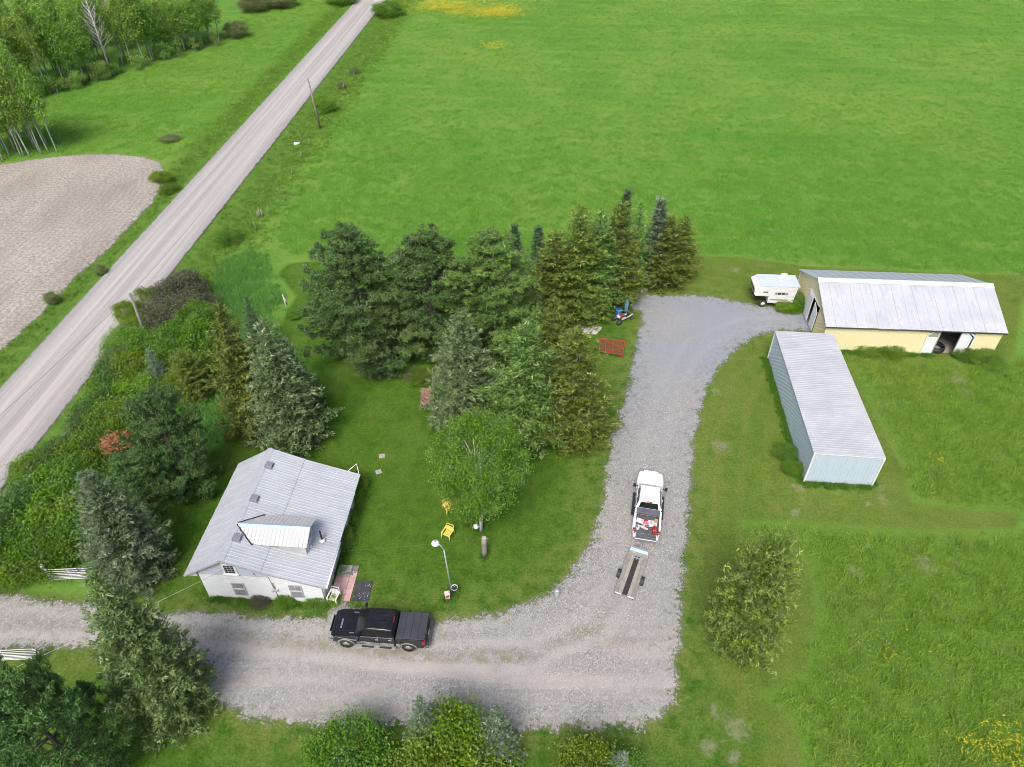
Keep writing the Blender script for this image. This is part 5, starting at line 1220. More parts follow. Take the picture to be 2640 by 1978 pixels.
mk = MB().add([p + Vector((0, 0, -0.03)) for p in q], [(3, 2, 1, 0)]).build('mesh_deck', mesh_m, rf_)
blk_m = M('block_concrete', (0.5, 0.47, 0.41), (0.4, 0.37, 0.33), 4, rough=0.9, bump=0.2)
def block_mesh():
    k = MB()
    k.box((0, 0.085, 0.1), (0.4, 0.03, 0.2)).box((0, -0.085, 0.1), (0.4, 0.03, 0.2))
    for x in (-0.185, 0.0, 0.185): k.box((x, 0, 0.1), (0.03, 0.14, 0.2))
    return k.mesh('concrete_block')
bme = block_mesh(); bme.materials.append(blk_m)
rb_ = random.Random(3)
bc = (9.02, 59.78)
for k in range(9):
    i, j = k % 5, k // 5
    o = link('concrete_block', bme, None, None, (bc[0] - 0.7 + i * 0.3 + rb_.uniform(-.03, .03), bc[1] + 0.1 - i * 0.05 + (j * 0.02) + rb_.uniform(-.05, .05), 0.2 * j), (0, 0, 1.45 + rb_.uniform(-.15, .15)))
    tag(o, 'pale concrete block, %s from the left in the %s row of the heap' % (ordn(i), 'top' if j else 'bottom'), 'concrete block', 'heap of concrete blocks')
for k, (p, lab) in enumerate((((10.31, 60.76), 'single concrete block lying alone behind the blue barrel'), ((13.71, 63.45), 'left concrete block of the pair at the end of the spruce row'), ((14.11, 63.67), 'right concrete block of the pair at the end of the spruce row'))):
    tag(link('concrete_block', bme, None, None, (*p, 0), (0, 0, 0.5 + k)), lab, 'concrete block')
ah = (7.73, 56.63)
V = []; F = []; n = 24
rr = random.Random(2)
ash = MB().lathe([(1.0, -0.02), (0.7, 0.08), (0.35, 0.17), (0.02, 0.2)], 20, cap=False)
ash.v = [(x * (1 + 0.25 * math.sin(3 * math.atan2(y, x))), y * (1 + 0.2 * math.cos(2 * math.atan2(y, x))), z + rr.uniform(-.02, .03)) for x, y, z in ash.v]
tag(ash.build('ash_heap', M('ash', (0.36, 0.33, 0.3), (0.55, 0.52, 0.48), 3.0, rough=0.95, bump=0.6, bscale=9), None, (*ah, 0)), 'low grey ash heap of an old fire beside the spruces', 'ash heap')

# red board platform and bean frame in the garden corner behind the birch
rpc = (-7.37, 46.39)
rp = empty('red_board_bed', (*rpc, 0), 0.06, 'weathered red board platform showing beside the garden spruce', 'platform')
for k in range(4): box('board', (-0.42 + k * 0.28, 0, 0.28), (0.26, 2.1, 0.04), M('board_red', (0.26, 0.1, 0.085), (0.35, 0.2, 0.17), 2.5, rough=0.85), rp)
for s in (-1, 1): box('side_board', (s * 0.55, 0, 0.14), (0.04, 2.1, 0.26), M('board_grey', (0.2, 0.19, 0.17), None, 4), rp)
bfp = (-6.42, 47.58)
bf = empty('garden_trellis', (*bfp, 0), 0.1, 'grey timber garden frame of posts and rails behind the red platform', 'trellis')
gw = M('grey_timber', (0.2, 0.2, 0.19), (0.3, 0.29, 0.27), 4, rough=0.9)
for x in (-0.5, 0.5):
    for y in (-1.2, 1.2): box('post', (x, y, 0.75), (0.08, 0.08, 1.5), gw, bf)
    box('rail', (x, 0, 1.45), (0.06, 2.5, 0.06), gw, bf)
for y in (-1.25, 0, 1.25): box('rail', (0, y, 1.5), (1.1, 0.06, 0.05), gw, bf)

# fence posts along the far verge, leaning stake and culvert end
fpm = M('fence_wood', (0.18, 0.16, 0.14), (0.28, 0.26, 0.23), 5, rough=0.95)
fence_pts = ((-27.1, 165.23), (-27.94, 158.92), (-28.41, 151.9), (-28.57, 144.63), (-28.69, 134.72), (-29.29, 127.88), (-30.23, 119.51), (-29.98, 102.72), (-30.18, 98.32), (-30.2, 92.79), (-30.4, 86.78), (-30.28, 81.1), (-30.6, 76.79))
rf2 = random.Random(12)
for k, p in enumerate(fence_pts):
    h = rf2.uniform(0.9, 1.4)
    o = MB().tube([(0, 0, -0.3), (rf2.uniform(-.12, .12), rf2.uniform(-.1, .1), h)], [0.07, 0.055], 7).build('fence_post', fpm, None, (p[0], p[1], GZ(*p)))
    tag(o, 'weathered wooden fence post along the road verge, %s from the far end' % ordn(k), 'fence post', 'old fence posts along the road')
stp = (-31.12, 80.27)
so = empty('old_stump', (*stp, GZ(*stp)), 0, 'grey split stump standing in the verge near the reeds', 'stump')
for k, (dx, h) in enumerate(((0, 1.3), (0.22, 1.0), (-0.2, 0.8))): MB().tube([(dx, 0.05 * k, -0.2), (dx * 1.3, 0.05 * k, h)], [0.16, 0.07], 7).build('splinter', fpm, so)
ls = (-32.65, 107.11); le = (-31.43, 105.11)
tag(MB().tube([(le[0] - ls[0], le[1] - ls[1], 0.0), (0, 0, 1.2)], 0.035, 6).build('leaning_stake', fpm, None, (ls[0], ls[1], GZ(*ls))), 'pale pole leaning in the roadside ditch', 'stake')
cu = (-32.65, 104.35)
cv = empty('culvert_end', (*cu, GZ(*cu)), 0.2, 'white culvert pipe end poking from the ditch', 'culvert')
MB().lathe([(0.22, 0), (0.24, 0.05), (0.24, 0.9), (0.2, 0.9), (0.2, 0.0)], 14, (0, 0, 0.2), Matrix.Rotation(PI / 2, 3, 'Y'), cap=False).build('pipe', trim_white, cv)


# ---------------------------------------------------------------- vegetation builders
def unit(v): return v / np.maximum(np.linalg.norm(v, axis=-1, keepdims=True), 1e-9)
class Leaves:
    """many small leaf faces: rhombs from base along u with half width w"""
    def __init__(s, tri=False): s.b = []; s.u = []; s.w = []; s.r = []; s.tri = tri
    def add(s, base, u, w, r):
        s.b.append(base); s.u.append(u); s.w.append(w); s.r.append(r)
    def mesh(s, name):
        b = np.concatenate(s.b); u = np.concatenate(s.u); w = np.concatenate(s.w); r = np.concatenate(s.r)
        n = len(b)
        if s.tri:
            V = np.empty((n, 3, 3), np.float32)
            V[:, 0] = b - w; V[:, 1] = b + w; V[:, 2] = b + u
            return tri_mesh(name, V.reshape(-1, 3), np.arange(n * 3).reshape(n, 3), [('rnd', 'FACE', np.clip(r, 0, 1))])
        V = np.empty((n, 4, 3), np.float32)
        V[:, 0] = b; V[:, 1] = b + u * 0.5 + w; V[:, 2] = b + u; V[:, 3] = b + u * 0.5 - w
        return tri_mesh(name, V.reshape(-1, 3), np.arange(n * 4).reshape(n, 4), [('rnd', 'FACE', np.clip(r, 0, 1))])
def perp(rng, u):
    a = rng.normal(size=u.shape); a -= unit(u) * (a * unit(u)).sum(-1, keepdims=True)
    return unit(a)

def spruce_mesh(name, h, R, seed, p=0.85, tw=0.2, wd=0.034, gap=0.34, droop=-0.18, puff=0.0, step=0.13, per=9, jag=0.22, z0=0.25, dens=1.0, bottom=0.12):
    """conifer crown: whorls of flat sprays with upturned tips"""
    rng = np.random.default_rng(seed); L = Leaves(True); wood = MB()
    z = z0
    while z < h - 0.25:
        t = z / h
        prof = (1 - t) ** p
        if t < bottom: prof *= 0.72 + 0.28 * t / bottom
        nb = max(4, int((5 + 7 * (1 - t)) * dens))
        a0 = rng.random() * 6.28
        for k in range(nb):
            a = a0 + 6.283 * (k + rng.uniform(-.3, .3)) / nb
            bl = max(0.18, R * prof * rng.uniform(1 - jag, 1 + jag * 0.5) * (1.15 if rng.random() < 0.05 else 1.0))
            if rng.random() < 0.05: continue
            o = np.array([math.cos(a), math.sin(a), 0.0]); sd_ = np.array([-o[1], o[0], 0.0])
            sl = droop * (1 - t) + 0.55 * t + rng.uniform(-.1, .1)
            zz = z + rng.uniform(-.15, .15)
            n = max(3, int(bl / (step * 1.5)))
            s = np.linspace(0.22, 1.0, n)
            pts = o[None] * (bl * s)[:, None] + np.array([0, 0, 1.0])[None] * (zz + sl * bl * s + 0.2 * bl * s ** 2.2)[:, None]
            if bl > 1.2 and rng.random() < 0.3:
                wood.tube([(0, 0, zz), tuple(pts[len(pts) // 2]), tuple(pts[-1])], [0.035, 0.02, 0.006], 3, cap=False)
            cs = []; od = []
            for s_, pt in zip(s, pts):
                wl_ = (1.04 - s_) * bl * 0.46
                for lat in np.arange(-wl_, wl_ + 0.01, step * 2.6) + rng.uniform(-.05, .05):
                    cs.append(pt + sd_ * lat - o * abs(lat) * 0.35 + np.array([0, 0, -0.12 * abs(lat)])); od.append(o * 0.6 + sd_ * np.sign(lat) * 0.35 * min(1, abs(lat) * 4))
            cs = np.array(cs); od = np.array(od)
            keep = rng.random(len(cs)) < 0.9
            cs, od = cs[keep] + rng.normal(0, 0.05, (keep.sum(), 3)), od[keep]
            m = per
            cb = rng.uniform(0, 0.5, len(cs)); tipb = 0.12 * (np.linalg.norm(cs[:, :2], axis=1) > bl * 0.8)
            base = np.repeat(cs, m, 0) + rng.normal(0, 0.045 + 0.03 * puff, (len(cs) * m, 3))
            d = unit(np.repeat(od, m, 0) + np.array([0, 0, 0.42]) + rng.normal(0, 0.55, (len(cs) * m, 3)))
            u = d * (tw * rng.uniform(0.65, 1.25, (len(d), 1)))
            wv = unit(np.cross(u, np.array([0, 0, 1.0]) + 0.35 * np.repeat(od, m, 0) + rng.normal(0, 0.4, u.shape)))
            L.add(base, u, wv * wd * rng.uniform(0.7, 1.3, (len(d), 1)), np.repeat(cb + tipb, m) + rng.uniform(0, 0.45, len(d)))
        z += gap * rng.uniform(0.8, 1.2) * (0.75 + 0.5 * (1 - t))
    tip = rng.normal(0, 0.06, (14, 3)); tip[:, 2] = rng.uniform(h - 0.7, h - 0.1, 14)
    u = unit(rng.normal(0, .5, (14, 3)) + np.array([0, 0, 1.0])) * 0.3
    L.add(tip, u, perp(rng, u) * 0.06, rng.uniform(0.3, 0.9, 14))
    trunk = MB().tube([(0, 0, -0.3), (0, 0, h * 0.5), (0, 0, h - 0.15)], [0.03 * h / 2 + 0.05, 0.012 * h, 0.015], 7)
    trunk.v += wood.v and []
    n = len(trunk.v); trunk.v += wood.v; trunk.f += [tuple(i + n for i in f) for f in wood.f]; trunk.sm += wood.sm
    return L.mesh(name + '_crown'), trunk.mesh(name + '_trunk')

def pine_mesh(name, h, R, seed, z0f=0.08, shape=0.55, tuft=0.25, per=26, tilt=0.28, dens=1.0):
    """white pine: long uneven limbs carrying soft tufts of needles"""
    rng = np.random.default_rng(seed); L = Leaves(True); T = MB()
    T.tube([(0, 0, -0.3), (0.05, 0.02, h * 0.4), (0.0, 0.05, h * 0.75), (0, 0, h - 0.3)], [0.24, 0.17, 0.09, 0.02], 8)
    z = h * z0f
    while z < h - 0.2:
        t = (z / h - z0f) / (1 - z0f)
        prof = (1 - t ** 1.6) ** shape * (0.88 + 0.12 * min(1, t / 0.2))
        nb = max(4, int(rng.integers(5, 8) * dens * (1.0 if t < 0.85 else 0.7)))
        a0 = rng.random() * 6.28
        for k in range(nb):
            a = a0 + 6.283 * (k + rng.uniform(-.35, .35)) / nb
            bl = max(0.35, R * prof * rng.uniform(0.62, 1.15))
            o = np.array([math.cos(a), math.sin(a), 0.0]); sd_ = np.array([-o[1], o[0], 0.0])
            sl = tilt * (0.2 + 0.8 * t) + rng.uniform(-.08, .14)
            zz = z + rng.uniform(-.3, .3)
            f = lambda s: o * (bl * s) + np.array([0, 0, zz + sl * bl * s + 0.10 * bl * s * s])
            T.tube([(0, 0, zz), tuple(f(0.5)), tuple(f(0.95))], [0.05, 0.03, 0.01], 4, cap=False)
            nt_ = max(5, int((5 + bl * 7.5)))
            br = rng.uniform(0, 0.4)
            for q in range(nt_):
                s = 1.04 - (0.62 if t < 0.62 else 0.98) * rng.random() ** 1.5
                c = f(s) + sd_ * rng.normal(0, 0.16 + 0.2 * min(bl, 3.0) * min(1.0, 1.25 - s)) + np.array([0, 0, rng.uniform(-.03, .16)])
                m = per
                d = unit(rng.normal(0, 1, (m, 3)) + np.array([0, 0, 0.55]) + o[None] * 0.5)
                u = d * (tuft * rng.uniform(0.65, 1.25, (m, 1)))
                base = c[None] + rng.normal(0, 0.075, (m, 3))
                L.add(base, u, perp(rng, u) * 0.034 * rng.uniform(0.7, 1.5, (m, 1)), br + rng.uniform(0, 0.5, m))
        z += rng.uniform(0.55, 0.9) * (0.6 + 0.5 * (1 - t))
    return L.mesh(name + '_crown'), T.mesh(name + '_trunk')

def leafy_mesh(name, h, R, seed, z0f=0.3, leaf=0.13, ncl=130, per=42, cl=0.55, stems=1, lean=0.0, shape='oval', rad=0.12, wood_show=0.6, twig=0.3, tri=False):
    """broadleaf crown: limbs to leaf clusters spread through the crown volume"""
    rng = np.random.default_rng(seed); L = Leaves(tri); T = MB()
    forks = []
    for s in range(stems):
        a = 6.283 * s / max(stems, 1) + rng.random()
        ln = lean if stems == 1 else 0.16 * h
        p0 = np.array([0.12 * math.cos(a), 0.12 * math.sin(a), -0.25]) if stems > 1 else np.array([0, 0, -0.3])
        tip = np.array([ln * math.cos(a), ln * math.sin(a), h * rng.uniform(.86, .96)])
        mid = p0 * 0.5 + tip * 0.5 + np.array([rng.uniform(-.2, .2), rng.uniform(-.2, .2), 0])
        rr = rad / math.sqrt(stems)
        T.tube([tuple(p0), tuple(p0 * .75 + mid * .25), tuple(mid), tuple(mid * .5 + tip * .5), tuple(tip)], [rr * 1.25, rr, rr * 0.75, rr * 0.4, 0.012], 7)
        forks.append((p0, mid, tip))
    for k in range(ncl):
        while True:
            q = rng.uniform(-1, 1, 3)
            n = np.linalg.norm(q)
            if n <= 1 and n > 0.25: break
        q = q / n * n ** 0.55
        zc = z0f + (1 - z0f) * (q[2] + 1) / 2
        wr = 1.0
        if shape == 'cone': wr = 1.15 - 0.75 * (zc - z0f) / (1 - z0f)
        if shape == 'dome': wr = 1.0
        lump = 0.82 + 0.36 * rng.random()
        c = np.array([q[0] * R * wr * lump, q[1] * R * wr * lump, zc * h])
        p0, mid, tip = forks[rng.integers(len(forks))]
        tt = np.clip((c[2] / h - 0.18), 0.08, 0.9)
        ax = (p0 * (1 - 2 * tt) + mid * 2 * tt) if tt < .5 else (mid * (2 - 2 * tt) + tip * (2 * tt - 1))
        if rng.random() < wood_show:
            T.tube([tuple(ax), tuple(ax * .5 + c * .5 + np.array([0, 0, .08 * R])), tuple(c)], [rad * twig, rad * twig * 0.55, 0.008], 4, cap=False)
        m = int(per * rng.uniform(0.6, 1.3))
        off = rng.normal(0, cl * 0.5, (m, 3)); off[:, 2] *= 0.7
        d = unit(rng.normal(0, 1, (m, 3)) + np.array([0, 0, 0.25]))
        u = d * (leaf * rng.uniform(0.7, 1.35, (m, 1)))
        w = perp(rng, u) * leaf * 0.36
        br = rng.uniform(0, 0.45)
        L.add(c[None] + off, u, w, br + rng.uniform(0, 0.55, m))
    return L.mesh(name + '_crown'), T.mesh(name + '_trunk')

def bare_mesh(name, h, R, seed, n=60, r0=0.1):
    rng = np.random.default_rng(seed); T = MB()
    T.tube([(0, 0, -0.3), (rng.uniform(-.1, .1), 0, h * .5), (0, 0, h)], [r0, r0 * .6, 0.01], 7)
    for k in range(n):
        t = rng.uniform(0.25, 0.97); a = rng.random() * 6.28; l = R * (1.05 - t) * rng.uniform(.6, 1.3) + .3
        p = np.array([0, 0, h * t]); d = np.array([math.cos(a), math.sin(a), rng.uniform(.5, 1.1)])
        q = p + d * l * .55; e = q + unit(d + np.array([0, 0, .5]) + rng.normal(0, .2, 3)) * l * .5
        T.tube([tuple(p), tuple(q), tuple(e)], [r0 * .3 * (1.2 - t), r0 * .17, 0.006], 4, cap=False)
        for j in range(3):
            s = q + (e - q) * rng.uniform(0, .8); f = s + unit(d + rng.normal(0, .6, 3)) * l * .3
            T.tube([tuple(s), tuple(f)], [r0 * .1, 0.005], 3, cap=False)
    return T.mesh(name)

# materials of the plants
bark_dark = M('bark_dark', (0.07, 0.055, 0.045), (0.13, 0.11, 0.095), 6, rough=0.95)
bark_birch = M('bark_birch', (0.6, 0.58, 0.55), (0.12, 0.11, 0.1), 3.5, rough=0.8, lo=0.55, hi=0.72)
bark_aspen = M('bark_aspen', (0.42, 0.43, 0.4), (0.16, 0.16, 0.14), 2.5, rough=0.8)
dead_wood = M('dead_wood', (0.3, 0.27, 0.26), (0.42, 0.39, 0.37), 4, rough=0.9)
F_blue = foliage('needles_blue', (0.038, 0.069, 0.04), (0.23, 0.316, 0.201), (0.368, 0.437, 0.31), 0.15)
F_grey = foliage('needles_grey', (0.045, 0.08, 0.026), (0.2, 0.26, 0.115), (0.31, 0.36, 0.2), 0.15)
F_green = foliage('needles_green', (0.045, 0.11, 0.026), (0.22, 0.38, 0.09), (0.33, 0.49, 0.15), 0.15)
F_olive = foliage('needles_olive', (0.048, 0.08, 0.016), (0.21, 0.27, 0.05), (0.32, 0.37, 0.075), 0.15)
F_spr = foliage('needles_bluegrey', (0.048, 0.09, 0.045), (0.22, 0.3, 0.165), (0.33, 0.41, 0.25), 0.15)
F_front = foliage('needles_front', (0.042, 0.08, 0.022), (0.19, 0.26, 0.09), (0.29, 0.35, 0.15), 0.15)
F_olivel = foliage('needles_sunny', (0.055, 0.095, 0.02), (0.23, 0.31, 0.06), (0.34, 0.41, 0.09), 0.18)  # lighter olive, the lone spruce's own needle colour
F_dark = foliage('needles_dark', (0.044, 0.088, 0.0385), (0.127, 0.198, 0.0825), (0.176, 0.242, 0.105), 0.12)
F_pine = foliage('needles_pine', (0.045, 0.1, 0.032), (0.19, 0.32, 0.1), (0.29, 0.43, 0.15), 0.18)
F_pinel = foliage('needles_pine_light', (0.054, 0.108, 0.024), (0.24, 0.36, 0.09), (0.33, 0.44, 0.13), 0.18)
F_birch = foliage('leaves_birch', (0.0638, 0.143, 0.0188), (0.22, 0.37, 0.05), (0.22, 0.3, 0.07), 0.3)
F_aspen = foliage('leaves_aspen', (0.15, 0.27, 0.045), (0.28, 0.43, 0.08), (0.36, 0.48, 0.13), 0.32)
F_shrub = foliage('leaves_shrub', (0.05, 0.14, 0.016), (0.19, 0.32, 0.04), (0.26, 0.37, 0.06), 0.3)
F_lime = foliage('leaves_lime', (0.085, 0.18, 0.016), (0.24, 0.37, 0.04), (0.31, 0.4, 0.06), 0.3)
F_rose = foliage('leaves_rose', (0.045, 0.1, 0.025), (0.16, 0.25, 0.06), (0.62, 0.6, 0.5), 0.25, 0.86)
F_plum = foliage('leaves_plum', (0.06, 0.07, 0.035), (0.18, 0.175, 0.115), (0.38, 0.34, 0.3), 0.2, 0.84)
F_rust = foliage('leaves_rust', (0.3, 0.1, 0.05), (0.52, 0.25, 0.15), None, 0.2)
F_brush = foliage('leaves_brush', (0.1, 0.14, 0.045), (0.24, 0.28, 0.11), None, 0.2)

def plant(name, meshes, mats, loc, sc, rz, label, cat, group=None, tilt=0.0, crown='crown'):
    """copy of a plant: an Empty with its trunk and crown, sharing mesh data"""
    o = empty(name, loc, rz, label, cat, group)
    o.rotation_euler = (tilt, 0, rz)
    o.scale = (sc[0], sc[0], sc[1]) if isinstance(sc, tuple) else (sc, sc, sc)
    for nm, me, mt in zip((crown, 'trunk' if crown == 'crown' else 'stems'), meshes, mats):
        if me is None: continue
        c = bpy.data.objects.new(nm, me); C.objects.link(c); c.parent = o
        if not me.materials: me.materials.append(mt)
        c.material_slots[0].link = 'OBJECT'; c.material_slots[0].material = mt
    return o

# ---- conifers around the house and yard; positions and heights in metres
SP_B = spruce_mesh('spruce_tall', 12.0, 2.45, 2, p=0.8, gap=0.46, dens=0.85)
SP_C = spruce_mesh('spruce_slim', 8.0, 1.15, 3, p=0.8, gap=0.24)
SP_D = spruce_mesh('spruce_puffy', 12.0, 3.1, 4, p=0.7, gap=0.62, puff=1.8, tw=0.23, wd=0.046, droop=-0.05, dens=0.72, per=13)
SP_E = spruce_mesh('spruce_full', 12.0, 2.9, 5, p=0.72, gap=0.48, puff=0.6, bottom=0.2, dens=0.8, wd=0.042, tw=0.22)
SP_G = spruce_mesh('spruce_dense', 12.0, 2.9, 15, p=0.64, gap=0.47, puff=0.7, bottom=0.22, droop=-0.12, dens=0.82, wd=0.042, tw=0.22)
SP_H = spruce_mesh('spruce_shaggy', 12.0, 2.9, 25, p=0.76, gap=0.5, puff=0.4, bottom=0.16, droop=-0.24, tw=0.24, wd=0.042, dens=0.8)
SP_F = spruce_mesh('spruce_open', 8.0, 2.9, 6, p=0.42, gap=0.32, puff=0.5, droop=-0.05, bottom=0.35, per=11, jag=0.16)
SP_N = spruce_mesh('spruce_near', 12.0, 2.9, 35, p=0.8, gap=0.42, puff=0.8, bottom=0.24, droop=-0.1, tw=0.18, wd=0.036, step=0.12, per=12, dens=0.9, jag=0.14)
PN_A = pine_mesh('pine_broad', 12.5, 4.4, 11)
PN_B = pine_mesh('pine_mid', 12.0, 3.7, 12)
PN_C = pine_mesh('pine_low', 8.5, 3.9, 13, z0f=0.06, shape=0.5)
def conifer(kind, xyh, R, mat, label, name='spruce_tree', rz=0.0, group='conifers of the yard', tilt=0.0):
    x, y, h = xyh
    base = {'B': (SP_B, 12.0, 2.45), 'C': (SP_C, 8.0, 1.15), 'D': (SP_D, 12.0, 3.1), 'E': (SP_E, 12.0, 2.9), 'G': (SP_G, 12.0, 2.9), 'N': (SP_N, 12.0, 2.9), 'H': (SP_H, 12.0, 2.9), 'F': (SP_F, 8.0, 2.9),
            'PA': (PN_A, 12.5, 4.4), 'PB': (PN_B, 12.0, 3.7), 'PC': (PN_C, 8.5, 3.9)}[kind]
    return plant(name, base[0], (mat, bark_dark), (x, y, GZ(x, y)), (R / base[2] * (1.12 if kind in 'EGHDN' else 1.0), h / base[1]), rz, label, 'pine tree' if kind[0] == 'P' else 'spruce tree', group, tilt)
conifer('N', (-19.31, 19.13, 13.48), 3.0, F_front, 'large grey-green spruce in the foreground overhanging the drive', rz=0.5)
conifer('N', (-25.19, 28.42, 10.28), 3.0, F_spr, 'blue-grey spruce between the hedge and the house front', rz=2.1)
conifer('PC', (-22.54, 15.27, 11.1), 3.0, F_pine, 'big pine in the near left corner beside the gate', 'pine_tree', 1.0)
rust_pine = conifer('PC', (-24.37, 35.85, 9.78), 3.2, F_pine, 'dark pine with a rust red dead branch beside the hedge', 'pine_tree', 2.5)
conifer('PC', (-26.29, 33.62, 6.1), 2.3, F_pine, 'low pine in front of the pine with the rust branch', 'pine_tree', 4.4)
conifer('H', (-21.17, 42.69, 12.44), 3.2, F_olive, 'olive green spruce left of the grey spruce behind the house', rz=1.0)
conifer('E', (-17.57, 40.79, 12.54), 3.5, F_grey, 'tall pale grey spruce just behind the house roof', rz=3.0)
conifer('B', (-23.34, 52.37, 6.68), 1.7, F_dark, 'dark little spruce peeping out behind the grey spruce tip', rz=2.0)
conifer('B', (-18.19, 45.27, 7.42), 2.6, F_dark, 'dark green spruce hidden on the right of the grey spruce', rz=5.0)
conifer('PA', (-13.58, 52.02, 13.16), 5.3, F_pine, 'broad dark white pine at the left of the pine group', 'pine_tree', 0.3)
conifer('PB', (-7.18, 52.72, 12.62), 4.5, F_pine, 'middle white pine with gaps behind the garden spruces', 'pine_tree', 1.9)
conifer('PA', (-1.82, 52.02, 12.66), 5.2, F_pinel, 'light green white pine at the right of the pine group', 'pine_tree', 3.9)
conifer('C', (0.29, 66.21, 6.42), 1.6, F_dark, 'slim dark spruce standing behind the light green pine, left of two', rz=0.2)
conifer('C', (2.67, 65.09, 6.8), 1.6, F_dark, 'slim dark spruce behind the pines, right of two', rz=1.4)
row = [(1197, 488, 690, 'E', 2.5, 'first spruce of the dense olive row, nearest the pines'),
       (1253, 432, 680, 'E', 2.6, 'second spruce of the dense olive row beside the pines'),
       (1296, 437, 670, 'D', 2.3, 'third spruce of the dense olive row, in its middle'),
       (1340, 426, 665, 'E', 2.7, 'fourth and tallest spruce of the dense olive row'),
       (1452, 460, 605, 'E', 2.9, 'full rounded spruce at the field end of the row'),
       (1478, 458, 590, 'B', 2.0, 'last spruce of the row, half behind the rounded one')]
for k, (tx, r_, by, kd, R_, lab) in enumerate(row): pass
conifer('G', (3.96, 58.21, 9.84), 3.5, F_olive, row[0][5], rz=0.4)
conifer('G', (6.19, 58.54, 12.24), 3.6, F_olive, row[1][5], rz=1.7)
conifer('E', (8.24, 60.17, 11.24), 3.3, F_green, row[2][5], rz=2.9)
conifer('G', (10.24, 61.27, 11.26), 3.6, F_olive, row[3][5], rz=4.0)
conifer('G', (16.03, 65.46, 7.72), 3.5, F_olive, row[4][5], rz=5.2)
conifer('G', (17.93, 66.97, 6.96), 2.6, F_olive, row[5][5], rz=0.9)
conifer('C', (11.61, 66.97, 9.9), 1.7, F_dark, 'narrow dark spire rising highest behind the olive spruce row', rz=2.2)
conifer('B', (12.8, 65.09, 9.42), 2.5, F_green, 'green spruce between the tall olive one and the blue spire', rz=3.3)
conifer('C', (14.92, 65.74, 9.4), 2.1, F_blue, 'blue-grey spire behind the rounded spruce at the row end', rz=4.4)
conifer('H', (3.32, 46.47, 10.38), 3.1, F_olive, 'olive spruce standing behind the two front garden spruces', rz=0.1)
conifer('D', (1.06, 41.59, 11.62), 4.0, F_green, 'bright green puffy spruce in the middle of the front group', rz=1.1)
conifer('G', (4.89, 41.75, 10.78), 3.8, F_olive, 'olive spruce at the drive edge of the front group', rz=2.7)
conifer('H', (-3.93, 43.81, 10.98), 3.8, F_grey, 'grey-green spruce at the garden edge of the front group', rz=3.8)
conifer('F', (14.18, 23.27, 10.26), 2.9, F_olivel, 'lone olive spruce with bare inner twigs on the right lawn', rz=0.6)
conifer('B', (-4.64, 16.94, 6.24), 1.5, F_blue, 'blue spruce at the bottom edge, left of the lime bush', rz=0.3, group='plants along the bottom edge')
conifer('B', (-0.77, 16.33, 6.44), 1.6, F_blue, 'blue spruce at the bottom edge, right of the lime bush', rz=2.3, group='plants along the bottom edge')
conifer('B', (-30.42, 47.09, 5.02), 1.5, F_blue, 'small blue spruce poking from the hedge by the pole', rz=1.3)
conifer('F', (-27.39, 46.47, 5.1), 1.9, F_olive, 'small brownish spruce between the hedge and the olive spruce', rz=2.6)
conifer('C', (5.6, 15.27, 3.4), 1.0, F_blue, 'tip of a blue spruce at the bottom edge right of the bushes', rz=2.6, group='plants along the bottom edge')
# rust red dead branch on the pine
rl = leafy_mesh('rust_branch', 2.0, 1.0, 77, z0f=0.2, leaf=0.14, ncl=26, per=34, cl=0.45, rad=0.04)
rbp = (-28.56, 36.44)
db = plant('dead_branch', rl, (F_rust, bark_dark), (rbp[0], rbp[1], 3.4), 0.95, 0, 'rust red dead branch', None, crown='needles')
db.parent = rust_pine
db.matrix_parent_inverse = Matrix.LocRotScale(rust_pine.location, rust_pine.rotation_euler, rust_pine.scale).inverted()

# ---- birch on the lawn, dead trees
BI = leafy_mesh('birch', 10.5, 4.0, 21, z0f=0.24, leaf=0.16, ncl=270, per=140, cl=0.7, stems=2, rad=0.2, wood_show=0.22, twig=0.14)
bp = (-2.2, 32.16)
plant('birch_tree', BI, (F_birch, bark_birch), (bp[0], bp[1], 0), (0.72, 1.03), 0.8, 'white-barked birch with thin leafy crown on the lawn', 'birch tree')
BU = leafy_mesh('under_bush', 2.2, 1.2, 22, z0f=0.05, leaf=0.14, ncl=46, per=46, cl=0.5, stems=3, rad=0.06, shape='dome')
plant('bush', BU, (F_birch, bark_dark), ((-3.05, 32.9)[0], (-3.05, 32.9)[1], 0), (0.8, 0.95), 0.3, 'leafy green bush at the foot of the birch', 'bush', crown='foliage')
CD = spruce_mesh('cedar_bush', 3.4, 2.6, 23, p=0.45, gap=0.32, puff=0.9, droop=0.1, z0=0.15)
cb = (-12.31, 50.31)
plant('juniper_bush', CD, (F_dark, bark_dark), (cb[0], cb[1], 0), (1.05, 0.95), 0, 'dark spreading juniper below the broad white pine', 'bush', crown='foliage')
cb2 = (-8.71, 52.37)
DS = bare_mesh('snag', 7.0, 2.0, 31, 46, 0.09)
for (p, s, lab) in (((-10.17, 58.37, 8.58), 1.0, 'bare grey dead tree between the first two pines'), ((-4.73, 57.58, 7.92), 1.5, 'bushy grey dead crown in front of the light green pine')):
    o = empty('dead_tree', (p[0], p[1] - (2.4 if s > 1.2 else 0), 0), 0.4, lab, 'dead tree')
    o.scale = (s, s, p[2] / 7.0 * (0.86 if s > 1.2 else 1))
    c = link('trunk', DS, dead_wood, o)

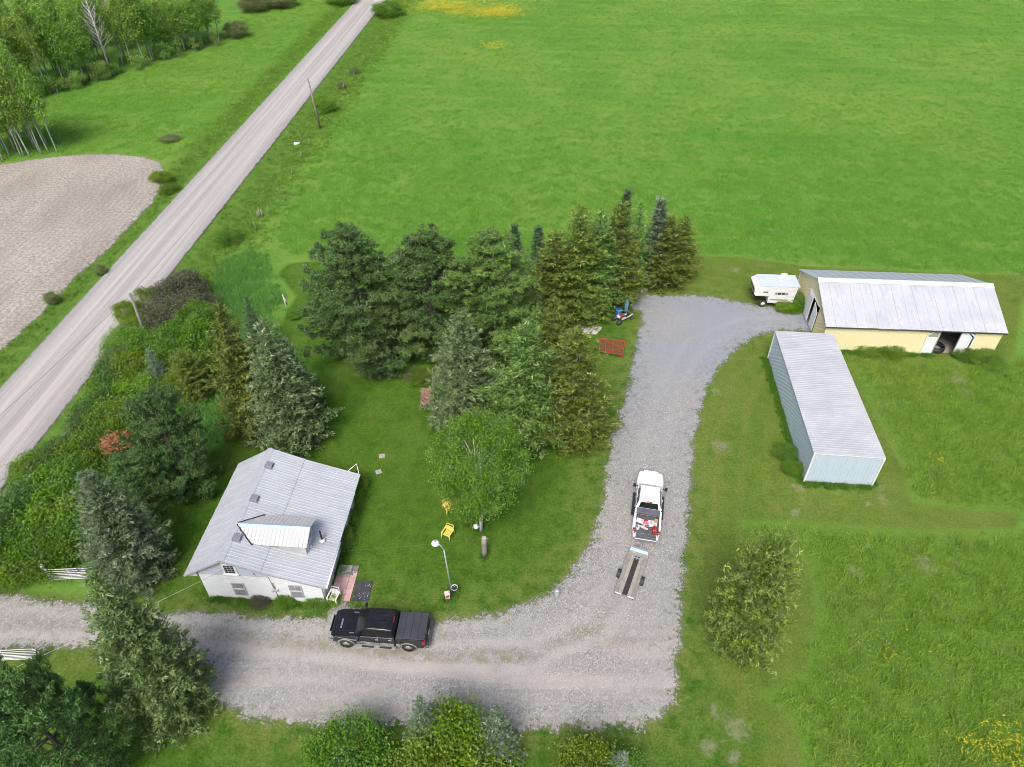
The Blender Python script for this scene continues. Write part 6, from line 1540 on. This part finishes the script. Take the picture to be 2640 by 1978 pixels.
# ---- hedge of shrubs along the road
SH = [leafy_mesh('shrub%d' % k, 2.4, 1.5, 40 + k, z0f=0.04, leaf=0.105, ncl=95, per=115, cl=0.46, stems=4, tri=True, rad=0.06, shape='dome', wood_show=0.3) for k in range(4)]
hedge = (((-33.72, 60.17), 1.55, 'plum'), ((-31.55, 58.37), 1.2, 'plum'), ((-34.73, 57.58), 1.3, 'plum'), ((-32.83, 54.9), 1.25, 'plum'), ((-33.94, 62.57), 1.1, 'plum'), ((-35.95, 54.9), 1.0, 'lime'), ((-35.73, 52.72), 1.25, 'shrub'), ((-33.1, 50.98), 1.3, 'shrub'), ((-30.75, 50.98), 1.5, 'shrub'), ((-29.4, 52.02), 1.5, 'shrub'), ((-30.28, 55.27), 1.3, 'shrub'), ((-27.53, 48.35), 1.3, 'shrub'), ((-28.95, 47.09), 1.3, 'lime'), ((-35.1, 49.64), 1.1, 'rose'), ((-33.07, 47.71), 1.3, 'lime'), ((-34.65, 47.09), 1.1, 'rose'), ((-34.48, 45.27), 1.2, 'shrub'), ((-31.85, 44.68), 1.4, 'lime'), ((-34.06, 42.97), 1.2, 'rose'), ((-34.1, 41.32), 1.2, 'rose'), ((-32.4, 41.32), 1.2, 'lime'), ((-34.2, 39.49), 1.2, 'rose'), ((-32.43, 39.24), 1.3, 'shrub'), ((-32.64, 37.27), 1.3, 'shrub'), ((-34.3, 37.75), 1.2, 'rose'), ((-34.57, 36.09), 1.2, 'rose'), ((-33.05, 35.85), 1.3, 'lime'), ((-32.62, 33.84), 1.4, 'shrub'), ((-34.09, 34.06), 1.25, 'rose'), ((-34.63, 32.77), 1.2, 'rose'), ((-32.54, 31.93), 1.4, 'lime'), ((-30.95, 30.33), 1.4, 'shrub'), ((-33.15, 30.52), 1.3, 'shrub'), ((-34.77, 31.12), 1.2, 'rose'), ((-33.33, 31.52), 0.8, 'plum'), ((-34.74, 29.55), 1.3, 'rose'), ((-32.91, 28.8), 1.3, 'shrub'), ((-31.23, 28.61), 1.2, 'shrub'), ((-34.87, 28.06), 1.3, 'shrub'), ((-33.58, 27.69), 1.1, 'lime'), ((-36.44, 29.17), 1.3, 'rose'), ((-36.57, 36.55), 0.9, 'lime'), ((-36.74, 35.85), 0.8, 'shrub'), ((-27.13, 50.98), 1.2, 'shrub'), ((-30.27, 34.72), 1.1, 'shrub'), ((-30.95, 46.47), 1.2, 'shrub'), ((-36.01, 27.34), 1.2, 'shrub'), ((-38.17, 57.58), 0.8, 'lime'), ((-37.06, 60.01), 0.9, 'shrub'))
desc = {'plum': ('dusky purple-brown flowering shrub in the roadside hedge', F_plum), 'shrub': ('mid green leafy shrub in the roadside hedge', F_shrub),
        'lime': ('bright lime green shrub in the roadside hedge', F_lime), 'rose': ('dull green shrub with white blossom in the roadside hedge', F_rose)}
rs = random.Random(5)
hedge = sorted(hedge, key=lambda t: t[0][1] - 0.3 * t[0][0])
cnt = {}
for k, (p, s, kd) in enumerate(hedge):
    cnt[kd] = cnt.get(kd, -1) + 1
    plant('hedge_shrub', SH[k % 4], (desc[kd][1], bark_dark), (p[0], p[1] + 0.6, GZ(*p) - 0.1), (s * rs.uniform(.95, 1.15), s * rs.uniform(.8, 1.1)), rs.random() * 6, desc[kd][0].replace('in the roadside hedge', 'of the hedge, %s of its kind from the gate' % ordn(cnt[kd])), 'shrub', 'shrubs of the roadside hedge', crown='foliage')
# bushes along the bottom edge
for (p, s, mt, lab) in (((-8.57, 15.78), 1.45, F_shrub, 'round dark green maple bush at the bottom edge'), ((-3.06, 16.09), 1.65, F_lime, 'tall lime green bush between the two blue spruces'),
                        ((-4.33, 14.7), 1.45, F_lime, 'lime green bush low at the bottom edge left of centre'), ((-1.77, 15.38), 1.3, F_lime, 'lime green bush just left of the right blue spruce'),
                        ((3.93, 14.92), 1.25, F_lime, 'lime green bush at the bottom edge right of centre'), ((5.28, 14.81), 1.1, F_shrub, 'green bush beside the rightmost blue spruce tip')):
    plant('bush', SH[int(s * 10) % 4], (mt, bark_dark), (p[0], p[1], 0), (s * 0.95, s), s * 3, lab, 'bush', 'plants along the bottom edge', crown='foliage')
# bushes and weeds at the buildings and road
weeds = [((-30.59, 117.42), 1.3, 1.1, F_lime, 'yellow-green bush at the foot of the far utility pole'), ((-28.37, 179.89), 2.2, 1.3, F_shrub, 'green bush at the top of the road by the field corner'),
         ((-41.6, 191.97), 2.6, 1.2, F_shrub, 'green bush across the road at the top of the picture'), ((29.64, 60.68), .75, .6, F_shrub, 'weedy bush between the camper and the barn door'),
         ((27.65, 59.98), .6, .4, F_lime, 'low leafy weed in front of the camper'), ((28.69, 59.78), .5, .35, F_shrub, 'low leafy weed below the rear camper wheel'),
         ((21.67, 39.52), .6, .42, F_shrub, 'rank weeds against the middle of the blue shed side'), ((21.85, 37.85), .5, .4, F_shrub, 'rank weeds against the near end of the blue shed side'),
         ((-16.43, 26.18), .4, .25, F_plum, 'plum flowered weed at the house front near the seam'), ((-14.73, 25.98), .4, .35, F_shrub, 'small green weed under the right front window'),
         ((-12.67, 26.04), .5, .3, F_shrub, 'low weeds at the right front house corner'), ((-11.55, 26.27), .3, .25, F_lime, 'yellow-green weed under the white patio chair'),
         ((-12.05, 34.91), .6, .5, F_shrub, 'leafy plant against the middle of the right house wall'), ((-11.8, 36.05), .55, .6, F_birch, 'leafy plant at the far end of the right house wall'),
         ((-11.92, 31.0), .55, .5, F_birch, 'tall weeds along the near right house wall'), ((-11.98, 32.9), .45, .4, F_birch, 'short weeds between the plants of the right house wall'),
         ((35.49, 53.02), .9, .35, F_birch, 'weeds along the barn wall left of the wide door'), ((33.2, 53.26), .8, .3, F_birch, 'weeds along the barn wall next to the blue shed'),
         ((42.46, 52.31), .8, .4, F_shrub, 'leafy weeds at the barn wall right of the wide door'), ((43.83, 51.43), 1.0, .45, F_birch, 'leafy weeds at the near right barn corner'),
         ((-8.13, 48.65), .7, .6, F_birch, 'green garden plant beside the red board platform'), ((-8.75, 49.19), .6, .4, F_plum, 'dark red garden plant beside the red board platform'),
         ((-21.91, 58.75), .5, .35, F_birch, 'small plant at the foot of the flag pole'), ((-44.92, 67.09), .4, .5, F_brush, 'twiggy shrub at the edge of the tilled field, upper one'),
         ((-47.68, 61.76), .45, .5, F_brush, 'twiggy shrub at the edge of the tilled field, lower one'), ((-57.8, 161.87), 1.6, 1.2, F_brush, 'brown bush at the end of the wood'),
         ((-60.53, 183.52), 2.2, 1.6, F_brush, 'large brown bush behind the end of the wood'), ((-55.28, 188.05), 2.4, 1.5, F_brush, 'brown brush at the top left of the road'),
         ((-51.26, 104.96), 1.0, .3, F_brush, 'brown scrub patch in the strip beside the tilled field'), ((-29.0, 136.98), .6, .5, F_brush, 'grey twiggy scrub along the fence line, farther clump'), ((-29.99, 128.7), .5, .45, F_brush, 'grey twiggy scrub along the fence line, nearer clump'),
         ((-47.16, 90.93), .9, .55, F_lime, 'lime weeds beside the road by the field tip, upper clump'), ((-45.01, 87.93), .8, .5, F_shrub, 'green weeds beside the road by the field tip, lower clump'),
         ((-33.09, 73.97), 1.0, .7, F_shrub, 'green shrub on the verge above the reeds')]
for k, (p, s, z, mt, lab) in enumerate(weeds):
    plant('weed_clump' if s < 1.0 else 'bush', SH[k % 4], (mt, bark_dark), (p[0], p[1], GZ(*p) - 0.03), (s, z), k * 1.3, lab, 'bush' if s >= 1.0 else 'weeds', 'bushes and weeds', crown='foliage')

# ---- the wood beyond the road
AS = [leafy_mesh('aspen%d' % k, 12.0, 1.75, 60 + k, z0f=0.34, leaf=0.28, ncl=64, per=46, cl=0.95, shape='cone', rad=0.12, wood_show=0.2, lean=0.5, twig=0.2, tri=True) for k in range(4)]
YA = [leafy_mesh('sapling%d' % k, 3.2, 0.9, 70 + k, z0f=0.15, leaf=0.2, ncl=22, per=22, cl=0.5, stems=3, rad=0.05, wood_show=0.3) for k in range(2)]
rw = random.Random(8)
DBP = ((-73.7, 136.52), (-75.49, 146.65))
E0, E1 = np.array([-84.0, 119.0]), np.array([-59.5, 159.0])   # front edge of the wood
ev = (E1 - E0) / np.linalg.norm(E1 - E0); en = np.array([-ev[1], ev[0]])
nw = 0
def aspen(x, y, h, R, label, grp, k):
    plant('aspen_tree', AS[k % 4], (F_aspen, bark_aspen), (x, y, GZ(x, y)), (R, h / 12.0), rw.random() * 6, label, 'aspen tree', grp, tilt=rw.uniform(-.03, .03))
for rowk, (off, step, lab) in enumerate(((0.8, 1.7, 'slim aspen with pale trunk in the front rank of the wood'), (3.6, 2.2, 'leafy aspen in the second rank of the wood'), (7.0, 2.7, 'leafy aspen deep in the wood'), (11.5, 3.2, 'leafy aspen deep in the wood'), (17.0, 3.8, 'leafy aspen deep in the wood'), (24.0, 4.6, 'leafy aspen at the back of the wood'))):
    s_ = -14.0 if rowk else -2.0
    nr = -1
    while s_ < 47 - (off * 0.2):
        x, y = E0 + ev * (s_ + rw.uniform(-.5, .5)) + en * (off + rw.uniform(-1, 1))
        s_ += step * rw.uniform(0.75, 1.25)
        if np.hypot(x - DBP[0][0], y - DBP[0][1]) < 3.2 or np.hypot(x - DBP[1][0], y - DBP[1][1]) < 2.6: continue    # where the dead birches stand
        nr += 1
        h = rw.uniform(8.5, 14.5) * (1.0 if s_ < 34 else 0.75)
        aspen(x, y, h, rw.uniform(.75, 1.1), lab if rowk > 1 else lab.replace(' of the wood', ', %s from its left end' % ordn(nr)), 'aspens of the wood', nw); nw += 1
for k in range(44):
    s_ = rw.uniform(-2, 46); x, y = E0 + ev * s_ + en * rw.uniform(-1.8, 1.2)
    plant('aspen_sapling', YA[k % 2], (F_aspen if k % 3 else F_shrub, bark_aspen), (x, y, GZ(x, y)), (rw.uniform(.8, 1.3), rw.uniform(.6, 1.1)), rw.random() * 6, 'young aspen sapling at the grassy edge of the wood', 'sapling', 'saplings at the wood edge')
# the separate clump beside the tilled field
grove = ((-65.98, 100.27), (-67.22, 100.27), (-68.0, 99.71), (-68.57, 100.27), (-69.2, 98.87), (-70.23, 99.15), (-70.53, 98.87), (-72.44, 97.77), (-72.32, 96.96), (-72.3, 99.15), (-74.19, 98.05), (-72.21, 100.56), (-70.28, 102.28), (-69.15, 103.46), (-72.38, 103.02), (-74.45, 101.56), (-75.92, 100.13), (-77.2, 99.43), (-72.52, 104.96), (-75.31, 105.26), (-76.81, 103.76))
for k, p in enumerate(grove):
    aspen(p[0], p[1], rw.uniform(11.0, 15.5) if k < 9 else rw.uniform(8, 13), rw.uniform(.65, 1.0), 'tall white-trunked aspen, %s from the right in the clump by the tilled field' % ordn(k) if k < 9 else 'aspen at the back of the clump above the tilled field', 'aspens of the clump by the tilled field', k)
DB = bare_mesh('dead_birch', 11.0, 3.6, 91, 60, 0.2)
for p, h, lab in ((DBP[0], 14.5, 'larger bare white dead birch at the front of the wood'), (DBP[1], 13.0, 'smaller bare white dead birch behind the first one')):
    o = empty('dead_birch', (p[0], p[1], GZ(*p)), h, lab, 'dead tree', 'dead birches'); o.scale = (1, 1, h / 11.0)
    link('trunk', DB, M('bark_white', (0.62, 0.6, 0.6), (0.45, 0.43, 0.43), 3, rough=0.8), o)


# ---------------------------------------------------------------- grass, reeds, flowers: too many to count
def blade_mesh(name, n, hgt, spread, wd, seed, curve=0.5):
    rng = np.random.default_rng(seed)
    b = np.column_stack([rng.normal(0, spread, n), rng.normal(0, spread, n), np.full(n, -0.02)])
    d = unit(np.column_stack([rng.normal(0, curve, n), rng.normal(0, curve, n), np.ones(n)]))
    u = d * (hgt * rng.uniform(0.55, 1.15, (n, 1)))
    a = rng.random(n) * 6.283
    w = np.column_stack([np.cos(a), np.sin(a), np.zeros(n)]) * wd
    V = np.empty((n, 3, 3)); V[:, 0] = b - w; V[:, 1] = b + w; V[:, 2] = b + u
    return tri_mesh(name, V.reshape(-1, 3), np.arange(3 * n).reshape(n, 3), [('rnd', 'FACE', rng.random(n))])
def grass_mat(name, ca, cb, scale=0.6, cc=None):
    m, nt, b = _new(name)
    pos = _pos(nt)
    f = _ramp(nt, _noise(nt, scale, 4, 0.65, pos), [(0.3, 0.0), (0.7, 1.0)])
    c = _mix(nt, f, ca, cb)
    c = _mix(nt, _math(nt, 'MULTIPLY', _attr(nt, 'rnd'), 0.55), c, cc or tuple(min(1, x * 1.6) for x in cb))
    nt.links.new(c, b.inputs['Base Color']); b.inputs['Roughness'].default_value = 0.7; b.inputs['Specular IOR Level'].default_value = 0.15
    tr = nt.nodes.new('ShaderNodeBsdfTranslucent'); nt.links.new(c, tr.inputs['Color'])
    mx = nt.nodes.new('ShaderNodeMixShader'); mx.inputs[0].default_value = 0.3
    nt.links.new(b.outputs[0], mx.inputs[1]); nt.links.new(tr.outputs[0], mx.inputs[2]); nt.links.new(mx.outputs[0], nt.nodes['Material Output'].inputs[0])
    return m
SOURCES = bpy.data.collections.new('sources')     # not linked to the scene: only feeds the scatter
def scatter(name, pts, src_mesh, mat, smin, smax, label, cat, seed=0):
    """points on the ground + one geometry-nodes instance per point"""
    me = bpy.data.meshes.new(name); me.from_pydata([tuple(p) for p in pts], [], [])
    o = bpy.data.objects.new(name, me); C.objects.link(o)
    src_mesh.materials.append(mat)
    so_ = bpy.data.objects.new(name + '_source', src_mesh); SOURCES.objects.link(so_)
    ng = bpy.data.node_groups.new(name, 'GeometryNodeTree')
    ng.interface.new_socket('Geometry', in_out='INPUT', socket_type='NodeSocketGeometry')
    ng.interface.new_socket('Geometry', in_out='OUTPUT', socket_type='NodeSocketGeometry')
    N = ng.nodes; Lk = ng.links
    gi = N.new('NodeGroupInput'); go = N.new('NodeGroupOutput')
    mp = N.new('GeometryNodeMeshToPoints'); oi = N.new('GeometryNodeObjectInfo'); oi.inputs[0].default_value = so_
    ip = N.new('GeometryNodeInstanceOnPoints')
    rv = N.new('FunctionNodeRandomValue'); rv.data_type = 'FLOAT_VECTOR'; rv.inputs[0].default_value = (-0.12, -0.12, 0); rv.inputs[1].default_value = (0.12, 0.12, 6.283); rv.inputs['Seed'].default_value = seed
    rs_ = N.new('FunctionNodeRandomValue'); rs_.data_type = 'FLOAT'; rs_.inputs[2].default_value = smin; rs_.inputs[3].default_value = smax; rs_.inputs['Seed'].default_value = seed + 7
    Lk.new(gi.outputs[0], mp.inputs[0]); Lk.new(mp.outputs[0], ip.inputs['Points']); Lk.new(oi.outputs['Geometry'], ip.inputs['Instance'])
    Lk.new(rv.outputs[0], ip.inputs['Rotation']); Lk.new(rs_.outputs[1], ip.inputs['Scale']); Lk.new(ip.outputs[0], go.inputs[0])
    md = o.modifiers.new('scatter', 'NODES'); md.node_group = ng
    return tag(o, label, cat, kind='stuff')
def fill(poly, density, rng, inset=0.0, avoid=(), jitter=None):
    q = np.asarray(poly); lo, hi = q.min(0), q.max(0)
    n = int((hi - lo).prod() * density)
    p = rng.uniform(lo, hi, (n, 2))
    p = p[poly_sd(p, poly) > inset]
    for a, mrg in avoid: p = p[poly_sd(p, a) < -mrg]
    return np.column_stack([p, gz(p[:, 0], p[:, 1])])
rg = np.random.default_rng(17)
def feather(p, poly, w):                          # thin out towards the edge of the patch
    sd = poly_sd(p[:, :2], poly); return p[rg.random(len(p)) < np.where(sd < 0, 0.6, np.clip(sd / w, 0.12, 1))]
def rect(cx, cy, w, l, ang):
    return [(cx + (i * w * math.cos(ang) + j * l * math.sin(ang)), cy + (-i * w * math.sin(ang) + j * l * math.cos(ang))) for i, j in ((-1, -1), (1, -1), (1, 1), (-1, 1))]
BARN_R = rect(bxw, byw, 8.0, 4.95, AZ); SHED_R = rect(sxw, syw, 2.6, 7.8, sA)
ROAD_R = [(road_left(-60), -60), (road_left(-60) + ROADW, -60), (road_left(220) + ROADW, 220), (road_left(220), 220)]
# hay field
HAY = ((-26.16, 71.68), (-21.27, 70.54), (-10.79, 70.54), (-0.31, 69.62), (10.17, 70.64), (20.8, 71.37), (26.01, 71.05), (33.28, 69.12), (45.63, 67.84), (61.66, 66.49), (153.13, 216.63), (-28.27, 216.63), (-25.94, 177.15), (-27.82, 136.76), (-28.35, 105.56), (-28.15, 86.63), (-28.04, 76.62))
near = ((-26.16, 71.68), (-21.27, 70.54), (-10.79, 70.54), (-0.31, 69.62), (10.17, 70.64), (20.8, 71.37), (26.01, 71.05), (33.28, 69.12), (45.63, 67.84), (61.66, 66.49), (82.25, 100.29), (-27.95, 100.29), (-28.04, 76.62))
bh = blade_mesh('hay_tuft', 34, 0.36, 0.36, 0.018, 1, 0.6)
gh = grass_mat('hay_grass', (0.098, 0.26, 0.033), (0.17, 0.355, 0.05), 0.35)
ph = fill(HAY, 4.6, rg)
ph = ph[rg.random(len(ph)) < np.clip(1.15 - (ph[:, 1] - 62) / 70, 0.22, 1.0)]
scatter('hay_grass', ph, bh, gh, 0.7, 1.25, 'tall green hay standing in the field', 'grass', 1)
# meadows on the right
bm_ = blade_mesh('meadow_tuft', 22, 0.5, 0.2, 0.022, 2, 0.55)
gmd = grass_mat('meadow_grass', (0.12, 0.24, 0.028), (0.25, 0.37, 0.055), 0.4)
pm = np.concatenate([feather(fill(MEADOW_N, 9.0, rg, 0.05, [(BARN_R, 0.2), (SHED_R, 0.2)]), MEADOW_N, 1.6), feather(fill(MEADOW_S, 9.0, rg, 0.0), MEADOW_S, 1.6)])
scatter('meadow_grass', pm, bm_, gmd, 0.5, 1.2, 'rough uncut meadow grass right of the shed', 'grass', 2)
# verges and the strip across the road
VR = [(road_left(y) + ROADW + 0.35, y) for y in (44, 120, 200)] + [(road_left(y) + ROADW + 9.5, y) for y in (200, 120, 66)]
VL = [(road_left(y) - 0.35, y) for y in (20, 120, 200)] + [(road_left(y) - 5.2, y) for y in (200, 120, 20)]
bv = blade_mesh('verge_tuft', 20, 0.45, 0.2, 0.024, 3, 0.6)
gv = grass_mat('verge_grass', (0.09, 0.2, 0.024), (0.19, 0.31, 0.05), 0.5)
pv = np.concatenate([feather(fill(VR, 5.0, rg), VR, 3.5), feather(fill(VL, 5.0, rg, 0.0, [(PLOUGH, 0.3)]), VL, 2.5)])
scatter('verge_grass', pv, bv, gv, 0.6, 1.3, 'rank grass on the banks and ditches of the road', 'grass', 3)
LEFT = ((-80.38, 97.0), (-72.51, 97.0), (-65.85, 99.45), (-57.52, 100.29), (-49.87, 97.81), (-46.68, 102.0), (-42.57, 111.25), (-37.98, 185.81), (-41.08, 210.91), (-66.75, 210.91), (-59.58, 156.51), (-78.54, 125.32), (-85.6, 105.56))
bs_ = blade_mesh('strip_tuft', 20, 0.36, 0.3, 0.03, 4, 0.5)
gs_ = grass_mat('strip_grass', (0.11, 0.27, 0.036), (0.2, 0.37, 0.05), 0.12)
scatter('strip_grass', fill(LEFT, 2.2, rg, 0.0, [(PLOUGH, 0.2), (ROAD_R, 0.3)]), bs_, gs_, 0.7, 1.3, 'lush grass strip between the wood and the road', 'grass', 4)
# reeds by the hedge
brd = blade_mesh('reed_tuft', 24, 0.85, 0.3, 0.025, 5, 0.7)
grd = grass_mat('reed_grass', (0.08, 0.23, 0.045), (0.15, 0.32, 0.07), 0.4)
scatter('reed_grass', feather(np.concatenate([fill(REEDS, 9.0, rg), fill(HEDGE, 3.0, rg)]), REEDS, 2.0), brd, grd, 0.5, 1.15, 'tall blue-green reed grass between the hedge and the lawn', 'reeds', 5)
# fringe of longer grass at walls, posts and the lawn
bl_ = blade_mesh('lawn_tuft', 16, 0.1, 0.16, 0.02, 6, 0.8)
gl_ = grass_mat('lawn_grass', (0.06, 0.15, 0.02), (0.13, 0.24, 0.032), 0.35, (0.2, 0.28, 0.06))
HOUSE_R = rect(hx, hy, 4.1, 4.8, AZ)
plw = fill(LAWN, 5.0, rg, 0.1, [(DRIVE, 0.1), (HOUSE_R, 0.0), (BARN_R, 0.1), (SHED_R, 0.1)])
plw = plw[(plw[:, 1] < 72) & (np.abs(plw[:, 0]) < 60)]
scatter('lawn_grass', plw, bl_, gl_, 0.6, 1.3, 'short mown grass of the lawn', 'grass', 6)
def wall_line(a, b, n, jit): 
    t = rg.random(n)[:, None]; p = np.asarray(a) * (1 - t) + np.asarray(b) * t + rg.normal(0, jit, (n, 2))
    return np.column_stack([p, gz(p[:, 0], p[:, 1])])
wl_ = []
def local_line(root_xy, ang, p, q, n, jit=0.15):
    f = lambda v: (root_xy[0] + v[0] * math.cos(ang) + v[1] * math.sin(ang), root_xy[1] - v[0] * math.sin(ang) + v[1] * math.cos(ang))
    wl_.append(wall_line(f(p), f(q), n, jit))
local_line((hx, hy), AZ, (-3.9, -4.85), (3.9, -4.85), 170); local_line((hx, hy), AZ, (4.15, -2.4), (4.2, 4.5), 190, 0.2)
local_line((bxw, byw), AZ, (-7.9, -5.1), (2.3, -5.1), 320, 0.22); local_line((bxw, byw), AZ, (4.4, -5.1), (8.0, -5.1), 150, 0.22); local_line((bxw, byw), AZ, (-8.1, 1.2), (-8.1, 4.8), 70, 0.2)
local_line((sxw, syw), sA, (-2.75, -7.8), (-2.75, 7.7), 330, 0.16); local_line((sxw, syw), sA, (-2.6, -7.95), (2.6, -7.95), 150, 0.16); local_line((sxw, syw), sA, (2.8, -7.8), (2.8, 7.7), 260, 0.16)
for p, n, j in ((LB, 26, 0.25), (bp, 30, 0.3), ((-1.91, 29.91), 20, 0.2), ((-4.34, 26.47), 14, 0.2)): wl_.append(wall_line(p, p, n, j))
bw_ = blade_mesh('fringe_tuft', 20, 0.34, 0.12, 0.022, 7, 0.6)
gw_ = grass_mat('fringe_grass', (0.045, 0.14, 0.02), (0.11, 0.23, 0.03), 1.5)
scatter('fringe_grass', np.concatenate(wl_), bw_, gw_, 0.5, 1.3, 'uncut grass fringe along the walls and posts', 'grass', 7)
# weeds on the drive
pd = fill(DRIVE, 7.0, rg, -0.3)
sdd = poly_sd(pd[:, :2], DRIVE)
keep = rg.random(len(pd)) < np.where(sdd < 0.5, 0.6, np.where(sdd < 1.6, 0.22, 0.02))
scatter('drive_weeds', pd[keep], blade_mesh('drive_weed', 18, 0.1, 0.12, 0.022, 8, 1.0), grass_mat('drive_weed', (0.07, 0.13, 0.025), (0.16, 0.21, 0.055), 1.0), 0.5, 1.4, 'tufts of weed growing through the gravel', 'weeds', 8)
# flowers: small discs on stalk height
def flower(name, r, n, spread, hgt, seed):
    rng = np.random.default_rng(seed); V = []; F = []
    for k in range(n):
        c = np.array([rng.normal(0, spread), rng.normal(0, spread), hgt * rng.uniform(.75, 1.15)])
        i = len(V)
        for a in range(6): V.append(c + np.array([r * math.cos(a * 1.047), r * math.sin(a * 1.047), rng.uniform(-.2, .2) * r]))
        F.append((i, i + 1, i + 2)); F.append((i, i + 2, i + 3)); F.append((i, i + 3, i + 5)); F.append((i + 3, i + 4, i + 5))
    return tri_mesh(name, np.array(V), np.array(F), [('rnd', 'FACE', rng.random(len(F)))])
fy = M('petal_yellow', (0.72, 0.58, 0.02), (0.65, 0.5, 0.02), 9, rough=0.6); fw_ = M('petal_white', (0.7, 0.7, 0.6), (0.6, 0.58, 0.45), 9, rough=0.7)
def blob(c, r, n): 
    p = np.asarray(c) + rg.normal(0, r, (n, 2)) ; return np.column_stack([p, gz(p[:, 0], p[:, 1])])
py_ = np.concatenate([blob(c, r, n) for c, r, n in (((25.89, 17.01), 0.5, 14), ((27.08, 17.64), 0.6, 14), ((28.27, 17.43), 0.6, 34), ((27.07, 16.4), 0.7, 28), ((27.92, 16.2), 0.7, 34), ((26.32, 16.6), 0.7, 16), ((25.06, 17.54), 0.4, 8), ((23.15, 22.15), 0.3, 8), ((33.3, 38.88), 0.45, 10), ((25.53, 23.04), 0.5, 4))])
scatter('buttercups', py_, flower('buttercup', 0.028, 3, 0.1, 0.45, 1), fy, 0.7, 1.3, 'yellow buttercups in the meadow', 'flowers', 9)
pyf = np.concatenate([blob(c, r, n) for c, r, n in (((-18.78, 190.39), 5.0, 160), ((-15.63, 185.76), 4.0, 160), ((-12.46, 186.52), 2.5, 120), ((-6.41, 185.01), 4.5, 220), ((-4.05, 181.33), 3.0, 180), ((-1.82, 183.52), 3.0, 140), ((-3.56, 155.21), 1.6, 24))])
scatter('field_flowers', pyf, flower('field_flower', 0.07, 6, 0.6, 0.45, 2), fy, 0.8, 1.4, 'yellow flowers at the far end of the hay field', 'flowers', 10)
pw_ = np.concatenate([fill(MEADOW_N, 0.9, rg, 0.3), fill(MEADOW_S, 0.7, rg, 0.3), fill(near, 0.16, rg), blob((21.99, 25.19), 2.2, 160), blob((32.68, 42.87), 3.0, 160)])
nz = np.sin(pw_[:, 0] * .5) * np.cos(pw_[:, 1] * .45) + rg.normal(0, .5, len(pw_))
scatter('white_clover', pw_[nz > 0.1], flower('clover', 0.02, 3, 0.16, 0.42, 3), fw_, 0.6, 1.3, 'pale clover and seed heads dotted through the grass', 'flowers', 11)
